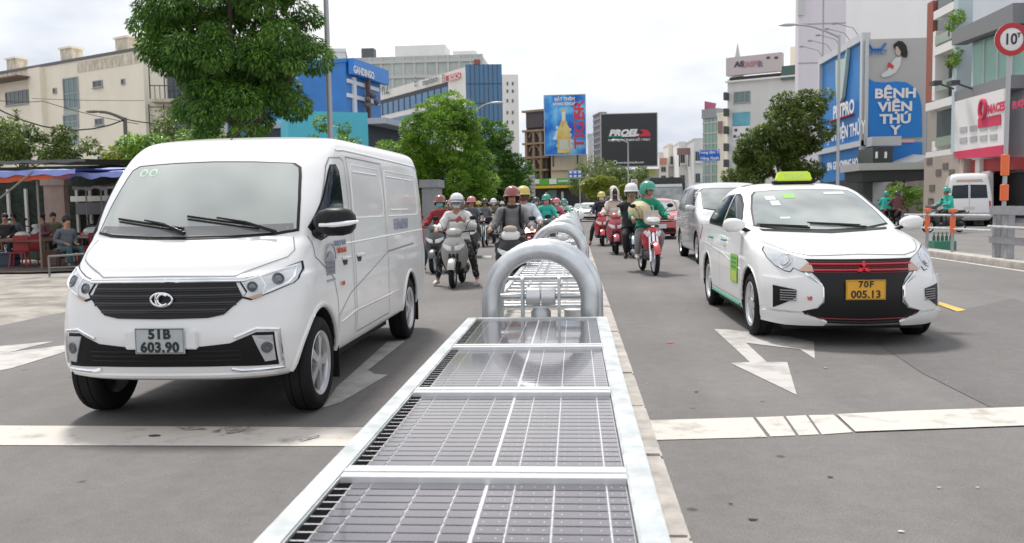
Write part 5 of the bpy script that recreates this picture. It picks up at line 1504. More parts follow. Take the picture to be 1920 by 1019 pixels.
# cyan wall in front
P = at(540, 240, 48); Q = at(690, 240, 50); H = at(640, 209, 49).z
B4 = Bld('cyan_shed', 'low bright cyan wall between the pole and the green trees', P, Q, H, 8, wall('cyan paint', (.10, .48, .62), .05), roof=False)
P = at(690, 240, 50.2); Q = at(800, 240, 60)
B5 = Bld('shed_roof', 'low shed with a pale lean-to roof beside the cyan wall', P, Q, at(700, 233, 50).z, 8, M('dark shed opening', .03, .04, .06), roof=False)
b = MB(); b.box(-.2, B5.W, -1.2, 8, B5.H + .01, B5.H + .35); b.build('roof', M('pale blue grey roof', .40, .44, .52), B5.r)
# white and blue glass office building
P = at(700, 200, 128); Q = at(874, 200, 100); H = at(874, 126, 100).z
OFFW = wall('office white', (.74, .73, .71), .05)
BGL = mat('blue curtain glass', (.035, .15, .30), .15, var=.10, vscale=.35, spec=.7)
A2 = gp(700, 177, H)
B6 = Bld('office_building', 'white office block with blue glass front and company names along its top', A2, Q, H, 2, OFFW, roof=False)
x0 = B6.f(690, 200)[0]; x1 = B6.f(840, 160)[0]
zt = B6.f(780, 178)[1]; zb = B6.f(780, 196)[1]
B6.slab('window_band', (x0, x1, zb - .4, zt), BGL, -.06)
for i in range(1, 14): x = x0 + (x1 - x0) * i / 14; B6.slab('mullion', (x - .08, x + .08, zb - .4, zt), M('dark mullion', .05, .07, .09), -.12)
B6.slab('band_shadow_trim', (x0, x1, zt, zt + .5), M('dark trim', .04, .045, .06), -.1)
zb2 = B6.f(780, 212)[1]
B6.slab('window_band', (x0, x1, 2, zb2), BGL, -.06)
SGN = M('grey lettering', .12, .13, .14)
B6.text('sign_text', 'n2', 2.4, SGN, 722, 167, off=-.3, bold=.02)
B6.text('sign_text', 'thanhbinh', 1.05, SGN, 806, 152, off=-.3, bold=.02)
B6.text('sign_text', 'E', 1.7, SGN, 779, 155, off=-.3, bold=.0); B6.text('sign_text', 'B', 1.4, SGN, 831, 148, off=-.3)
B6.slab('red_sign', B6.rect(840, 140, 864, 149), M('red sign', .60, .04, .05), -.3)
B6.text('sign_text', 'BOSCH', .85, M('white lettering', .75, .75, .75), 852, 145, off=-.36, bold=.02)
# its right hand blue glass face
R1_ = at(942, 200, 100.6)
B7 = Bld('glass_wing', 'blue glass face of the office block with a white end tower', (Q.x + .02, Q.y - .02, 0), R1_, H + .3, 5, BGL, roof=False)
for i in range(1, 8): x = B7.W * i / 8; B7.slab('mullion', (x - .04, x + .04, 0, B7.H), M('dark mullion', .05, .07, .09), -.05)
for i in range(1, 8): z = B7.H * i / 8; B7.slab('transom', (0, B7.W, z - .05, z + .05), M('dark mullion', .05, .07, .09), -.04)
B7.slab('red_roof_edge', (1, B7.W - 2.5, B7.H, B7.H + .55), M('brick red roof', .28, .08, .07), -.1, 4)
x1 = B7.f(972, 200)[0]
b = MB(); b.box(B7.W + .01, x1, -.3, 5, -.25, B7.f(957, 141)[1]); tw = b.build('end_tower', OFFW, B7.r)
for py in (158, 172, 190, 212, 230, 250):
    for px in (951, 961): r = B7.rect(px - 1.5, py - 3, px + 1.5, py + 3); B7.slab('vent', r, M('dark vent', .12, .12, .12), -.36, -.3)
# glasshouse grey building behind
P = at(655, 200, 150); Q = at(905, 200, 150)
B8 = Bld('grey_building', 'pale grey-green glazed building rising behind the office block', P, Q, at(700, 108, 150).z, 12, mat('pale glass grey', (.42, .47, .44), .4, var=.12, vscale=.25), roof=False)
for k in range(5): z = B8.H - 1.2 - k * 2.6; B8.slab('floor_band', (0, B8.W, z, z + .5), M('pale band', .5, .51, .5), -.3)
for k in range(13): x = B8.W * k / 12; B8.slab('column', (x - .2, x + .2, 0, B8.H), M('pale band', .5, .51, .5), -.2)
B8.slab('roof_box', (8, 17, B8.H, B8.H + 2.2), OFFW, 2, 8)
B8.slab('roof_tank', (2.2, 4.4, B8.H, B8.H + 1.8), M('dark tank', .10, .11, .12), 1, 3)
B8.slab('roof_box', (18.5, 22.5, B8.H - .5, B8.H + .8), OFFW, 1, 6)
# ------------------------------------------------------------------ end of the road: billboards and buildings
STEEL = M('dark steel', .07, .07, .075, rough=.5)
P, Q = at(988, 300, 152), at(1026, 300, 150); H = at(1000, 207, 151).z
OLD = wall('old brown render', (.34, .24, .16), .2, .8)
C1 = Bld('brown_building', 'narrow old brown building with open arched floors left of the beer billboard', P, Q, H, 8, M('dark interior brown', .07, .055, .05), roof=False)
for py in (207, 244, 268, 294, 318): z = C1.f(1005, py)[1]; C1.slab('floor', (-.4, C1.W + .3, z - .35, z), OLD, -.9)
for px in (989, 1003, 1016): x = C1.f(px, 250)[0]; C1.slab('pillar', (x - .22, x + .22, 0, C1.H - 3.6), OLD, -.6)
C1.slab('dark_canopy', C1.rect(989, 209, 1020, 240), M('dark roof sheet', .09, .07, .075), -.5)
for py in (258, 284, 308):
    x, z = C1.f(1005, py); b = MB(); b.tube([(x - .1 + 1.0 * math.cos(R(a)), -.4, z + 1.0 * math.sin(R(a))) for a in range(0, 181, 15)], .16, 6); b.build('arch', OLD, C1.r)
P, Q = at(1020, 300, 148), at(1101, 300, 148); H = at(1060, 292, 148).z
C2 = Bld('cream_block', 'cream block under the blue beer billboard', at(1033, 300, 148), Q, at(1060, 290, 148).z, 10, wall('cream block paint', (.66, .55, .38), .08), roof=False)
C2.slab('ledge', C2.rect(1033, 318, 1098, 320), M('pale ledge', .5, .46, .4), -.5)
def billboard(name, label, px0, py0, px1, py1, Y, m, th=.8, z_legs=None, Y2=None):
    a, c = at(px0, py1, Y), at(px1, py1, Y2 or Y); top = at(px0, py0, Y).z; bot = a.z
    u = Vector((c.x - a.x, c.y - a.y, 0)); t = thing(name, label, 'billboard', (a.x, a.y, bot), math.atan2(u.y, u.x))
    W_ = u.length; Hh = top - bot
    b = MB(); b.box(0, W_, 0, th, 0, Hh); b.build('panel', m, t)
    b = MB()
    for x0, x1, z0, z1 in ((-.12, 0, -.12, Hh + .12), (W_, W_ + .12, -.12, Hh + .12), (0, W_, Hh, Hh + .12), (0, W_, -.12, 0)): b.box(x0, x1, -.06, th + .01, z0, z1)
    b.build('rim', M('pale grey rim', .45, .46, .47), t)
    b = MB()
    for q in (.2, .8): b.box(W_ * q - .15, W_ * q + .15, .2, .5, -(bot) + (z_legs or 0), -.121)
    b.build('legs', STEEL, t)
    return t, W_, Hh
sea = bpy.data.materials.new('blue splash print'); sea.use_nodes = True
tt = sea.node_tree; bb = tt.nodes['Principled BSDF']; tc = tt.nodes.new('ShaderNodeTexCoord'); n = tt.nodes.new('ShaderNodeTexNoise'); n.inputs['Scale'].default_value = .35; n.inputs['Detail'].default_value = 7
g = tt.nodes.new('ShaderNodeValToRGB'); g.color_ramp.elements[0].position = .38; g.color_ramp.elements[0].color = (.01, .10, .50, 1); g.color_ramp.elements[1].position = .66; g.color_ramp.elements[1].color = (.22, .58, .88, 1)
e = g.color_ramp.elements.new(.5); e.color = (.02, .26, .72, 1)
tt.links.new(tc.outputs['Object'], n.inputs[0]); tt.links.new(n.outputs[0], g.inputs[0]); tt.links.new(g.outputs[0], bb.inputs['Base Color']); bb.inputs['Roughness'].default_value = .5
t, W_, Hh = billboard('billboard', 'tall blue beer billboard with a golden bottle and red vertical lettering', 1022, 180, 1098, 291, 146, sea, z_legs=8)
b = MB(); cx = W_ * .47      # bottle
prof = [(0, .06), (.95, .06), (1.0, .3), (1.0, 3.2), (.85, 4.1), (.45, 5.0), (.30, 5.6), (.28, 6.8), (.36, 6.85), (.36, 7.1), (0, 7.12)]
k = Hh / 10.4
b.prism([(cx + x * k * 1.15, z * k * 1.08 + .2) for x, z in prof] + [(cx - x * k * 1.15, z * k * 1.08 + .2) for x, z in reversed(prof[1:-1])], -.10, -.02, 'y'); b.build('bottle_print', mat('golden bottle print', (.62, .42, .06), .4, vscale=.6, col2=(.75, .62, .25)), t)
b = MB(); b.box(cx - .80 * k, cx + .80 * k, -.13, -.101, .9 * k, 2.7 * k); b.build('bottle_label', M('pale label print', .62, .60, .55), t)
b = MB(); b.prism([(cx - .28 * k, 5.9 * k), (cx + .28 * k, 5.9 * k), (cx + .34 * k, 7.5 * k), (cx - .34 * k, 7.5 * k)], -.14, -.101, 'y'); b.build('foil', M('pale foil print', .70, .70, .62), t)
b = MB()
random.seed(2)
for i in range(26):
    a = random.uniform(0, 6.28); rr = random.uniform(1.0, 1.7) * k; b.ell((cx + rr * math.cos(a), -.02, 3.0 * k + rr * 1.6 * math.sin(a)), (.12 + random.random() * .2, .04, .2 + random.random() * .25), 8, 4)
b.build('splash_print', M('white splash print', .62, .75, .85), t)
RL = M('red print lettering', .62, .05, .06)
def flat_text(t, name, s, size, m, x, z, y=-.03, rot=0, **kw):
    me = text_mesh(s, size, **kw); me.transform(Matrix(((1, 0, 0), (0, 0, -1), (0, 1, 0))).to_4x4()); me.transform(Matrix.Rotation(-rot, 4, 'Y'))
    me.materials.clear(); me.materials.append(m); o = bpy.data.objects.new(name, me); link(o, t); o.location = (x, y, z); return o
flat_text(t, 'billboard_text', 'TIGER', 2.3, RL, W_ * .86, Hh * .50, rot=R(90), bold=.06, sx=1.3)
flat_text(t, 'billboard_text', 'BẬT THÊM', .72, M('white lettering', .75, .75, .75), W_ * .50, Hh * .935, bold=.03)
flat_text(t, 'billboard_text', 'SẢNG KHOÁI', .66, M('white lettering', .75, .75, .75), W_ * .50, Hh * .855, bold=.03)
b = MB(); b.prism([(W_ * .76, Hh * .66), (W_ * .85, Hh * .60), (W_ * .93, Hh * .80), (W_ * .84, Hh * .74)], -.06, -.02, 'y'); b.build('red_stroke', RL, t)
# black screen billboard
BK = M('black display', .022, .024, .028, rough=.35)
t, W_, Hh = billboard('billboard', 'black billboard reading PROEL in white with a red and green flash', 1128, 215, 1232, 313, 140, BK, th=1.2, z_legs=4)
WL = M('white lettering', .75, .75, .75)
flat_text(t, 'billboard_text', 'PROEL', 1.35, WL, W_ * .40, Hh * .635, bold=.09, shear=.28, sx=1.18)
b = MB(); z = Hh * .575
for k in range(1): pass
b.prism([(W_ * .115, z - .10), (W_ * .36, z - .10), (W_ * .37, z + .08), (W_ * .125, z + .08)], -.05, -.02, 'y'); b.build('green_stripe', M('green stripe', .02, .30, .16), t)
b = MB(); b.prism([(W_ * .365, z - .10), (W_ * .62, z - .10), (W_ * .63, z + .08), (W_ * .375, z + .08)], -.05, -.02, 'y'); b.build('white_stripe', WL, t)
b = MB(); b.prism([(W_ * .625, z - .10), (W_ * .89, z - .10), (W_ * .87, Hh * .64), (W_ * .82, Hh * .685), (W_ * .74, Hh * .70), (W_ * .69, Hh * .69), (W_ * .76, Hh * .65), (W_ * .73, Hh * .61)], -.05, -.02, 'y'); b.build('red_flash', M('red flash', .60, .03, .06), t)
flat_text(t, 'billboard_text', 'THIẾT BỊ ÂM THANH SỐ 1 ITALY', .46, WL, W_ * .50, Hh * .50, bold=.015, sx=1.0)
flat_text(t, 'billboard_text', 'www.ducvietaudio.com', .46, WL, W_ * .52, Hh * .07, bold=.01)
b = MB(); b.tube([(W_ * .245 + .28 * math.cos(6.28 * q / 12), -.04, Hh * .075 + .3 * math.sin(6.28 * q / 12)) for q in range(12)], .07, 5, closed=True); b.build('round_logo', WL, t)
# side wall and block carrying the black board
C3 = Bld('grey_block', 'grey rendered block with a tall side panel carrying the black billboard', at(1128, 330, 141.5), at(1236, 330, 141.5), at(1180, 318, 141.5).z, 10, wall('pale block render', (.50, .47, .38), .08), roof=False)
C3.slab('yellow_notice', C3.rect(1217, 318, 1228, 326), M('yellow notice', .55, .50, .10), -.1)
C4 = Bld('side_panel', 'tall grey louvred panel standing left of the black billboard', at(1113, 300, 146), at(1126, 300, 141), at(1120, 216, 143).z, 1.0, mat('grey louvres', (.26, .25, .26), .6), cat='panel wall', z0=.1)
for i in range(16): z = C4.H * i / 16; C4.slab('louvre', (0, C4.W, z + .2, z + .5), M('pale louvre', .40, .39, .40), -.08)
C4b = Bld('white_tower', 'slim white stair tower between the beer board and the black board', at(1103, 300, 150), at(1112, 300, 150), at(1106, 254, 150).z, 6, OFFW)
# green and yellow shop
SHOP = Bld('corner_shop', 'low corner shop with green fascia over a yellow band and dark openings', at(1003, 360, 128), at(1092, 360, 126), at(1040, 335, 127).z, 10, M('shop dark front', .03, .03, .035), roof=False)
GRN = M('fascia green', .10, .40, .06)
SHOP.slab('fascia', SHOP.rect(1005, 335, 1092, 347), GRN, -.9)
SHOP.slab('yellow_band', SHOP.rect(1005, 348, 1092, 353), M('fascia yellow', .70, .50, .03), -1.0)
SHOP.slab('white_sign', SHOP.rect(1034, 336, 1047, 346), WL, -1.05)
SHOP.slab('white_sign', SHOP.rect(1006, 337, 1015, 345), WL, -1.05)
SHOP.slab('sign_letters', SHOP.rect(1050, 338, 1085, 342), M('pale green lettering', .5, .65, .55), -1.05)
SHOP.slab('glass_door', SHOP.rect(1028, 357, 1044, 376), WGL2, -.1)
for px in (1003, 1026, 1056): x = SHOP.f(px, 360)[0]; SHOP.slab('pillar', (x - .15, x + .15, 0, SHOP.H - 2), M('pale pillar', .5, .5, .48), -.5, -.1)
s2 = Bld('awning_sign', 'pale striped shop sign board low behind the riders', at(968, 345, 118), at(1003, 345, 118), at(985, 329, 118).z, .5, M('pale sign board', .52, .46, .46), cat='sign board', z0=3.0, roof=False)
for k in range(5): z = s2.H * (k + .3) / 5; s2.slab('stripe', (.1, s2.W - .1, z, z + .16), M('violet stripe', .30, .24, .38), -.05)
b = MB(); b.box(.3, .45, .1, .4, -3.2, -.26); b.box(s2.W - .45, s2.W - .3, .1, .4, -3.2, -.26); b.build('posts', STEEL, s2.r)
# blue direction sign on a pole
def pole_sign(label, px0, py0, px1, py1, Y, m, base, poles=(.5,), name='road_sign', txt=None, pr=.07, group=None):
    a, c = at(px0, py1, Y), at(px1, py1, Y); top = at(px0, py0, Y).z; t = thing(name, label, 'road sign', (a.x, Y, base), group=group); W_ = c.x - a.x
    b = MB(); b.box(0, W_, -.05, 0, a.z - base, top - base); pn = b.build('panel', m, t, bevel=.02)
    b = MB(); z0, z1 = a.z - base, top - base; b.tube([(.06, -.058, z0 + .06), (W_ - .06, -.058, z0 + .06), (W_ - .06, -.058, z1 - .06), (.06, -.058, z1 - .06)], .02, 4, closed=True); b.build('rim', WL, pn)
    for q in poles:
        b = MB(); b.tube([(W_ * q, .08, 0), (W_ * q, .08, top - base - .1)], pr, 10); b.build('pole', M('grey pole', .42, .43, .44, rough=.5, metal=.3), t, True)
    if txt:
        n = len(txt)
        for i, (s, sz) in enumerate(txt): flat_text(pn, 'sign_text', s, sz, WL, W_ / 2, z1 - (i + .5) * (z1 - z0) / n, y=-.058, bold=.01)
    return t, W_
RB = M('road sign blue', .01, .12, .55, rough=.4)
t, W_ = pole_sign('small blue lane sign hanging in front of the corner shop', 1066, 320, 1091, 335, 100, RB, ZR, (.85,))
b = MB()
for i in range(3):
    for j in range(2):
        x = W_ * (i + .5) / 3; z = at(1078, 327 + (j - .5) * 7, 100).z - ZR; b.box(x - .16, x + .16, -.075, -.052, z - .12, z + .12)
b.build('lane_symbols', WL, t)
pole_sign('blue direction sign with two lines of white writing on twin posts', 1311, 281, 1350, 303, 92, RB, ZR, (.25, .55), txt=(('Trung tâm TP', .42), ('Hàng Xanh', .42)))
t, W_ = pole_sign('small square no-entry board on a pole left of the dark truck', 1183, 337, 1195, 354, 72, WL, ZR, (.5,))
b = MB(); z = at(1189, 343, 72).z - ZR; b.lathe([(.13, -.08), (.20, -.08), (.20, -.052), (.13, -.052)], (W_ / 2, 0, z), 'y', 20); b.build('red_ring', M('red sign', .60, .04, .05), t)
# ------------------------------------------------------------------ right side
def houses(specs, group='small white town houses at the end of the road'):
    for (px0, px1, pyt, Y, c, lab, cols) in specs:
        Bh = Bld('town_house', lab, at(px0, 300, Y), at(px1, 300, Y), at((px0 + px1) / 2, pyt, Y).z, 10, c, group=group, z0=0)
        nf = max(2, int(Bh.H / 3.6))
        for k in range(nf):
            z = 1.2 + k * (Bh.H - 1) / nf
            for i in range(cols):
                x = Bh.W * (i + .5) / cols; ww = Bh.W / cols * .28
                if z + 1.6 < Bh.H: Bh.win((x - ww, x + ww, z, z + 1.6), 2)
            if k: Bh.slab('balcony', (.2, Bh.W - .2, z - .45, z - .15), OFFW, -.9)
houses([(1234, 1252, 288, 190, wall('house white', (.80, .79, .77), .08), 'narrow white house beside the black billboard', 1),
        (1253, 1272, 272, 180, wall('house cream', (.76, .72, .65), .08), 'cream house, second along from the black billboard', 1),
        (1273, 1300, 268, 170, wall('house white', (.80, .79, .77), .08), 'white house with a brown roof sign', 2),
        (1301, 1330, 262, 160, wall('house grey', (.64, .64, .64), .08), 'pale grey house left of the green glass building', 2)])
C5 = Bld('sign_board', 'brown roof sign above the small white houses', at(1270, 285, 165), at(1296, 285, 165), at(1280, 278, 165).z, .6, M('brown sign', .28, .17, .17), cat='sign board', z0=at(1280, 288, 165).z, roof=False)
b = MB(); b.box(.3, .5, .2, .5, -2.5, -.26); b.box(C5.W - .5, C5.W - .3, .2, .5, -2.5, -.26); b.build('posts', STEEL, C5.r)
C6 = Bld('shop_front', 'house with an orange sign beside the black billboard', at(1236, 330, 178), at(1252, 330, 178), at(1244, 296, 178).z, 3, wall('house white', (.80, .79, .77), .08), roof=False)
C6.slab('orange_sign', C6.rect(1237, 297, 1250, 309), M('orange sign', .55, .25, .18), -.5)
for py in (318, 334): C6.win(C6.rect(1240, py - 4, 1248, py + 4), 2)
G1 = Bld('green_glass_building', 'slim green glass building with a small red flag on its roof', at(1318, 300, 135), at(1345, 300, 133), at(1330, 222, 134).z, 12, mat('pale green glass', (.24, .42, .34), .2, var=.1, vscale=.3), roof=False)
for k in range(9): z = G1.H * (k + .5) / 9; G1.slab('floor_band', (0, G1.W, z, z + .22), M('pale band', .5, .51, .5), -.12)
for k in range(4): x = G1.W * (k + .5) / 4; G1.slab('mullion', (x - .06, x + .06, 0, G1.H), M('pale band', .5, .51, .5), -.1)
G1.slab('roof_crown', (0, G1.W, G1.H, G1.H + 1.4), M('grey roof crown', .30, .32, .34), -.3, 5)
b = MB(); x, z = G1.f(1322, 205); b.tube([(x, 0, G1.H), (x, 0, z + 1.2)], .08, 6); b.add([(x, 0, z + 1.2), (x + 1.9, .3, z + .7), (x + 1.7, .2, z - .3), (x, 0, z)], [(0, 1, 2, 3)]); b.build('flag', M('faded red flag', .45, .12, .18), G1.r)
G2 = Bld('cream_tower', 'narrow cream building with a dark vertical sign', at(1345, 300, 128), at(1360, 300, 127), at(1352, 216, 128).z, 10, CREAM)
G2.slab('dark_sign', G2.rect(1348, 228, 1355, 250), M('brown sign', .10, .05, .03), -.3)
LG = Bld('grey_building', 'grey-white corner building with a wide sign on its roof behind the tree', at(1364, 300, 108), at(1500, 300, 104), at(1400, 146, 107).z, 16, wall('grey white render', (.62, .62, .60), .06, .4), roof=False)
LG.slab('dark_top_storey', LG.rect(1368, 140, 1496, 147), M('dark opening', .05, .05, .06), -.05)
LG.slab('roof_sign', LG.rect(1364, 105, 1468, 139), M('pale sign board', .44, .44, .46), -.6, .4)
LG.slab('green_top', LG.rect(1466, 124, 1497, 150), mat('dark green glass', (.06, .12, .10), .3), -.4)
LG.slab('eaves', LG.rect(1362, 147, 1500, 150), OFFW, -.5)
LG.text('sign_text', 'AS', .85, M('dark lettering', .08, .07, .10), 1386, 121, off=-.66, bold=.05, sx=1.2)
LG.text('sign_text', 'CASPE', .82, M('dusty red lettering', .42, .22, .24), 1407, 121, off=-.66, bold=.05)
LG.text('sign_text', 'R', .85, M('grey violet lettering', .20, .18, .32), 1426, 121, off=-.66, bold=.05)
for px in (1443, 1458): LG.slab('sign_notch', LG.rect(px - 3, 108, px + 3, 112), M('dark opening', .05, .05, .06), -.66)
LG.win(LG.rect(1377, 173, 1406, 192), 3, 1, WFR, WGL2)
LG.slab('teal_poster', LG.rect(1374, 211, 1406, 236), mat('teal poster', (.12, .36, .45), .5, var=.2, vscale=.5), -.12)
LG.slab('white_poster', LG.rect(1374, 237, 1406, 262), M('white lettering', .75, .75, .75), -.12)
for px, py in ((1380, 244), (1401, 243), (1378, 256), (1392, 254)): LG.slab('poster_mark', LG.rect(px - 2, py - 2, px + 3, py + 3), M('dark lettering', .08, .07, .10), -.2)
SD = M('dark conduit', .07, .07, .08)
for py0 in (175, 205, 238, 270, 300): 
    r = LG.rect(1361, py0, 1367, py0 + 14); LG.slab('air_conditioner', r, SD, -1.0)
r = LG.rect(1470, 80, 1498, 123); LG.slab('roof_room', (r[0], r[1], LG.H, r[3]), CREAM, 3, 8)
b = MB(); x, z = LG.f(1378, 95); b.prism([(x - .8, LG.H), (x + .8, LG.H), (x, z + 1)], 1, 1.2, 'y'); b.build('aerial', M('pale band', .5, .51, .5), LG.r)
# tall tower behind
H = at(1540, -60, 92).z
TW = Bld('tower_block', 'tall pale lavender tower running out of the top of the photo', at(1495, 300, 92), at(1583, 300, 92), H, 1.2, wall('pale lavender cladding', (.64, .60, .64), .04, .3), roof=False)
for py in (45, 118): z = TW.f(1540, py)[1]; TW.slab('joint', (0, TW.W, z - .06, z + .06), M('cladding joint', .33, .31, .33), -.03)
x = TW.f(1543, 100)[0]; TW.slab('joint', (x - .05, x + .05, 0, TW.H), M('cladding joint', .33, .31, .33), -.035)
TW.slab('corner_pipe', TW.rect(1495, -40, 1506, 30), M('pale band', .5, .51, .5), -.35)
WT = Bld('white_block', 'plain white tall block behind the veterinary hospital', at(1583, 300, 96), at(1745, 300, 96), H + 2, 3, wall('bright white render', (.78, .78, .78), .03, .3), roof=False)
# veterinary hospital: blue corner building
CX = 20.4
def onx(px, x):                       # the point along a road-parallel front seen at a pixel column
    lo, hi = 5, 400
    for _ in range(60):
        m = (lo + hi) / 2
        if at(px, 300, m).x > x: hi = m
        else: lo = m
    return Vector((x, lo, 0))
cor = onx(1621, CX); Hh = at(1621, 75, cor.y).z; lft = onx(1538, CX)
BLUE = mat('hospital blue', (.015, .19, .52), .45, var=.05, vscale=.5)
V1 = Bld('veterinary_hospital', 'blue corner veterinary hospital with its roadside wall of white lettering', lft, cor, Hh, 6, BLUE, roof=False)
FRM = M('pale metal frame', .52, .54, .56, rough=.4)
V1.slab('frame', (0, V1.W, V1.H, V1.H + .5), FRM, -.25, .3); V1.slab('frame', (V1.W - .45, V1.W, 3.2, V1.H), FRM, -.25); V1.slab('frame', (0, .4, 3.2, V1.H), FRM, -.25)
z = V1.f(1600, 272)[1]; V1.slab('frame', (0, V1.W, z - .25, z + .15), FRM, -.3)
x = V1.f(1570, 200)[0]
def side_text(B_, s, px, py, size, m, **kw): return B_.text('wall_text', s, size, m, px, py, off=-.35, **kw)
side_text(V1, 'PETPRO', 1581, 207, 1.35, WL, bold=.05, sx=1.05)
V1.slab('red_letter_edge', (V1.f(1560, 215)[0], V1.f(1603, 205)[0], V1.f(1581, 207)[1] - .62, V1.f(1581, 207)[1] - .54), M('red sign', .60, .04, .05), -.3)
side_text(V1, 'BỆNH VIỆN THÚ Y', 1581, 250, 1.25, WL, bold=.04, sx=.92)
side_text(V1, 'SPA GROOMING HOTEL', 1583, 309, .8, WL, bold=.03, sx=1.0)
x, z = V1.f(1581, 145); b = MB()
b.prism([(x - 1.0, z + 1.4), (x + 1.2, z + 1.2), (x + 1.8, z + 1.9), (x + 1.4, z + .3), (x + .7, z - 1.6), (x - .4, z - 2.4), (x - .9, z - .5)], -.3, -.05, 'y'); b.build('pet_sign', M('pale green grey', .45, .55, .50), V1.r)
V1.slab('dark_shopfront', (0, V1.W, 0, 2.9), M('shop dark front', .03, .03, .035), -.06)
for px in (1545, 1562, 1578, 1596, 1612):
    b = MB(); x, _ = V1.f(px, 120); b.tube([(x, 0, V1.H + .4), (x, -.5, V1.H + 1.1), (x, -1.7, V1.H + 1.45)], .03, 5); b.box(x - .12, x + .12, -1.95, -1.65, V1.H + 1.38, V1.H + 1.48); b.build('roof_lamp', M('grey metal', .3, .3, .31), V1.r)
rgt = at(1735, 300, cor.y)
V2 = Bld('hospital_front', 'grey and blue billboard wall reading BỆNH VIỆN THÚ Y in white', (cor.x + .02, cor.y - .12, 0), (rgt.x, cor.y - .12, 0), Hh, 1.6, M('pale grey print', .42, .42, .42), cat='billboard wall', roof=False)
V2.slab('frame', V2.rect(1621, 75, 1626, 272), FRM, -.25)
top = []
for px, py in ((1628, 148), (1640, 154), (1660, 155), (1680, 153), (1700, 155), (1715, 165), (1724, 180), (1728, 200)): top.append(V2.f(px, py, -.1))
b = MB(); b.prism([V2.f(1628, 259, -.1), (V2.f(1729, 259, -.1)[0], V2.f(1629, 259, -.1)[1])][::-1] + top, -.12, -.0, 'y'); b.build('blue_print', mat('hospital print blue', (.015, .20, .60), .4), V2.r)
for s_, py, sz in (('BỆNH', 176, .90), ('VIỆN', 201, .88), ('THÚ', 224, .88), ('Y', 245, .85)): V2.text('wall_text', s_, sz, WL, 1679, py, off=-.2, bold=.035, sx=1.18)
hair = [(1676, 84), (1684, 77), (1692, 78), (1699, 86), (1702, 100), (1700, 108), (1692, 106), (1688, 95), (1681, 84), (1678, 92)]
b = MB(); b.prism([V2.f(x, y, -.1) for x, y in hair], -.14, -.02, 'y'); b.build('hair_print', HAIR, V2.r)
b = MB(); P = [V2.f(x, y, -.1) for x, y in ((1679, 88), (1687, 86), (1690, 98), (1686, 106), (1680, 102))]; b.prism(P, -.11, -.03, 'y'); b.build('face_print', M('pale skin print', .50, .40, .36), V2.r)
b = MB(); b.prism([V2.f(x, y, -.1) for x, y in ((1680, 108), (1690, 107), (1688, 122), (1680, 136), (1668, 143), (1655, 146), (1652, 140), (1664, 132), (1672, 118))], -.115, -.03, 'y'); b.build('shirt_print', M('pale shirt print', .58, .62, .62), V2.r)
b = MB(); b.prism([V2.f(x, y, -.1) for x, y in ((1667, 117), (1676, 124), (1674, 130), (1665, 126))], -.135, -.03, 'y'); b.build('pet_print', M('red sign', .60, .04, .05), V2.r)
V2.slab('blue_base', V2.rect(1628, 268, 1728, 310), mat('hospital print blue', (.015, .20, .60), .4), -.10)
V2.slab('base_frame', V2.rect(1622, 259, 1676, 276), FRM, -1.4)
V2.slab('red_and_white_label', V2.rect(1682, 262, 1712, 268), M('pale pink label', .62, .45, .45), -.2)
V2.text('wall_text', 'VETPET', .42, M('blue lettering', .02, .15, .45), 1644, 99, off=-.2, bold=.01); b = MB(); x, z = V2.f(1644, 90, -.1); b.tube([(x - .6, -.1, z + .3), (x - .3, -.1, z - .1), (x + .3, -.1, z - .1), (x + .6, -.1, z + .3)], .08, 5); b.build('logo_print', M('blue lettering', .02, .15, .45), V2.r)
# entrance: dark glass bay, flat canopy, cylinder
E = Bld('entrance_bay', 'round dark entrance bay with a flat grey canopy below the hospital billboard', at(1635, 400, cor.y - 4), at(1672, 400, cor.y - 4), at(1650, 276, cor.y - 4).z, 3.0, M('dark glazing', .05, .055, .06, rough=.2), cat='entrance', roof=False)
z = E.f(1650, 314)[1]
E.slab('canopy', (-1.5, E.W + 1.8, z - .25, z + .2), M('pale band', .5, .51, .5), -2.0, 2); E.slab('canopy_dark', (-1.2, E.W + 1.5, z - .95, z - .251), M('dark fascia', .04, .045, .05), -1.7, 2)
b = MB(); x = E.f(1655, 360)[0]; b.lathe([(0, 0), (.9, 0), (.9, z - 1), (0, z - 1)], (x, -.9, 0), 'z', 24); b.build('column', M('pale column', .42, .43, .44), E.r, True, 40)
for px in (1643, 1660): E.slab('pale_notice', E.rect(px - 2, 285, px + 2, 297), WL, -.1)
# recessed low white house right of the entrance with hedge and notice
LH = Bld('gate_house', 'low cream gatehouse with a slanting white roof and a hedge in front', at(1686, 400, cor.y - 2), at(1736, 400, cor.y - 2), at(1700, 320, cor.y - 2).z, 5, wall('gatehouse wall', (.40, .37, .33), .1), roof=False)
b = MB(); x0, z0 = LH.f(1684, 314); x1, z1 = LH.f(1732, 302)
b.add([(x0 - .4, -1.6, z0 - .3), (x1, -1.6, z1), (x1, 4, z1 + .5), (x0 - .4, 4, z0 + .2), (x0 - .4, -1.6, z0 - .05), (x1, -1.6, z1 + .25), (x1, 4, z1 + .75), (x0 - .4, 4, z0 + .45)], [(0, 1, 2, 3), (4, 7, 6, 5), (0, 4, 5, 1), (1, 5, 6, 2), (2, 6, 7, 3), (3, 7, 4, 0)]); b.build('roof', M('white roof sheet', .62, .62, .6), LH.r)
LH.slab('notice_board', LH.rect(1695, 327, 1720, 350), M('pale sign board', .52, .46, .46), -.2); LH.slab('dark_door', LH.rect(1690, 350, 1720, 358), M('shop dark front', .03, .03, .035), -.1)
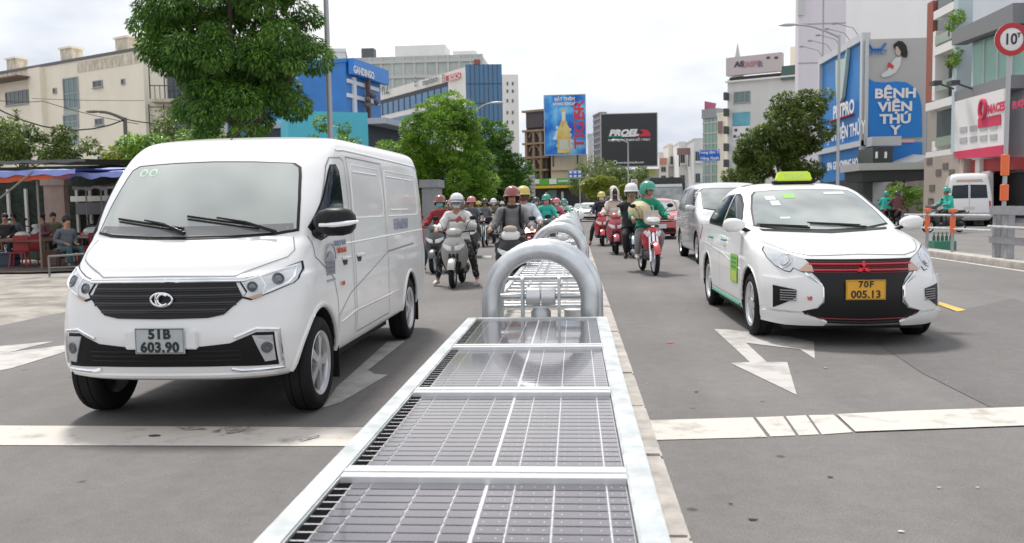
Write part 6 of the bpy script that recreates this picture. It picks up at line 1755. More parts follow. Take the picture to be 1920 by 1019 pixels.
# tan wall with square openings, modern house with balconies above it
a0, a1, a2 = onx(1733, CX), onx(1797, CX), onx(1818, CX)
TAN = wall('tan wall render', (.38, .325, .285), .06, .6)
a3 = onx(1840, CX)
TWL = Bld('tan_wall', 'tall tan wall with scattered dark square openings behind the white minibus', a0, a3, at(1780, 292, (a0.y + a1.y) / 2).z, 3, TAN, cat='wall', roof=False)
for px, py in ((1743, 303), (1773, 312), (1760, 324), (1785, 324), (1748, 353), (1746, 378), (1803, 299), (1741, 392)):
    r = TWL.rect(px - 5, py - 6, px + 5, py + 6); TWL.slab('square_opening', r, M('tan shadow tile', .15, .125, .11), -.03)
b = MB(); zc = TWL.H - 1.2
x = TWL.f(1795, 288)[0]
MH = Bld('balcony_house', 'modern house with white balcony frames, a terracotta side wall and hanging plants', onx(1737, CX + .9), onx(1818, CX + .9), at(1797, -40, a1.y).z, 9, wall('balcony back wall', (.33, .30, .27), .08), roof=False)
WF2 = M('white balcony frame', .74, .73, .71); TER = wall('terracotta wall', (.30, .10, .075), .08)
MH.slab('terracotta_wall', MH.rect(1737, 5, 1748, 192, -.2), TER, -.2)
for px, py0, py1, in ((1790, -40, 285),): 
    r = MH.rect(1791, py0, 1797, py1, -.9); MH.slab('white_column', (r[0], r[1], MH.f(1794, 284, -.9)[1], MH.H), WF2, -.9)
r = MH.rect(1798, -40, 1817, 285, -.9); MH.slab('blue_grey_column', (r[0], MH.W, MH.f(1806, 284, -.9)[1], MH.H), wall('pale blue grey render', (.46, .54, .57), .04), -1.0)
for py in (12, 82, 192, 285):
    z = MH.f(1745, py, -.9)[1] if py > 100 else MH.f(1770, py, -.9)[1]
    MH.slab('balcony_floor', (MH.f(1750 if py < 100 else 1735, py, -.9)[0], MH.f(1790, py, -.9)[0], z - .45, z), WF2, -.88)
r = MH.rect(1749, 60, 1754, 188, -.8); MH.slab('white_post', r, WF2, -.82)
r = MH.rect(1748, 265, 1757, 283, -.8); MH.slab('white_post', r, WF2, -.82)
for y0, y1 in ((98, 182), (205, 278), (-20, 60)): MH.slab('dark_window', MH.rect(1758, y0, 1788, y1), WGL, -.06)
for y0 in (75, 165, 270):
    r = MH.rect(1755, y0 - 14, 1789, y0 + 3, -.8); MH.slab('glass_balustrade', r, mat('pale balustrade glass', (.30, .36, .30), .15), -.85, -.81)
# rightmost building
b0, b1 = onx(1818, CX - .3), onx(1990, CX - .3)
RB_ = Bld('glass_front_building', 'building with a pale green glass storey over a big white advertising board', b0, b1, at(1860, -60, (b0.y + b1.y) / 2).z, 10, wall('blue grey render', (.52, .55, .60), .04), roof=False)
def para(B_, name, pts, m, y0, y1=0):
    b = MB(); b.prism([B_.f(x, y) for x, y in pts], y0, y1, 'y'); return b.build(name, m, B_.r)
para(RB_, 'grey_beam', [(1811, 60), (1811, 85), (1930, 43), (1930, 5)], M('grey beam', .20, .20, .21), -.7)
para(RB_, 'green_glass', [(1828, 82), (1828, 170), (1930, 140), (1930, 45)], mat('mint glass', (.26, .44, .37), .15, var=.08, vscale=.4), -.1)
for px in (1850, 1876, 1904): 
    x = RB_.f(px, 120)[0]; b = MB(); b.box(x - .04, x + .04, -.16, -.1, RB_.f(px, 165)[1], RB_.f(px, 75)[1]); b.build('mullion', M('pale band', .5, .51, .5), RB_.r)
para(RB_, 'grey_beam', [(1820, 172), (1820, 197), (1930, 165), (1930, 140)], M('grey beam', .20, .20, .21), -.8)
for px in (1819, 1855): x, z = RB_.f(px, 166); b = MB(); b.tube([(x, -.8, z), (x, -1.6, z + .3)], .05, 5); b.box(x - .3, x + .3, -1.9, -1.5, z + .2, z + .4); b.build('flood_lamp', SD, RB_.r)
para(RB_, 'dark_door_blind', [(1818, 243), (1818, 285), (1836, 280), (1836, 241)], M('dark blind', .05, .06, .08), -.2)
para(RB_, 'white_board', [(1837, 190), (1837, 285), (1935, 280), (1935, 165)], M('board white', .76, .74, .73, rough=.5), -1.2, -1.0)
para(RB_, 'pink_strip', [(1837, 284), (1843, 297), (1935, 292), (1935, 271)], M('board crimson', .58, .04, .10), -1.25, -1.0)
para(RB_, 'dark_red_signs', [(1852, 300), (1852, 325), (1935, 318), (1935, 294)], M('dark red shop sign', .30, .03, .03), -.8)
RB_.text('board_text', 'MACES', .52, M('board crimson', .58, .04, .10), 1868, 203, off=-1.3, bold=.03); RB_.text('board_text', 'PLAZA', .4, M('board crimson', .58, .04, .10), 1912, 196, off=-1.3, bold=.03)
x, z = RB_.f(1843, 205, -1.25); b = MB(); b.tube([(x + .28 * math.cos(6.28 * q / 12), -1.27, z + .42 * math.sin(6.28 * q / 12)) for q in range(12)], .09, 5, closed=True); b.build('board_logo', M('board crimson', .58, .04, .10), RB_.r)
para(RB_, 'board_red_block', [(1885, 222), (1885, 240), (1930, 233), (1930, 213)], M('board crimson', .58, .04, .10), -1.24, -1.0)
for k in range(4):
    for j in range(2):
        px = 1848 + k * 20; py = 238 + j * 20 - k * 2; para(RB_, 'board_paragraph', [(px, py), (px, py + 10), (px + 14, py + 8), (px + 14, py - 2)], M('pale grey print', .42, .42, .42), -1.23, -1.0)
para(RB_, 'shop_opening', [(1852, 328), (1852, 405), (1935, 410), (1935, 322)], M('shop dark front', .03, .03, .035), -.1)
for px in (1841, 1872): 
    x = RB_.f(px, 360)[0]; b = MB(); b.box(x - .22, x + .22, -1.0, -.6, 0, RB_.f(px, 298)[1]); b.build('pillar', M('pale pillar', .5, .5, .48) if px > 1850 else TAN, RB_.r)
x0 = RB_.f(1876, 350)[0]; para(RB_, 'white_banner', [(1878, 322), (1878, 388), (1892, 388), (1892, 320)], M('board white', .76, .74, .73), -.9, -.7)

# ------------------------------------------------------------------ lamp posts, wires, signs
GP = M('grey pole', .42, .43, .44, rough=.5, metal=.3)
def pole(label, x, y, z0, h, r0, r1, arm=None, name='lamp_post', cat='lamp post', group=None):
    t = thing(name, label, cat, (x, y, z0), group=group)
    b = MB(); b.tube([(0, 0, 0), (0, 0, .8), (0, 0, h)], [r0, r0 * .95, r1], 12); b.build('shaft', GP, t, True)
    b = MB(); b.lathe([(0, 0), (r0 * 2.1, 0), (r0 * 2.0, .05), (r0 * 1.3, .10), (r0 * 1.1, .35), (0, .35)], n=14); b.build('base', GP, t, True, 40)
    if arm:
        b = MB(); b.tube([(0, 0, h - .1)] + [(arm[0] * q, arm[1] * q, h - .1 + arm[2] * math.sin(q * PI / 2)) for q in (.15, .35, .6, .8, 1)], [r1, r1, r1 * .9, r1 * .8, r1 * .8, r1 * .8], 8); b.build('arm', GP, t, True)
        b = MB(); b.ell((arm[0] * 1.0 + .35 * (1 if arm[0] > 0 else -1), arm[1], h - .1 + arm[2] + .02), (.45, .14, .08), 12, 6); b.build('lamp_head', M('lamp head', .55, .56, .58, rough=.4), t, True)
    return t
q = gp(621, 500, -.08)
v = at(621, 300, 26)
pole('tall grey lamp post rising past the big tree behind the van roof', v.x, 26, 0, 11, .10, .07)
v = at(876, 220, 55); pole('street lamp with white curved arm in front of the blue glass office', v.x, 55, 0, v.z - .0, .10, .05, (1.6, 0, .95))
v = at(1571, 300, 40); pole('thin lamp post standing in front of the blue hospital', v.x, 40, .1, at(1571, 70, 40).z, .08, .055, (-1.9, 0, .6))
v = at(1178, 330, 90); pole('slim lamp post in front of the black billboard', v.x, 90, .1, at(1178, 268, 90).z, .09, .06, (-.9, 0, .3))
v = at(1600, 200, 56)
v = at(236, 260, 45); pole('wooden service pole with lamp arm in front of the cream building', v.x, 45, 0, at(236, 221, 45).z, .13, .10, (-1.4, 0, .45), name='service_pole', cat='pole')
for o_ in COL.objects:
    if o_.parent and o_.parent.name.startswith('service_pole'): o_.data.materials[0] = mat('weathered pole', (.13, .12, .11), .8)
v = at(805, 400, 24); 
def wire(pts, label, r=.025, sag=.0):
    b = MB(); P = []
    for i in range(len(pts) - 1):
        a, c = Vector(pts[i]), Vector(pts[i + 1])
        for k in range(8): q = k / 8; P.append(a.lerp(c, q) - Vector((0, 0, sag * 4 * q * (1 - q))))
    P.append(Vector(pts[-1])); b.tube(P, r, 5); o = b.build('overhead_wire', RUB, None, True); return tag(o, label, 'wire', 'overhead wires in front of the cream building')
wire([at(-30, 190, 40), at(236, 224, 45)], 'thick sagging black cable running down to the service pole', .035, .95)
wire([at(236, 224, 45), at(330, 232, 48)], 'short cable from the service pole towards the big tree', .03, .1)
wire([at(-20, 186, 50), at(80, 190, 50), at(260, 233, 50)], 'thin upper cable crossing the stair window', .02, .12)
wire([at(60, 185, 52), at(270, 189, 52)], 'thin level wire under the upper windows', .015, .05)
# red ring weight sign on post at the railing
sp = gp(1880, 495, ZR)
SX, SY = sp.x, sp.y
t = thing('weight_limit_sign', 'round red-ringed weight limit sign reading 10T on a grey post with orange sleeves', 'road sign', (SX, SY, ZR + .1))
zt = at(1887, 75, SY).z - ZR - .1
b = MB(); b.tube([(0, .03, 0), (0.04, .03, zt + .25)], .04, 12); b.build('post', GP, t, True)
b = MB(); b.lathe([(0, -.035), (.30, -.035), (.31, -.03), (.31, -.02), (0, -.02)], (.04, 0, zt), 'y', 40); fc = b.build('sign_face', M('sign white', .70, .69, .69, rough=.4), t, True, 30)
b = MB(); b.lathe([(.215, -.043), (.305, -.043), (.31, -.038), (.31, -.034), (.215, -.034)], (.04, 0, zt), 'y', 40); b.build('red_ring', mat('sign red', (.42, .01, .02), .35), fc, True, 30)
text('sign_text', '10', .29, M('sign ink', .03, .03, .05), fc, (.02, -.042, zt - .005), bold=.006, sx=.85); text('sign_text', 'T', .12, M('sign ink', .03, .03, .05), fc, (.17, -.042, zt + .07), bold=.004)
for y0, y1, nm in ((290, 330, ''), (346, 377, '')):
    za, zb = at(1880, y1, SY).z - ZR - .1, at(1880, y0, SY).z - ZR - .1; b = MB(); b.lathe([(.05, za), (.075, za + .01), (.075, zb - .01), (.05, zb)], (0.01, .03, 0), 'z', 18); b.build('orange_sleeve', mat('orange plastic', (.80, .16, .05), .5), t, True, 40)
# guard rail island: kerb, posts, beams
b = MB(); b.box(7.88, 8.42, 6, 26, -.1, ZR + .12); o = b.build('side_kerb', CONC, bevel=.02); o['kind'] = 'structure'
b = MB(); b.box(7.95, 8.6, 26.1, 150, -.1, ZR + .10); o = b.build('side_kerb', CONC, bevel=.02); o['kind'] = 'structure'
b = MB(); b.box(7.70, 7.80, 5, 120, ZR + .0005, ZR + .004); o = b.build('edge_line', PNT); o['kind'] = 'structure'
RG = mat('grey painted guard rail', (.34, .34, .36), .45, .3, var=.12, vscale=5)
t = thing('guard_rail', 'heavy grey guard rail with twin square posts at the right edge', 'guard rail', (8.2, 0, ZR + .12))
for yy in (SY - .35, SY + .10, SY - 3.6, SY - 6.8):
    b = MB(); b.box(-.07, .07, yy - .07, yy + .07, 0, 1.0); b.build('post', RG, t, bevel=.01)
for z0, z1 in ((.83, 1.0), (.28, .42)):
    b = MB(); b.box(-.10, -.071, 4, SY + .25, z0, z1); b.build('beam', RG, t, bevel=.008)
b = MB(); b.tube([(-.13, 4, .60), (-.13, SY + .2, .60)], .03, 8); b.build('pipe_rail', GALV, t, True)
t = thing('pipe_railing', 'low pipe railing with orange capped posts running away from the guard rail', 'railing', (8.2, 0, ZR + .12))
for z in (.78, .48):
    b = MB(); b.tube([(0, SY + .35, z + .03), (0, 22.0, z)], .025, 8); b.build('rail', GALV, t, True)
for px in (1741, 1789):
    v = onx(px, 8.2); b = MB(); b.tube([(0, v.y, 0), (0, v.y, .92)], .035, 10); p_ = b.build('post', RG, t, True)
    b = MB(); b.lathe([(.0, .86), (.085, .86), (.085, .93), (0, .94)], (0, v.y, 0), 'z', 14); b.lathe([(.036, .42), (.055, .43), (.055, .76), (.036, .77)], (0, v.y, 0), 'z', 14); b.build('orange_cap', mat('orange plastic', (.80, .16, .05), .5), p_, True, 40)
v = onx(1770, 9.0)
t = thing('crate_of_bottles', 'green crate of bottles standing behind the pipe railing', 'crate', (v.x, v.y, ZR + .35))
b = MB(); b.box(-.26, .26, -.18, .18, -.33, -.10); b.build('crate', M('green crate', .05, .22, .15), t)
for i in range(5): b = MB(); b.lathe([(0, -.2), (.035, -.2), (.035, 0), (.012, .06), (.012, .12), (0, .12)], (-.2 + i * .1, 0, 0), 'z', 10); b.build('bottle', M('dark green bottle', .03, .10, .06, rough=.2), t, True)
# ------------------------------------------------------------------ trees
def leaf_mat(name, c1, c2, c3):
    m = bpy.data.materials.new(name); m.use_nodes = True; t = m.node_tree; b = t.nodes['Principled BSDF']; N = t.nodes.new; K = t.links.new
    g = N('ShaderNodeNewGeometry'); r = N('ShaderNodeValToRGB'); r.color_ramp.elements[0].color = tuple(c1) + (1,); r.color_ramp.elements[1].color = tuple(c3) + (1,)
    e = r.color_ramp.elements.new(.55); e.color = tuple(c2) + (1,)
    tc = N('ShaderNodeTexCoord'); n = N('ShaderNodeTexNoise'); n.inputs['Scale'].default_value = .9; K(tc.outputs['Object'], n.inputs[0])
    mx = N('ShaderNodeMath'); mx.operation = 'ADD'; q = N('ShaderNodeMath'); q.operation = 'MULTIPLY'; q.inputs[1].default_value = .55; K(g.outputs['Random Per Island'], q.inputs[0])
    q2 = N('ShaderNodeMapRange'); q2.inputs[1].default_value = .3; q2.inputs[2].default_value = .7; q2.inputs[3].default_value = 0; q2.inputs[4].default_value = .5; K(n.outputs[0], q2.inputs[0])
    K(q.outputs[0], mx.inputs[0]); K(q2.outputs[0], mx.inputs[1]); K(mx.outputs[0], r.inputs[0])
    K(r.outputs[0], b.inputs['Base Color']); b.inputs['Roughness'].default_value = .42; b.inputs['Specular IOR Level'].default_value = .45
    tr = N('ShaderNodeBsdfTranslucent'); mi = N('ShaderNodeMixShader'); mi.inputs[0].default_value = .28
    K(r.outputs[0], tr.inputs[0]); K(b.outputs[0], mi.inputs[1]); K(tr.outputs[0], mi.inputs[2])
    o = t.nodes['Material Output']; K(mi.outputs[0], o.inputs[0]); return m
L_DARK = leaf_mat('dark glossy leaves', (.026, .070, .012), (.080, .195, .026), (.26, .45, .065))
L_MID = leaf_mat('bright green leaves', (.05, .125, .014), (.17, .33, .035), (.40, .58, .09))
L_OLIVE = leaf_mat('olive leaves', (.045, .08, .02), (.13, .19, .038), (.29, .37, .09))
L_YEL = leaf_mat('yellow green leaves', (.12, .17, .02), (.26, .32, .04), (.42, .46, .08))
BARK = mat('bark', (.10, .075, .055), .9, var=.3, vscale=14, bump=.6, bscale=24)
def tree(name, label, base, h_trunk, crowns, n, leaf, m, cat='tree', group=None, tr=.16, droop=.35, clump=.7, seed=1, limbs=7, lean=(0, 0), fill=.55, aspect=.42):
    """crowns: ellipsoids (dx, dy, dz, rx, ry, rz) relative to the base; leaves hang in clumps through their volume"""
    rnd = random.Random(seed)
    t = thing(name, label, cat, base, 0, group)
    # trunk and limbs
    b = MB(); top = Vector((lean[0], lean[1], h_trunk)); b.tube([(0, 0, -.2), (tr * .4, 0, h_trunk * .35), tuple(top * .7 + Vector((0, 0, 0))), tuple(top)], [tr * 1.35, tr, tr * .85, tr * .7], 10)
    ends = []
    clumps = []
    vol = sum(c[3] * c[4] * c[5] for c in crowns)
    for c in crowns:
        k = max(4, int(fill * c[3] * c[4] * c[5] / clump ** 3 * 1.9))
        for _ in range(k):
            while True:
                d = Vector((rnd.gauss(0, 1), rnd.gauss(0, 1), rnd.gauss(0, 1)))
                if d.length > .01: break
            d.normalize(); rr = rnd.uniform(.25, 1.0) ** .45
            rr *= 1 + .16 * noise.noise(d * 2.3 + Vector((seed, 0, 0)))
            clumps.append((Vector((c[0] + d.x * c[3] * rr, c[1] + d.y * c[4] * rr, c[2] + d.z * c[5] * rr)), clump * rnd.uniform(.55, 1.15)))
    for i in range(limbs):
        e = clumps[rnd.randrange(len(clumps))][0]; mid = top.lerp(e, .5) + Vector((rnd.uniform(-.2, .2), rnd.uniform(-.2, .2), rnd.uniform(0, .4))) * clump
        s = top * rnd.uniform(.75, 1.0); b.tube([s, mid, e], [tr * .5, tr * .3, tr * .08], 7)
    b.build('trunk', BARK, t, True)
    vs = []; fs = []
    tot = sum(r ** 2 for _, r in clumps)
    for cpos, cr_ in clumps:
        kk = int(n * cr_ ** 2 / tot)
        for _ in range(kk):
            while True:
                d = Vector((rnd.gauss(0, 1), rnd.gauss(0, 1), rnd.gauss(0, 1)))
                if d.length > .01: break
            d.normalize(); p = cpos + Vector((d.x, d.y, d.z * .75)) * cr_ * rnd.uniform(.45, 1.0) ** .5
            # leaf blade hangs outward and down from the clump surface
            ax = (d * .9 + Vector((rnd.uniform(-.6, .6), rnd.uniform(-.6, .6), rnd.uniform(-.5, .3) - droop))).normalized()
            sd = ax.cross(Vector((rnd.uniform(-1, 1), rnd.uniform(-1, 1), 1.6))).normalized()
            L_ = leaf * rnd.uniform(.65, 1.25); w_ = L_ * aspect
            up = sd.cross(ax) * L_ * .10
            k = len(vs)
            vs += [p, p + ax * L_ * .45 + sd * w_ * .5 - up, p + ax * L_, p + ax * L_ * .45 - sd * w_ * .5 - up, ]
            fs.append((k, k + 1, k + 2, k + 3))
    me = bpy.data.meshes.new('crown'); me.from_pydata([tuple(v) for v in vs], [], fs); me.materials.append(m)
    o = bpy.data.objects.new('crown', me); link(o, t); return t
v = at(430, 100, 24)
tree('street_tree', 'large dark glossy tree towering behind the white van', (v.x, 24, 0), 3.6, [
    (-.2, 0, 6.7, 2.5, 2.1, 2.4), (1.5, 0, 5.4, 1.4, 1.5, 1.4), (-1.6, 0, 6.8, 1.15, 1.2, 1.4), (-.1, 0, 4.2, 1.75, 1.5, 1.25), (.6, 0, 8.2, 1.7, 1.6, 1.2)], 80000, .15, L_DARK, tr=.24, clump=.56, seed=4, droop=.8, fill=.60, aspect=.36)
v = at(835, 300, 40)
tree('street_tree', 'round bright green tree beyond the rear of the van', (v.x, 40, 0), 1.6, [(-.2, 0, 4.6, 1.8, 1.8, 1.85), (-2.0, 0, 3.5, 1.35, 1.4, 1.15), (.4, 0, 2.6, 2.0, 1.5, 1.5), (.4, 0, 5.5, 1.0, .9, .9), (-1.6, 0, 2.2, 1.4, 1.3, 1.0)], 42000, .17, L_MID, clump=.52, seed=9, fill=.8, droop=-.1, aspect=.5)
v = at(925, 300, 50)
tree('street_tree', 'darker green tree standing just right of the round bright one', (v.x, 50, 0), 1.8, [(-.3, 0, 4.6, 1.6, 1.8, 1.7), (.6, 0, 3.2, 1.3, 1.5, 1.5), (-.3, 0, 2.2, 2.2, 1.5, 1.3)], 28000, .18, L_DARK, clump=.55, seed=12, fill=.5, droop=0, aspect=.5)
v = at(948, 340, 62)
tree('street_tree', 'low dark tree at the far end of the left tree row', (v.x, 62, 0), 1.6, [(0, 0, 3.0, 1.6, 1.6, 1.5), (-1.5, 0, 2.6, 1.4, 1.5, 1.2)], 10000, .22, L_DARK, clump=.6, seed=15, aspect=.5)
v = at(628, 235, 34)
tree('small_tree', 'thin light green sapling in front of the cyan wall', (v.x, 34, 0), 2.6, [(0, 0, 4.2, .95, .8, .8), (-.9, 0, 3.4, .8, .8, .7), (.6, 0, 3.3, .6, .6, .5)], 3600, .15, L_MID, tr=.06, clump=.4, seed=21, fill=.35, aspect=.5)
v = at(1470, 300, 58)
tree('street_tree', 'broad olive green tree on the right pavement in front of the grey-white building', (v.x, 58, .2), 2.6, [(.9, 0, 6.4, 1.9, 1.8, 2.0), (-.9, 0, 4.6, 2.2, 2.0, 1.7), (1.1, 0, 4.0, 1.6, 1.7, 1.5), (1.9, 0, 8.0, .9, 1, .8), (-2.2, 0, 3.2, .8, 1.0, .9)], 34000, .24, L_OLIVE, tr=.2, clump=.62, seed=31, fill=.75, aspect=.45)
v = at(1395, 330, 70)
tree('street_tree', 'small olive tree left of the broad one, above the silver people carrier', (v.x, 70, .2), 1.6, [(0, 0, 3.0, 1.5, 1.5, 1.4)], 5000, .24, L_OLIVE, clump=.6, seed=33)
for px, py, Y, s, m, lab, sd in ((1108, 335, 112, 2.6, L_OLIVE, 'dark olive tree behind the road end, right of the shop', 41), (1143, 338, 108, 2.3, L_OLIVE, 'olive tree below the black billboard', 42), (1122, 352, 96, 1.5, L_YEL, 'bright yellow-green bush at the end of the road', 43), (1180, 345, 104, 2.4, L_OLIVE, 'olive tree beside the slim lamp post', 44), (1162, 368, 92, 1.1, L_YEL, 'low yellow-green bush behind the riders', 45), (975, 345, 130, 3.2, L_DARK, 'dark tree left of the brown building', 46)):
    v = at(px, py, Y); tree('distant_tree', lab, (v.x, Y, 0), max(.5, v.z - s * .6), [(0, 0, v.z, s * 1.15, s, s)], 4500, .30, m, clump=.75, seed=sd, group='small trees at the end of the road', aspect=.5, limbs=4)
# hedge like greenery left
for px, py, Y, rx, rz, m, lab, n, sd in ((50, 268, 36, 3.0, .9, L_OLIVE, 'dark hedge above the market roof at the left edge', 9000, 51), (-40, 262, 38, 2.5, 1.3, L_OLIVE, 'overgrown bush cut by the left edge of the photo', 6000, 52), (330, 282, 30, 1.9, .9, L_MID, 'sunlit bush behind the van roof', 7000, 53), (250, 297, 34, 1.9, .35, L_YEL, 'low yellow-green hedge in front of the cream building', 3500, 54), (330, 245, 36, .9, 1.1, L_OLIVE, 'straggly shrub by the balcony scaffolding', 1500, 55)):
    v = at(px, py, Y); tree('bush', lab, (v.x, Y, 0), max(.4, v.z - rz), [(0, 0, v.z, rx, 1.0, rz)], n, .17, m, cat='bush', tr=.05, clump=.38, seed=sd, group='bushes on the left', limbs=5, aspect=.5, fill=.6)
for px, py, lab, sd in ((32, 232, 'spiky treetop above the hedge at the left', 61), (222, 290, 'spiky dark shrub at the foot of the service pole', 62)):
    v = at(px, py, 37); t = thing('spiky_plant', lab, 'plant', (v.x, 37, 0)); rnd = random.Random(sd)
    b = MB(); b.tube([(0, 0, -.1), (0, 0, v.z + .3)], [.05, .02], 6); b.build('stem', BARK, t, True)
    b = MB()
    for i in range(150):
        a = rnd.uniform(0, 6.28); z = v.z + rnd.uniform(-.7, .6); L_ = rnd.uniform(.4, .8) * (1.1 - (z - v.z + .7) * .4); d = Vector((math.cos(a), math.sin(a), rnd.uniform(.1, .7))).normalized(); s = d.cross(Vector((0, 0, 1))).normalized() * .035
        p = Vector((0, 0, z)); b.add([p - s, p + s, p + d * L_], [(0, 1, 2)])
    b.build('fronds', L_OLIVE, t, fix=False)
# hedge and plants by the gatehouse
v = at(1703, 372, 55)
tree('hedge', 'clipped green hedge in front of the gatehouse on the right', (v.x, 55, .2), .5, [(0, 0, 1.0, 1.2, .6, .55), (0, 0, 1.7, 1.1, .6, .4)], 3500, .14, L_MID, cat='hedge', tr=.04, clump=.35, seed=71, limbs=3)
v = at(1674, 352, 56)
tree('plant', 'yellow-green plant beside the entrance column', (v.x, 56, .2), 1.0, [(0, 0, 1.7, .45, .45, 1.0)], 1200, .15, L_YEL, cat='plant', tr=.04, clump=.3, seed=72, limbs=2)
for px, py, sd in ((1774, 40, 81), (1774, 100, 82)):
    v = at(px, py, a0.y - 1.0) if False else Vector((CX - .5, onx(px, CX - .5).y, at(px, py, onx(px, CX - .5).y).z)); tree('hanging_plant', 'green plants trailing over the %s balcony' % ('top' if py < 50 else 'middle'), (v.x, v.y, v.z - .6), .5, [(.25, 0, .5, .22, .7, .4)], 600, .16, L_MID, cat='plant', tr=.03, clump=.3, seed=sd, limbs=2, group='plants hanging from the balcony house')
# ------------------------------------------------------------------ vehicles
make_van(); make_taxi()
make_car('silver people carrier following right behind the white taxi', 'people carrier', (3.42, 17.4, ZR), SILVER, 'mpv', name='people_carrier')
REDC = mat('red car paint', (.42, .03, .035), .25, coat=1.0)
v = at(1262, 400, 31); make_car('red hatchback beyond the green-jacketed rider, left of the people carrier', 'car', (v.x - .4, 31, ZR), REDC, 'hatch', name='hatchback')
v = at(1245, 400, 43); make_car('pale pink-white hatchback in front of the dark canvas truck', 'car', (v.x, 40, ZR), mat('pale pink paint', (.55, .42, .42), .25, coat=1.0), 'hatch', name='hatchback')
for k, (px, Y, c, lab) in enumerate(((1106, 66, PAINT, 'white saloon far down the right carriageway, beside the last hoops'), (1120, 74, PAINT, 'white saloon half hidden behind the rider with the yellow helmet'), (1090, 88, mat('pale green taxi paint', (.35, .55, .45), .3, coat=.8), 'pale green taxi at the far end of the right carriageway'),
                                     (1062, 96, PAINT, 'white car at the far end beyond the crowd of scooters'), (1140, 92, SILVER, 'silver car far behind the pale hooded rider'))):
    v = at(px, 395, Y); make_car(lab, 'car', (v.x, Y, ZR if v.x > 0 else ZL), c, 'sedan' if k % 2 else 'hatch', group='cars far down the road')
# dark canvas topped truck
def truck():
    v = at(1244, 400, 48); t = thing('canvas_truck', 'dark truck with a charcoal canvas top between the riders and the people carrier', 'truck', (v.x + .1, 46.5, ZR))
    C_ = mat('charcoal canvas', (.05, .055, .055), .8, var=.15, vscale=3)
    b = MB(); b.rings([[(x * s, y, z) for x, z in ((-1.0, .9), (1.0, .9), (1.05, 2.4), (.85, 2.72), (-.85, 2.72), (-1.05, 2.4))] for y, s in ((1.1, .98), (1.3, 1.02), (3.0, 1.0), (5.2, 1.0), (5.3, .95))]); b.build('canvas_top', C_, t, True, 30)
    b = MB(); b.rings([[(x, y, z) for x, z in ((-.95, .5), (.95, .5), (.98, 1.25), (.80, zt), (-.80, zt), (-.98, 1.25))] for y, zt in ((0, 1.3), (.05, 1.45), (.35, 2.2), (.6, 2.35), (1.4, 2.35))]); cb = b.build('cab', mat('grey truck paint', (.17, .18, .19), .35, coat=.6), t, True, 30)
    b = MB(); b.add([(-.80, .03, 1.40), (.80, .03, 1.40), (.70, .31, 2.13), (-.70, .31, 2.13)], [(0, 1, 2, 3)]); b.v = [(x, y - .012, z) for x, y, z in b.v]; b.build('windscreen', MATS['car windscreen glass'], t, fix=False)
    b = MB(); b.box(-.97, .97, -.06, .05, .45, .68); b.build('bumper', BLKP, t, bevel=.02)
    for s in (-1, 1):
        b = MB(); b.lathe([(0, -.03), (.11, -.03), (.12, .03), (0, .04)], (s * .72, -.02, .88), 'y', 18); b.build('headlight', LENS, t, True)
        wheel(t, s * .83, .75, .38, .22, .2, s, 5); wheel(t, s * .83, 4.2, .38, .22, .2, s, 5)
        b = MB(); b.box(s * 1.12 - .07, s * 1.12 + .07, .1, .16, 1.5, 1.85); b.build('mirror', BLKP, t)
    b = MB(); b.box(-.45, .45, -.03, .0, .75, 1.0); b.build('grille', BLKP, t)
truck()
# white minibus seen from behind on the side road
def minibus():
    v = at(1817, 400, 40.5); t = thing('minibus', 'white high-roof minibus seen from behind in front of the tan wall', 'minibus', (v.x, 40.5, ZR + .01), R(-20))
    T = [(.28, .05, 5.2, .80, .1, .3, 5, 3), (.40, 0, 5.3, .90, .1, .3, 5, 3), (.9, 0, 5.35, .92, .1, .3, 5, 3), (1.3, .05, 5.0, .91, .1, .4, 5, 3), (1.9, .18, 4.4, .83, .1, .4, 5, 3), (2.25, .28, 4.0, .77, .12, .4, 4, 3), (2.40, .45, 3.8, .66, .2, .4, 3, 3), (2.45, .9, 3.4, .4, .3, .3, 2.5, 2.5)]
    B = Body(T, [(1.1, .35), (4.4, .35)], .42, .92, PAINT, sub=4, nq=9, ns=10, depth=.25); body = bpy.data.objects.new('body', B.me); link(body, t)
    for s in (-1, 1):
        p = [(s * .04, 1.28), (s * .74, 1.28), (s * .68, 1.88), (s * .04, 1.90)]
        B.patch('rear_window', p if s > 0 else p[::-1], 'f', GLASSD, body, .01, .08)
        p = [(s * .80, .75), (s * .88, .75), (s * .86, 1.15), (s * .79, 1.15)]
        B.patch('tail_light', p if s > 0 else p[::-1], 'f', M('tail lamp red', .5, .02, .02, rough=.2), t, .012, .05)
        p = [(1.2, 1.30), (4.0, 1.30), (3.8, 1.88), (1.2, 1.88)]
        B.patch('side_window', p if s < 0 else p[::-1], 's', GLASSD, body, .008, .1, s)
        for wy in (1.1, 4.4): wheel(t, s * .80, wy, .35, .21, .2, s, 5)
    b = MB(); B.ribbon([(0, .5), (0, 2.1)], .015, 'f', mb=b); b.build('door_gap', GAP, body)
    b = MB(); b.box(-.9, .9, -.12, .0, .36, .62); b.build('bumper', mat('grey bumper', (.45, .45, .46), .5), t, bevel=.03)
    b = MB(); b.box(-.22, .22, -.02, .03, .78, .90); b.build('number_plate', M('plate white', .6, .6, .6), t)
    B.patch('pale_stripe', [(-.55, 2.02), (.55, 2.02), (.50, 2.14), (-.50, 2.14)], 'f', M('pale brown sticker', .50, .38, .32), body, .01, .08)
minibus()
v = at(1935, 440, 19.5); make_car('dark car parked behind the guard rail at the right edge', 'car', (v.x + .9, 17.5, ZR + .01), mat('charcoal car paint', (.03, .03, .035), .25, coat=1.0), 'sedan', rz=R(-68), name='parked_car')

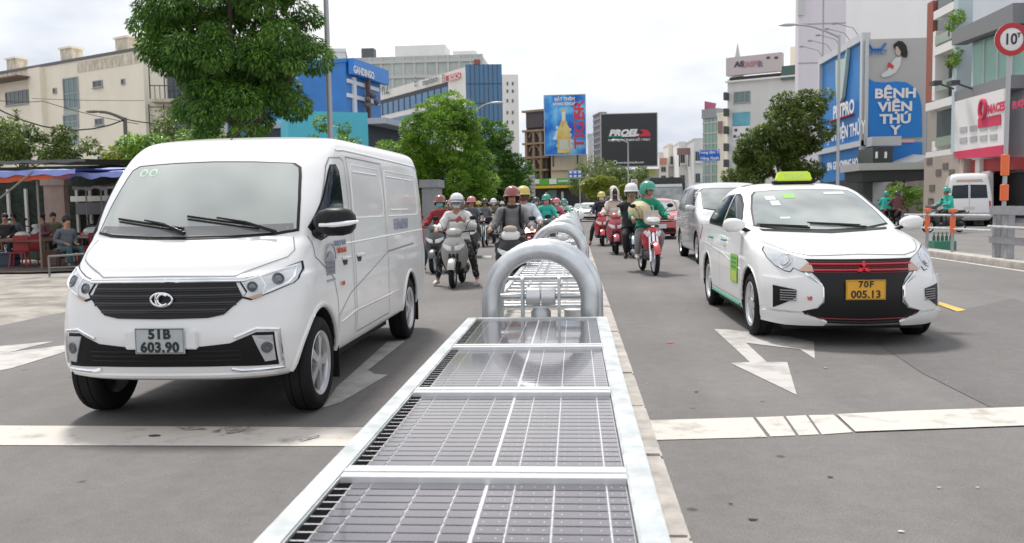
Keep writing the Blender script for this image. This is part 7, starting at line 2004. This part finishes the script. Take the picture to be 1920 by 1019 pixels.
# ------------------------------------------------------------------ riders in the foreground
GREY = mat('champagne grey scooter paint', (.34, .34, .32), .3, .3, coat=.7)
BLK = mat('black scooter paint', (.010, .010, .012), .3, coat=.3, spec=.3)
RED = mat('red scooter paint', (.50, .02, .03), .3, coat=.8)
CRIM = mat('crimson scooter paint', (.42, .05, .08), .3, coat=.8)
BLUEW = mat('pale blue scooter paint', (.35, .50, .58), .3, coat=.8)
WHS = mat('white scooter paint', (.62, .62, .62), .3, coat=.8)
DGR = mat('dark grey scooter paint', (.06, .06, .065), .35, coat=.5)
HW = mat('white helmet shell', (.66, .66, .66), .25, coat=.8); HR = mat('maroon helmet shell', (.22, .04, .03), .2, coat=1.0); HY = mat('yellow helmet shell', (.55, .44, .10), .3, coat=.6)
HG = mat('green helmet shell', (.02, .28, .20), .3, coat=.6); HP = mat('pink helmet shell', (.55, .16, .18), .3, coat=.6); HBK = mat('black helmet shell', (.02, .02, .02), .3, coat=.6); HBE = mat('beige helmet shell', (.50, .45, .32), .4)
MW = mat('white cloth mask', (.62, .62, .62), .85); MB_ = mat('dark blue cloth mask', (.03, .04, .09), .85); MT = mat('teal cloth mask', (.15, .45, .42), .85); MPK = mat('pink cloth mask', (.6, .3, .34), .85)
J = dict(white=C('white jacket', .62, .62, .60), grey=C('grey shirt', .16, .16, .17), wshirt=C('pale blue white shirt', .52, .56, .62), teal=C('teal ride jacket', .03, .42, .34), green=C('green ride jacket', .01, .25, .16), cream=C('cream hooded jacket', .62, .52, .46),
         navy=C('navy jacket', .02, .025, .05), red=C('red jacket', .27, .025, .03), black=C('black jacket', .02, .02, .022), pink=C('pink jacket', .50, .16, .22), mint=C('mint jacket', .30, .55, .45), brown=C('maroon brown top', .12, .045, .05), olive=C('olive jacket', .12, .12, .07), slate=C('slate jacket', .10, .11, .13))
TRD = mat('black floral trousers', (.012, .012, .014), .85, vscale=16, col2=(.30, .29, .28), lo=.54, hi=.62); TRK = C('black trousers', .015, .015, .018); TRG = C('grey trousers', .26, .25, .26); TRJ = C('blue jeans', .05, .08, .15)
SHW = mat('white shoes', (.60, .58, .55), .6); SHP = mat('pale pink shoes', (.64, .56, .53), .6); SHB = M('dark shoes', .03, .03, .03)
def front(px, py, z):            # bike origin from the place its front tyre touches the road
    p = gp(px, py, z); return (p.x, p.y + .60, z)
def rb(px, py, z, rz=0):
    p = gp(px, py, z); return (p.x + math.sin(rz) * -.60, p.y + .60 * math.cos(rz), z)
# 1 white jacketed rider with phone on the grey scooter
L1 = rb(850, 541, ZL)
scooter('champagne grey scooter standing by the rear corner of the white van', L1, 0, GREY, BLKP, near=True)
person('rider in white jacket and white mask lifting a phone, feet on the road', L1, 0, 'ground', 'phone', J['white'], TRD, SHP, HW, MW, near=True, visor=mat('smoke visor', (.10, .11, .12), .12, coat=.6), fat=1.35, hem=.02)
o, N = None, None
ph = MB(); ph.box(-.036, .036, -.005, .005, -.075, .075)
wl = Vector((.14, .20 - .30, .84 + .36)); o = ph.build('mobile_phone', mat('red phone case', (.45, .08, .09), .4), None, bevel=.004); o.location = (L1[0] + .06, L1[1] + wl.y - .09, L1[2] + wl.z + .02); o.rotation_euler = (R(25), R(50), 0); tag(o, 'red phone held up by the rider in the white jacket', 'phone')
# 2 maroon helmet, grey shirt with backpack on the black scooter
p = gp(957, 563, ZL); L2 = (p.x, p.y + .62, ZL)
scooter('black scooter with wide white lamps just left of the first hoop', L2, 0, BLK, BLKP, near=True, fender=BLK, apron=BLK, cowl=WHS)
o2, N2 = person('rider in maroon helmet and grey shirt wearing a black backpack', L2, 0, 'board', 'bars', J['grey'], TRK, SHB, HR, None, near=True, fat=1.28, hip=(0, .22, .90))
for s in (-1, 1):
    b = MB(); c = N2['chest']; b.tube([(s * .115, c.y + .10, c.z + .16), (s * .12, c.y - .03, c.z + .185), (s * .125, c.y - .155, c.z + .08), (s * .13, c.y - .175, c.z - .08), (s * .15, c.y - .05, c.z - .20)], .021, 8); b.build('backpack_strap', RUB, o2, True)
b = MB(); b.ell((0, N2['chest'].y + .22, N2['chest'].z - .02), (.17, .10, .24), 16, 10); b.build('backpack', C('black backpack', .02, .02, .022), o2, True)
b = MB(); b.ell((0, N2['neck'].y + .01, N2['neck'].z - .03), (.095, .09, .05), 16, 8); b.build('neck_scarf', C('black scarf', .02, .02, .022), o2, True)
b = MB(); b.ell((0, -.36, .965), (.11, .06, .055), 14, 8); b.T = None; pk = b.build('folded_cap', C('beige cloth', .40, .36, .28), None, True, loc=(L2[0], L2[1] - .04, L2[2] + .12)); tag(pk, 'crumpled beige cloth lying over the black scooter handlebar', 'cloth')
# 3 white shirted rider with yellow helmet behind, red scooter with lit lamp
p = at(991, 440, 15.2); L3 = (p.x, 15.2 + .5, ZL)
scooter('red scooter with a lit orange-white lamp half hidden by the first hoop', L3, 0, RED, BLKP, style='underbone', lit=True)
person('rider in pale shirt and yellow helmet right behind the maroon-helmeted rider', (L3[0] - .12, L3[1], ZL), 0, 'board', 'bars', J['wshirt'], TRK, SHB, HY, C('brown cloth mask', .12, .05, .04), fat=1.25, hip=(0, .20, .95))
# right carriageway: pair on red underbone
L6 = rb(1228, 517, ZR, R(6))
scooter('bright red motorbike leading the riders left of the silver people carrier', L6, R(6), RED, BLKP, style='underbone', near=True, cowl=mat('cream cowl paint', (.58, .54, .48), .35, coat=.5))
person('rider in green jacket and green-white helmet looking aside on the red motorbike', L6, R(6), 'pegs', 'bars', J['green'], TRG, SHW, HG, None, near=True, turn=R(52), fat=1.25)
L6b = (L6[0] - .12, L6[1] + .38, ZR)
person('passenger in white helmet sitting behind the green-jacketed rider', L6b, R(2), 'pegs', 'lap', J['black'], TRK, SHB, HW, None, near=True, turn=R(-8), hip=(-.14, .30, .82), fat=1.15, legw=.26)
# conical hat held between them
b = MB(); b.lathe([(.21, 0), (.20, .012), (.11, .09), (.0, .165)], n=28); b.lathe([(.0, .155), (.11, .08), (.20, .004), (.21, 0)], n=28)
hat = b.build('conical_hat', mat('woven palm hat', (.52, .46, .28), .8, var=.2, vscale=40), None, True, 60, loc=(L6[0] - .17, L6[1] - .10, ZR + 1.16)); hat.rotation_euler = (R(58), R(-8), 0); tag(hat, 'pale conical hat held between the green-jacketed rider and his passenger', 'hat')
b = MB(); b.box(-.13, .13, -.10, .08, 0, .16); b.tube([(-.05, 0, .16), (-.04, 0, .24), (.04, 0, .24), (.05, 0, .16)], .008, 6)
bg = b.build('carrier_bag', C('pale carrier bag', .55, .48, .42), None, bevel=.03, loc=(L6[0] + .02, L6[1] - .30, ZR + 1.0)); tag(bg, 'pale bag resting over the handlebar of the red motorbike', 'bag')
# 5 cream hood rider
L7 = rb(1156, 478, ZR)
scooter('crimson scooter with a pale chrome nose behind the bright red motorbike', L7, 0, CRIM, BLKP, near=True, apron=CRIM)
person('rider in cream hooded jacket with dark mask on the crimson scooter', L7, 0, 'board', 'bars', J['cream'], TRK, SHW, HBE if False else None, MB_, hood=J['cream'], fat=1.4)
L8 = rb(1130, 462, ZR)
scooter('red scooter nearest the median on the right carriageway', L8, 0, RED, BLKP)
person('rider in navy jacket, yellow helmet and white mask beside the median', L8, 0, 'ground', 'bars', J['navy'], TRK, M('red shoes', .3, .03, .03), HY, MW, fat=1.25)
v = at(1151, 400, 27.5); scooter('dark scooter hidden behind the cream-hooded rider', (v.x, 27.5, ZR), 0, DGR, BLKP)
person('rider in white helmet and slate jacket right behind the cream-hooded rider', (v.x, 27.5, ZR), 0, 'board', 'bars', J['slate'], TRK, SHB, HW, None, visor=GLASSD, fat=1.25, hip=(0, .20, 1.02))
v = at(1186, 420, 21.0); scooter('pale blue scooter between the cream-hooded rider and the red motorbike', (v.x, 21.0, ZR), 0, BLUEW, BLKP)
person('rider in mint jacket mostly hidden behind the passenger in the white helmet', (v.x, 21.0, ZR), 0, 'board', 'bars', J['mint'], C('plum trousers', .06, .03, .05), SHB, HW, MW)
# left carriageway crowd: (px, depth, bike colour, style, jacket, helmet, mask, label words)
crowd = [
    (824, 19.0, DGR, 's', 'red', 'HR', 'MT', 'red vest and teal mask beside the van'), (884, 24.5, DGR, 's', 'slate', 'HP', None, 'pink helmet and dark jacket behind the white-jacketed rider'),
    (1025, 25.0, DGR, 's', 'teal', 'HG', 'MPK', 'teal jacket and teal helmet riding by the hoops'), (846, 28.0, BLK, 'u', 'black', 'HP', 'MW', 'black jacket and pink helmet seen over the white helmet'),
    (909, 31.0, DGR, 'u', 'grey', 'HBK', None, 'grey shirt left of the maroon helmet'), (926, 34.0, WHS, 's', 'olive', 'HW', 'MW', 'olive jacket and white helmet'), (1044, 31.0, CRIM, 's', 'pink', 'HP', 'MW', 'pink jacket beside the teal rider'),
    (866, 34.0, BLK, 's', 'brown', 'HW', None, 'maroon top and white helmet'), (1006, 33.0, BLK, 'u', 'slate', 'HBK', 'MW', 'slate jacket seen past the yellow helmet'), (897, 37.5, RED, 'u', 'black', 'HY', None, 'black jacket and yellow helmet'),
    (1058, 38.0, BLUEW, 's', 'mint', 'HG', 'MW', 'mint jacket nearest the hoops in the crowd'), (1034, 40.0, BLK, 'u', 'red', 'HR', None, 'red jacket between the teal and pink riders'), (852, 42.0, DGR, 'u', 'grey', 'HBE', None, 'grey shirt and beige helmet'),
    (916, 43.0, DGR, 's', 'navy', 'HW', 'MB', 'navy jacket and white helmet'), (880, 45.0, WHS, 's', 'white', 'HBE', 'MW', 'white jacket and beige helmet'), (1018, 45.0, BLK, 's', 'wshirt', 'HBK', None, 'pale shirt and black helmet'),
    (942, 47.0, BLK, 'u', 'black', 'HW', None, 'black jacket and white helmet'), (1048, 50.0, DGR, 's', 'pink', 'HW', 'MPK', 'pink jacket and white helmet'), (862, 52.0, RED, 's', 'olive', 'HR', None, 'olive jacket and maroon helmet'),
    (902, 54.0, BLK, 'u', 'slate', 'HP', None, 'slate jacket and pink helmet'), (1000, 55.0, DGR, 's', 'teal', 'HG', None, 'teal jacket far behind the yellow helmet'), (1030, 58.0, BLK, 's', 'black', 'HBK', None, 'black jacket and black helmet'),
    (985, 60.0, WHS, 'u', 'brown', 'HY', None, 'maroon top and yellow helmet'), (1062, 62.0, BLUEW, 's', 'wshirt', 'HW', 'MW', 'pale shirt at the far end of the hoops'), (930, 62.0, DGR, 's', 'mint', 'HBE', None, 'mint jacket and beige helmet'),
    (890, 66.0, BLK, 'u', 'grey', 'HW', None, 'grey shirt at the back of the crowd'), (1012, 68.0, RED, 's', 'navy', 'HP', None, 'navy jacket and pink helmet'), (1045, 72.0, DGR, 'u', 'olive', 'HW', None, 'olive jacket at the back of the crowd'),
    (838, 36.0, BLK, 's', 'slate', 'HBK', 'MW', 'slate jacket close behind the van, black helmet'), (873, 39.0, DGR, 'u', 'navy', 'HR', None, 'navy jacket and maroon helmet'), (933, 40.0, BLK, 's', 'olive', 'HBK', None, 'olive jacket and black helmet'), (906, 48.0, DGR, 'u', 'brown', 'HBE', None, 'maroon top and beige helmet'),
    (925, 52.0, BLK, 's', 'slate', 'HG', None, 'slate jacket and green helmet'), (874, 57.0, WHS, 'u', 'navy', 'HY', None, 'navy jacket and yellow helmet'), (912, 60.0, DGR, 's', 'pink', 'HBK', None, 'pink jacket and black helmet'), (948, 57.0, BLK, 's', 'grey', 'HR', None, 'grey shirt and maroon helmet'),
    (878, 74.0, BLK, 'u', 'slate', 'HW', None, 'slate jacket in the last row'), (905, 76.0, DGR, 's', 'black', 'HR', None, 'black jacket in the last row'), (940, 74.0, BLK, 'u', 'wshirt', 'HBK', None, 'pale shirt in the last row'), (965, 70.0, RED, 's', 'slate', 'HBE', None, 'slate jacket and beige helmet'),
    (1030, 84.0, BLK, 's', 'teal', 'HG', None, 'teal jacket in the last row'), (1056, 82.0, DGR, 'u', 'red', 'HW', None, 'red jacket in the last row')]
HM = dict(HR=HR, HP=HP, HG=HG, HBK=HBK, HW=HW, HY=HY, HBE=HBE); MK = dict(MT=MT, MPK=MPK, MW=MW, MB=MB_)
cn = {id(BLK): 'black', id(DGR): 'dark grey', id(WHS): 'white', id(RED): 'red', id(CRIM): 'crimson', id(BLUEW): 'pale blue'}
for i, (px, Y, bc, sty, j, hm, mk, lab) in enumerate(crowd):
    v = at(px, 420, Y); rz = R((i * 37 % 11) - 5)
    L_ = (v.x, Y, ZL)
    scooter('%s %s under the rider in %s' % (cn[id(bc)], 'scooter' if sty == 's' else 'motorbike', lab), L_, rz, bc, BLKP, style='scooter' if sty == 's' else 'underbone', group='scooters waiting on the left carriageway')
    person('rider in ' + lab, L_, rz, 'ground' if i % 2 == 0 else 'board', 'bars', J[j], TRK if i % 3 else TRJ, SHB, HM[hm], MK.get(mk), fat=1.22, group='riders waiting on the left carriageway', hip=(0, .20, .86 + .03 * (i % 3)))
# riders on the side road at the right
for px, Y, jk, bc, rz, lab in ((1770, 33, 'teal', DGR, R(-80), 'teal hooded jacket riding away on the side road'), (1661, 44, 'teal', BLK, R(160), 'teal jacket seen just above the taxi mirror'), (1681, 43, 'brown', BLK, R(170), 'maroon top beside the teal rider above the taxi mirror')):
    v = at(px, 400, Y); L_ = (v.x, Y, ZR + .02)
    scooter('%s scooter under the rider in %s' % (cn[id(bc)], lab), L_, rz, bc, BLKP, group='scooters on the side road')
    person('rider in ' + lab, L_, rz, 'board', 'bars', J[jk], TRK, SHB, HG if jk == 'teal' else HBK, None, fat=1.35, group='riders on the side road', hood=None, brim=True)

# ------------------------------------------------------------------ market stalls on the left
TARP = mat('blue tarpaulin', (.22, .27, .62), .45, var=.12, vscale=3); TARO = mat('orange tarpaulin', (.50, .075, .02), .5, var=.2, vscale=2, trans=0)
def canopy(name, label, x0, x1, y0, y1, z0, z1, m, sag=.12, posts=(), th=.02, cat='canopy', m2=None, valance=.12):
    t = thing(name, label, cat, ((x0 + x1) / 2, y0, 0)); cx = (x0 + x1) / 2
    b = MB(); n = 24; k = 8; vs = []
    for j in range(k + 1):
        for i in range(n + 1):
            u, q = i / n, j / k; vs.append((x0 + (x1 - x0) * u - cx, (y1 - y0) * q, z0 + (z1 - z0) * q - sag * math.sin(PI * ((u * 3) % 1)) * .5 - sag * math.sin(PI * q) + .03 * noise.noise(Vector((u * 9, q * 5, x0)))))
    fs = [(j * (n + 1) + i, j * (n + 1) + i + 1, (j + 1) * (n + 1) + i + 1, (j + 1) * (n + 1) + i) for j in range(k) for i in range(n)]
    b.add(vs, fs); b.add([(x, y, z - th) for x, y, z in vs], [tuple(reversed(f)) for f in fs]); o = b.build('canopy_sheet', m, t, True, 60, fix=False)
    if valance:
        b = MB(); top = vs[:n + 1]; vv = top + [(x, y - .02, z - valance * (1 + .25 * math.sin(i * 1.3))) for i, (x, y, z) in enumerate(top)]
        b.add(vv, [(i, i + 1, n + 2 + i, n + 1 + i) for i in range(n)]); b.add([(x, y + .01, z) for x, y, z in vv], [(n + 1 + i, n + 2 + i, i + 1, i) for i in range(n)]); b.build('valance', m2 or m, t, True, fix=False)
    for px, yy in posts:
        b = MB(); b.tube([(px - cx, yy - y0, 0), (px - cx, yy - y0, z0)], .025, 8); b.build('post', M('rusty pole', .22, .19, .17), t, True)
    return t
ez = at(200, 322, 21).z
def AX(px, Y): return at(px, 400, Y).x
canopy('market_canopy', 'blue tarpaulin canopy with its folded front edge, reaching behind the van', AX(70, 21), AX(300, 21), 21, 25, ez, ez + .25, TARP, posts=((AX(262, 21), 21.1),), valance=.13, sag=.08)
ez2 = at(30, 318, 20.5).z
canopy('market_canopy', 'orange lined canopy with blue rim at the left edge of the photo', AX(-90, 20.5), AX(150, 20.5), 20.4, 24.5, ez2 - .02, ez2 + .22, TARP, posts=((AX(68, 20.5), 20.6), (AX(-60, 20.5), 20.5)), valance=.13, sag=.05)
b = MB(); x0, x1 = AX(-90, 20.5), AX(140, 20.5); n = 20
b.add([(x0 + (x1 - x0) * i / n, 20.44 + .02 * math.sin(i * 1.7), ez2 - (.12, .36 - .16 * (i / n) ** 2 + .012 * math.sin(i * 2.1))[j]) for j in range(2) for i in range(n + 1)], [(i, i + 1, n + 2 + i, n + 1 + i) for i in range(n)])
b.add([(x0 + (x1 - x0) * i / n, 20.46 + .02 * math.sin(i * 1.7), ez2 - (.12, .36 - .16 * (i / n) ** 2 + .012 * math.sin(i * 2.1))[j]) for j in range(2) for i in range(n + 1)], [(n + 1 + i, n + 2 + i, i + 1, i) for i in range(n)])
o = b.build('orange_tarp', TARO, None, True, fix=False); tag(o, 'orange tarp strip hanging below the blue rim at the left edge', 'tarpaulin')
ez3 = at(60, 300, 25).z
canopy('sheet_roof', 'long dark corrugated roof above the blue and orange canopies', AX(-90, 25.5), AX(165, 25.5), 25.5, 34, ez3 + .02, ez3 + .35, M('dark corrugated roof', .10, .11, .11), sag=.02, valance=.10, posts=((AX(-40, 25.5), 25.7),))
ez4 = at(190, 338, 27).z
canopy('market_canopy', 'grey cloth canopy further back beside the van windscreen', AX(138, 27), AX(262, 27), 27, 30, ez4 - .18, ez4 + .1, mat('grey canvas', (.22, .20, .21), .8, var=.1, vscale=2), posts=((AX(188, 27), 27.1), (AX(160, 27), 27.1)), sag=.10, valance=.10)
b = MB(); b.tube([at(0, 372, 20.2), at(62, 322, 20.4)], .025, 6); o = b.build('guy_pole', M('rusty pole', .22, .19, .17), None, True); tag(o, 'slanting pole bracing the orange canopy at the left edge', 'pole')
sheet('stall_floor', [(AX(-90, 19.2), 19.2), (AX(40, 19.0), 19.0), (AX(150, 19.4), 19.4), (AX(245, 19.8), 19.8), (AX(300, 33), 33), (AX(-90, 33), 33)], .018, mat('dark brown ground', (.045, .036, .03), .95, vscale=2.2, col2=(.11, .09, .075), detail=9))  # dark brown sheet laid under the canopies, mottled by noise
def plank_table(label, x, y, w_, d, h, m, rz=0):
    t = thing('market_table', label, 'table', (x, y, -.03), rz, group='market tables')
    b = MB(); b.box(-w_ / 2, w_ / 2, -d / 2, d / 2, h - .04, h); b.build('table_top', m, t, bevel=.005)
    for sx in (-1, 1):
        for sy in (-1, 1): b = MB(); b.box(sx * (w_ / 2 - .06) - .025, sx * (w_ / 2 - .06) + .025, sy * (d / 2 - .05) - .025, sy * (d / 2 - .05) + .025, 0, h - .041); b.build('leg', m, t)
    return t
WD = mat('dark worn wood', (.14, .06, .04), .7, var=.3, vscale=8, stretch=(1, 8, 1)); SPL = M('pale pillar', .5, .5, .48)
plank_table('long dark wooden table at the left edge under the orange canopy', AX(20, 21), 21, 2.2, .7, .74, WD)
plank_table('wooden table behind the seated man', AX(75, 22.5), 22.5, 2.0, .7, .74, WD)
plank_table('metal table beside the van windscreen with a white bundle on it', AX(180, 23), 23, 1.5, .8, .76, M('grey metal', .3, .3, .31))
for px, Y, w_, h_, m, lab in ((172, 23, .5, .26, M('white plastic', .7, .7, .68), 'white wrapped bundle on the metal table'), (40, 21, .35, .2, M('pale box', .5, .48, .46), 'pale box on the long wooden table')):
    v = at(px, 410, Y); b = MB(); b.ell((0, 0, h_ / 2), (w_ / 2, .2, h_ / 2), 14, 8); o = b.build('bundle', m, None, True, loc=(v.x, Y, .735)); tag(o, lab, 'bundle', 'goods on the market tables')
def stool(label, px, Y, m, h=.45, s=1.0, back=True):
    v = at(px, 450, Y); t = thing('plastic_chair', label, 'chair', (v.x, Y, -.03), R(20), group='red plastic chairs')
    b = MB(); b.box(-.19, .19, -.19, .19, h - .03, h); b.build('seat', m, t, bevel=.015)
    for sx in (-1, 1):
        for sy in (-1, 1): b = MB(); b.tube([(sx * .16, sy * .16, h - .031), (sx * .21, sy * .21, 0)], [.022, .018], 6); b.build('leg', m, t, True)
    if back: b = MB(); b.box(-.19, .19, .17, .20, h + .001, h + .42); b.build('backrest', m, t, bevel=.02)
RP = mat('red plastic', (.24, .015, .02), .5)
stool('red plastic chair nearest the left edge, under the long table', 35, 20.6, RP); stool('red plastic chair right of the first one, in front of the wooden table', 58, 21.7, RP)
stool('red plastic chair beside the metal table', 178, 22.2, RP); stool('red plastic stool close to the van windscreen', 190, 24, RP, back=False)
stool('dark plastic chair under the seated man', 122, 20.4, M('dark navy plastic', .015, .02, .03, rough=.5))
v = at(122, 450, 20.4)
person('man in dark clothes and cap sitting on a chair under the canopy', (v.x, 20.4, -.03), R(62), 'chair', 'lap', J['slate'], C('dark teal shorts', .03, .07, .08), SHB, None, None, group='people at the market stalls', hip=(0, .0, .52))
for px, Y, j, rz, lab in ((12, 24.5, 'black', 20, 'person in navy jacket sitting beyond the long table'), (85, 25, 'brown', -30, 'person in maroon top behind the wooden table'), (100, 26, 'olive', 40, 'person in olive jacket in the shade of the stalls'), (30, 27.5, 'slate', 0, 'person in slate top deep under the canopy')):
    v = at(px, 430, Y); person(lab, (v.x, Y, -.03), R(rz), 'chair', 'lap', J[j], TRK, SHB, None, None, group='people at the market stalls', hip=(0, 0, .62))
for px, Y, bc, rz, lab in ((55, 28, WHS, 70, 'white scooter parked in the market shade'), (150, 26.5, BLK, 110, 'black scooter parked behind the metal table'), (205, 27, RED, 95, 'red scooter parked close to the van windscreen'), (232, 25.5, DGR, 80, 'dark grey scooter parked behind the van windscreen'), (-10, 27, DGR, 60, 'dark scooter parked at the left edge')):
    v = at(px, 430, Y); scooter(lab, (v.x, Y, -.03), R(rz), bc, BLKP, group='scooters parked at the market')
def crate(label, px, Y, w_, h_, m):
    v = at(px, 430, Y); t = thing('market_crate', label, 'crate', (v.x, Y, .02), R(px % 17 - 8), group='crates and coolers under the canopies')
    b = MB(); b.box(-w_ / 2, w_ / 2, -.2, .2, 0, h_); b.build('box', m, t, bevel=.02); b = MB(); b.box(-w_ / 2 - .015, w_ / 2 + .015, -.215, .215, h_ + .001, h_ + .05); b.build('lid', m, t, bevel=.012)
    for s in (-1, 1): b = MB(); b.box(s * (w_ / 2 + .012) - .012, s * (w_ / 2 + .012) + .012, -.08, .08, h_ * .55, h_ * .7); b.build('handle', RUB, t)
crate('dark red cooler box under the metal table', 172, 22.6, .7, .42, mat('dark red cooler', (.26, .02, .02), .5)); crate('brown carton on the ground left of the seated man', 96, 21.4, .45, .35, M('brown carton', .16, .10, .06)); crate('blue-grey crate at the left edge below the table', 10, 21.6, .5, .3, M('blue grey crate', .06, .08, .12))
crate('white foam box beside the red cooler', 150, 23.4, .4, .3, M('white foam', .6, .6, .58)); crate('dark green crate behind the wooden table', 62, 24.4, .6, .5, M('dark green crate', .02, .06, .04)); crate('tall brown carton against the pinkish wall', 108, 27, .6, .9, M('brown carton', .16, .10, .06))
# low metal bench, stall counter, broken slabs
t = thing('metal_barrier', 'low grey metal frame standing on the dusty verge beside the van', 'barrier', (AX(120, 18.2), 18.2, -.03))
for x in (-.42, .42): b = MB(); b.tube([(x, 0, 0), (x, 0, .45)], .022, 8); b.build('leg', M('dull grey metal', .2, .2, .2), t, True)
b = MB(); b.tube([(-.42, 0, .45), (.42, 0, .50)], .022, 8); b.tube([(-.42, 0, .2), (.42, 0, .22)], .014, 6); b.build('rail', M('dull grey metal', .2, .2, .2), t, True)
random.seed(8)
for k, (px, py, s) in enumerate(((20, 490, .35), (45, 494, .45), (66, 489, .3), (8, 499, .3), (88, 486, .22), (33, 484, .3))):
    p = gp(px, py, -.03); b = MB(); n = 8; P = [(s * random.uniform(.7, 1) * math.cos(6.28 * q / n), s * .6 * random.uniform(.6, 1) * math.sin(6.28 * q / n)) for q in range(n)]
    b.prism(P, -.05, random.uniform(.07, .16), 'z'); o = b.build('broken_slab', DIRT, None, bevel=.02, loc=p); o.rotation_euler = (R(random.uniform(-8, 8)), R(random.uniform(-8, 8)), 0); tag(o, 'broken concrete slab in the rubble pile at the left edge', 'slab', 'broken slabs on the verge')
p = gp(55, 482, -.03); b = MB(); b.box(-1.3, 1.2, -.25, .25, .10, .14); o = b.build('yellow_board', mat('yellowish board', (.34, .29, .15), .8, var=.2, vscale=5), None, loc=p, rz=.05); tag(o, 'long yellowish board lying over the rubble under the stalls', 'board')
# dark back of the market: fence, wall piece, grey container
Fn = Bld('market_wall', 'pale pinkish wall panel standing in the market shade', at(84, 400, 31), at(122, 400, 31), at(100, 348, 31).z, .3, mat('pinkish render', (.36, .27, .24), .9, var=.1), cat='wall')
Fb = Bld('dark_fence', 'dark green mesh fence closing the back of the market', at(-60, 400, 33), at(300, 400, 33), 3.0, .1, mat('dark green fence net', (.016, .026, .02), .9, var=.6, vscale=6), cat='fence')
for px in (22, 55, 150, 175, 205, 225): x, _ = Fb.f(px, 400); Fb.slab('pale_post', (x - .05, x + .05, 0, 2.4), SPL, -.2, -.1)
Fb.slab('white_panel', Fb.rect(140, 368, 212, 378), M('white plastic', .7, .7, .68), -.3, -.21)
Fb.slab('grey_shutter', Fb.rect(150, 380, 235, 402), M('grey shutter', .14, .15, .17), -.3, -.21)
gb2 = Bld('grey_container', 'grey metal cabinet seen between the van rear and the trees', at(792, 400, 30), at(820, 400, 30), at(805, 352, 30).z, 1.2, mat('grey container paint', (.26, .27, .28), .6, var=.1), cat='cabinet')
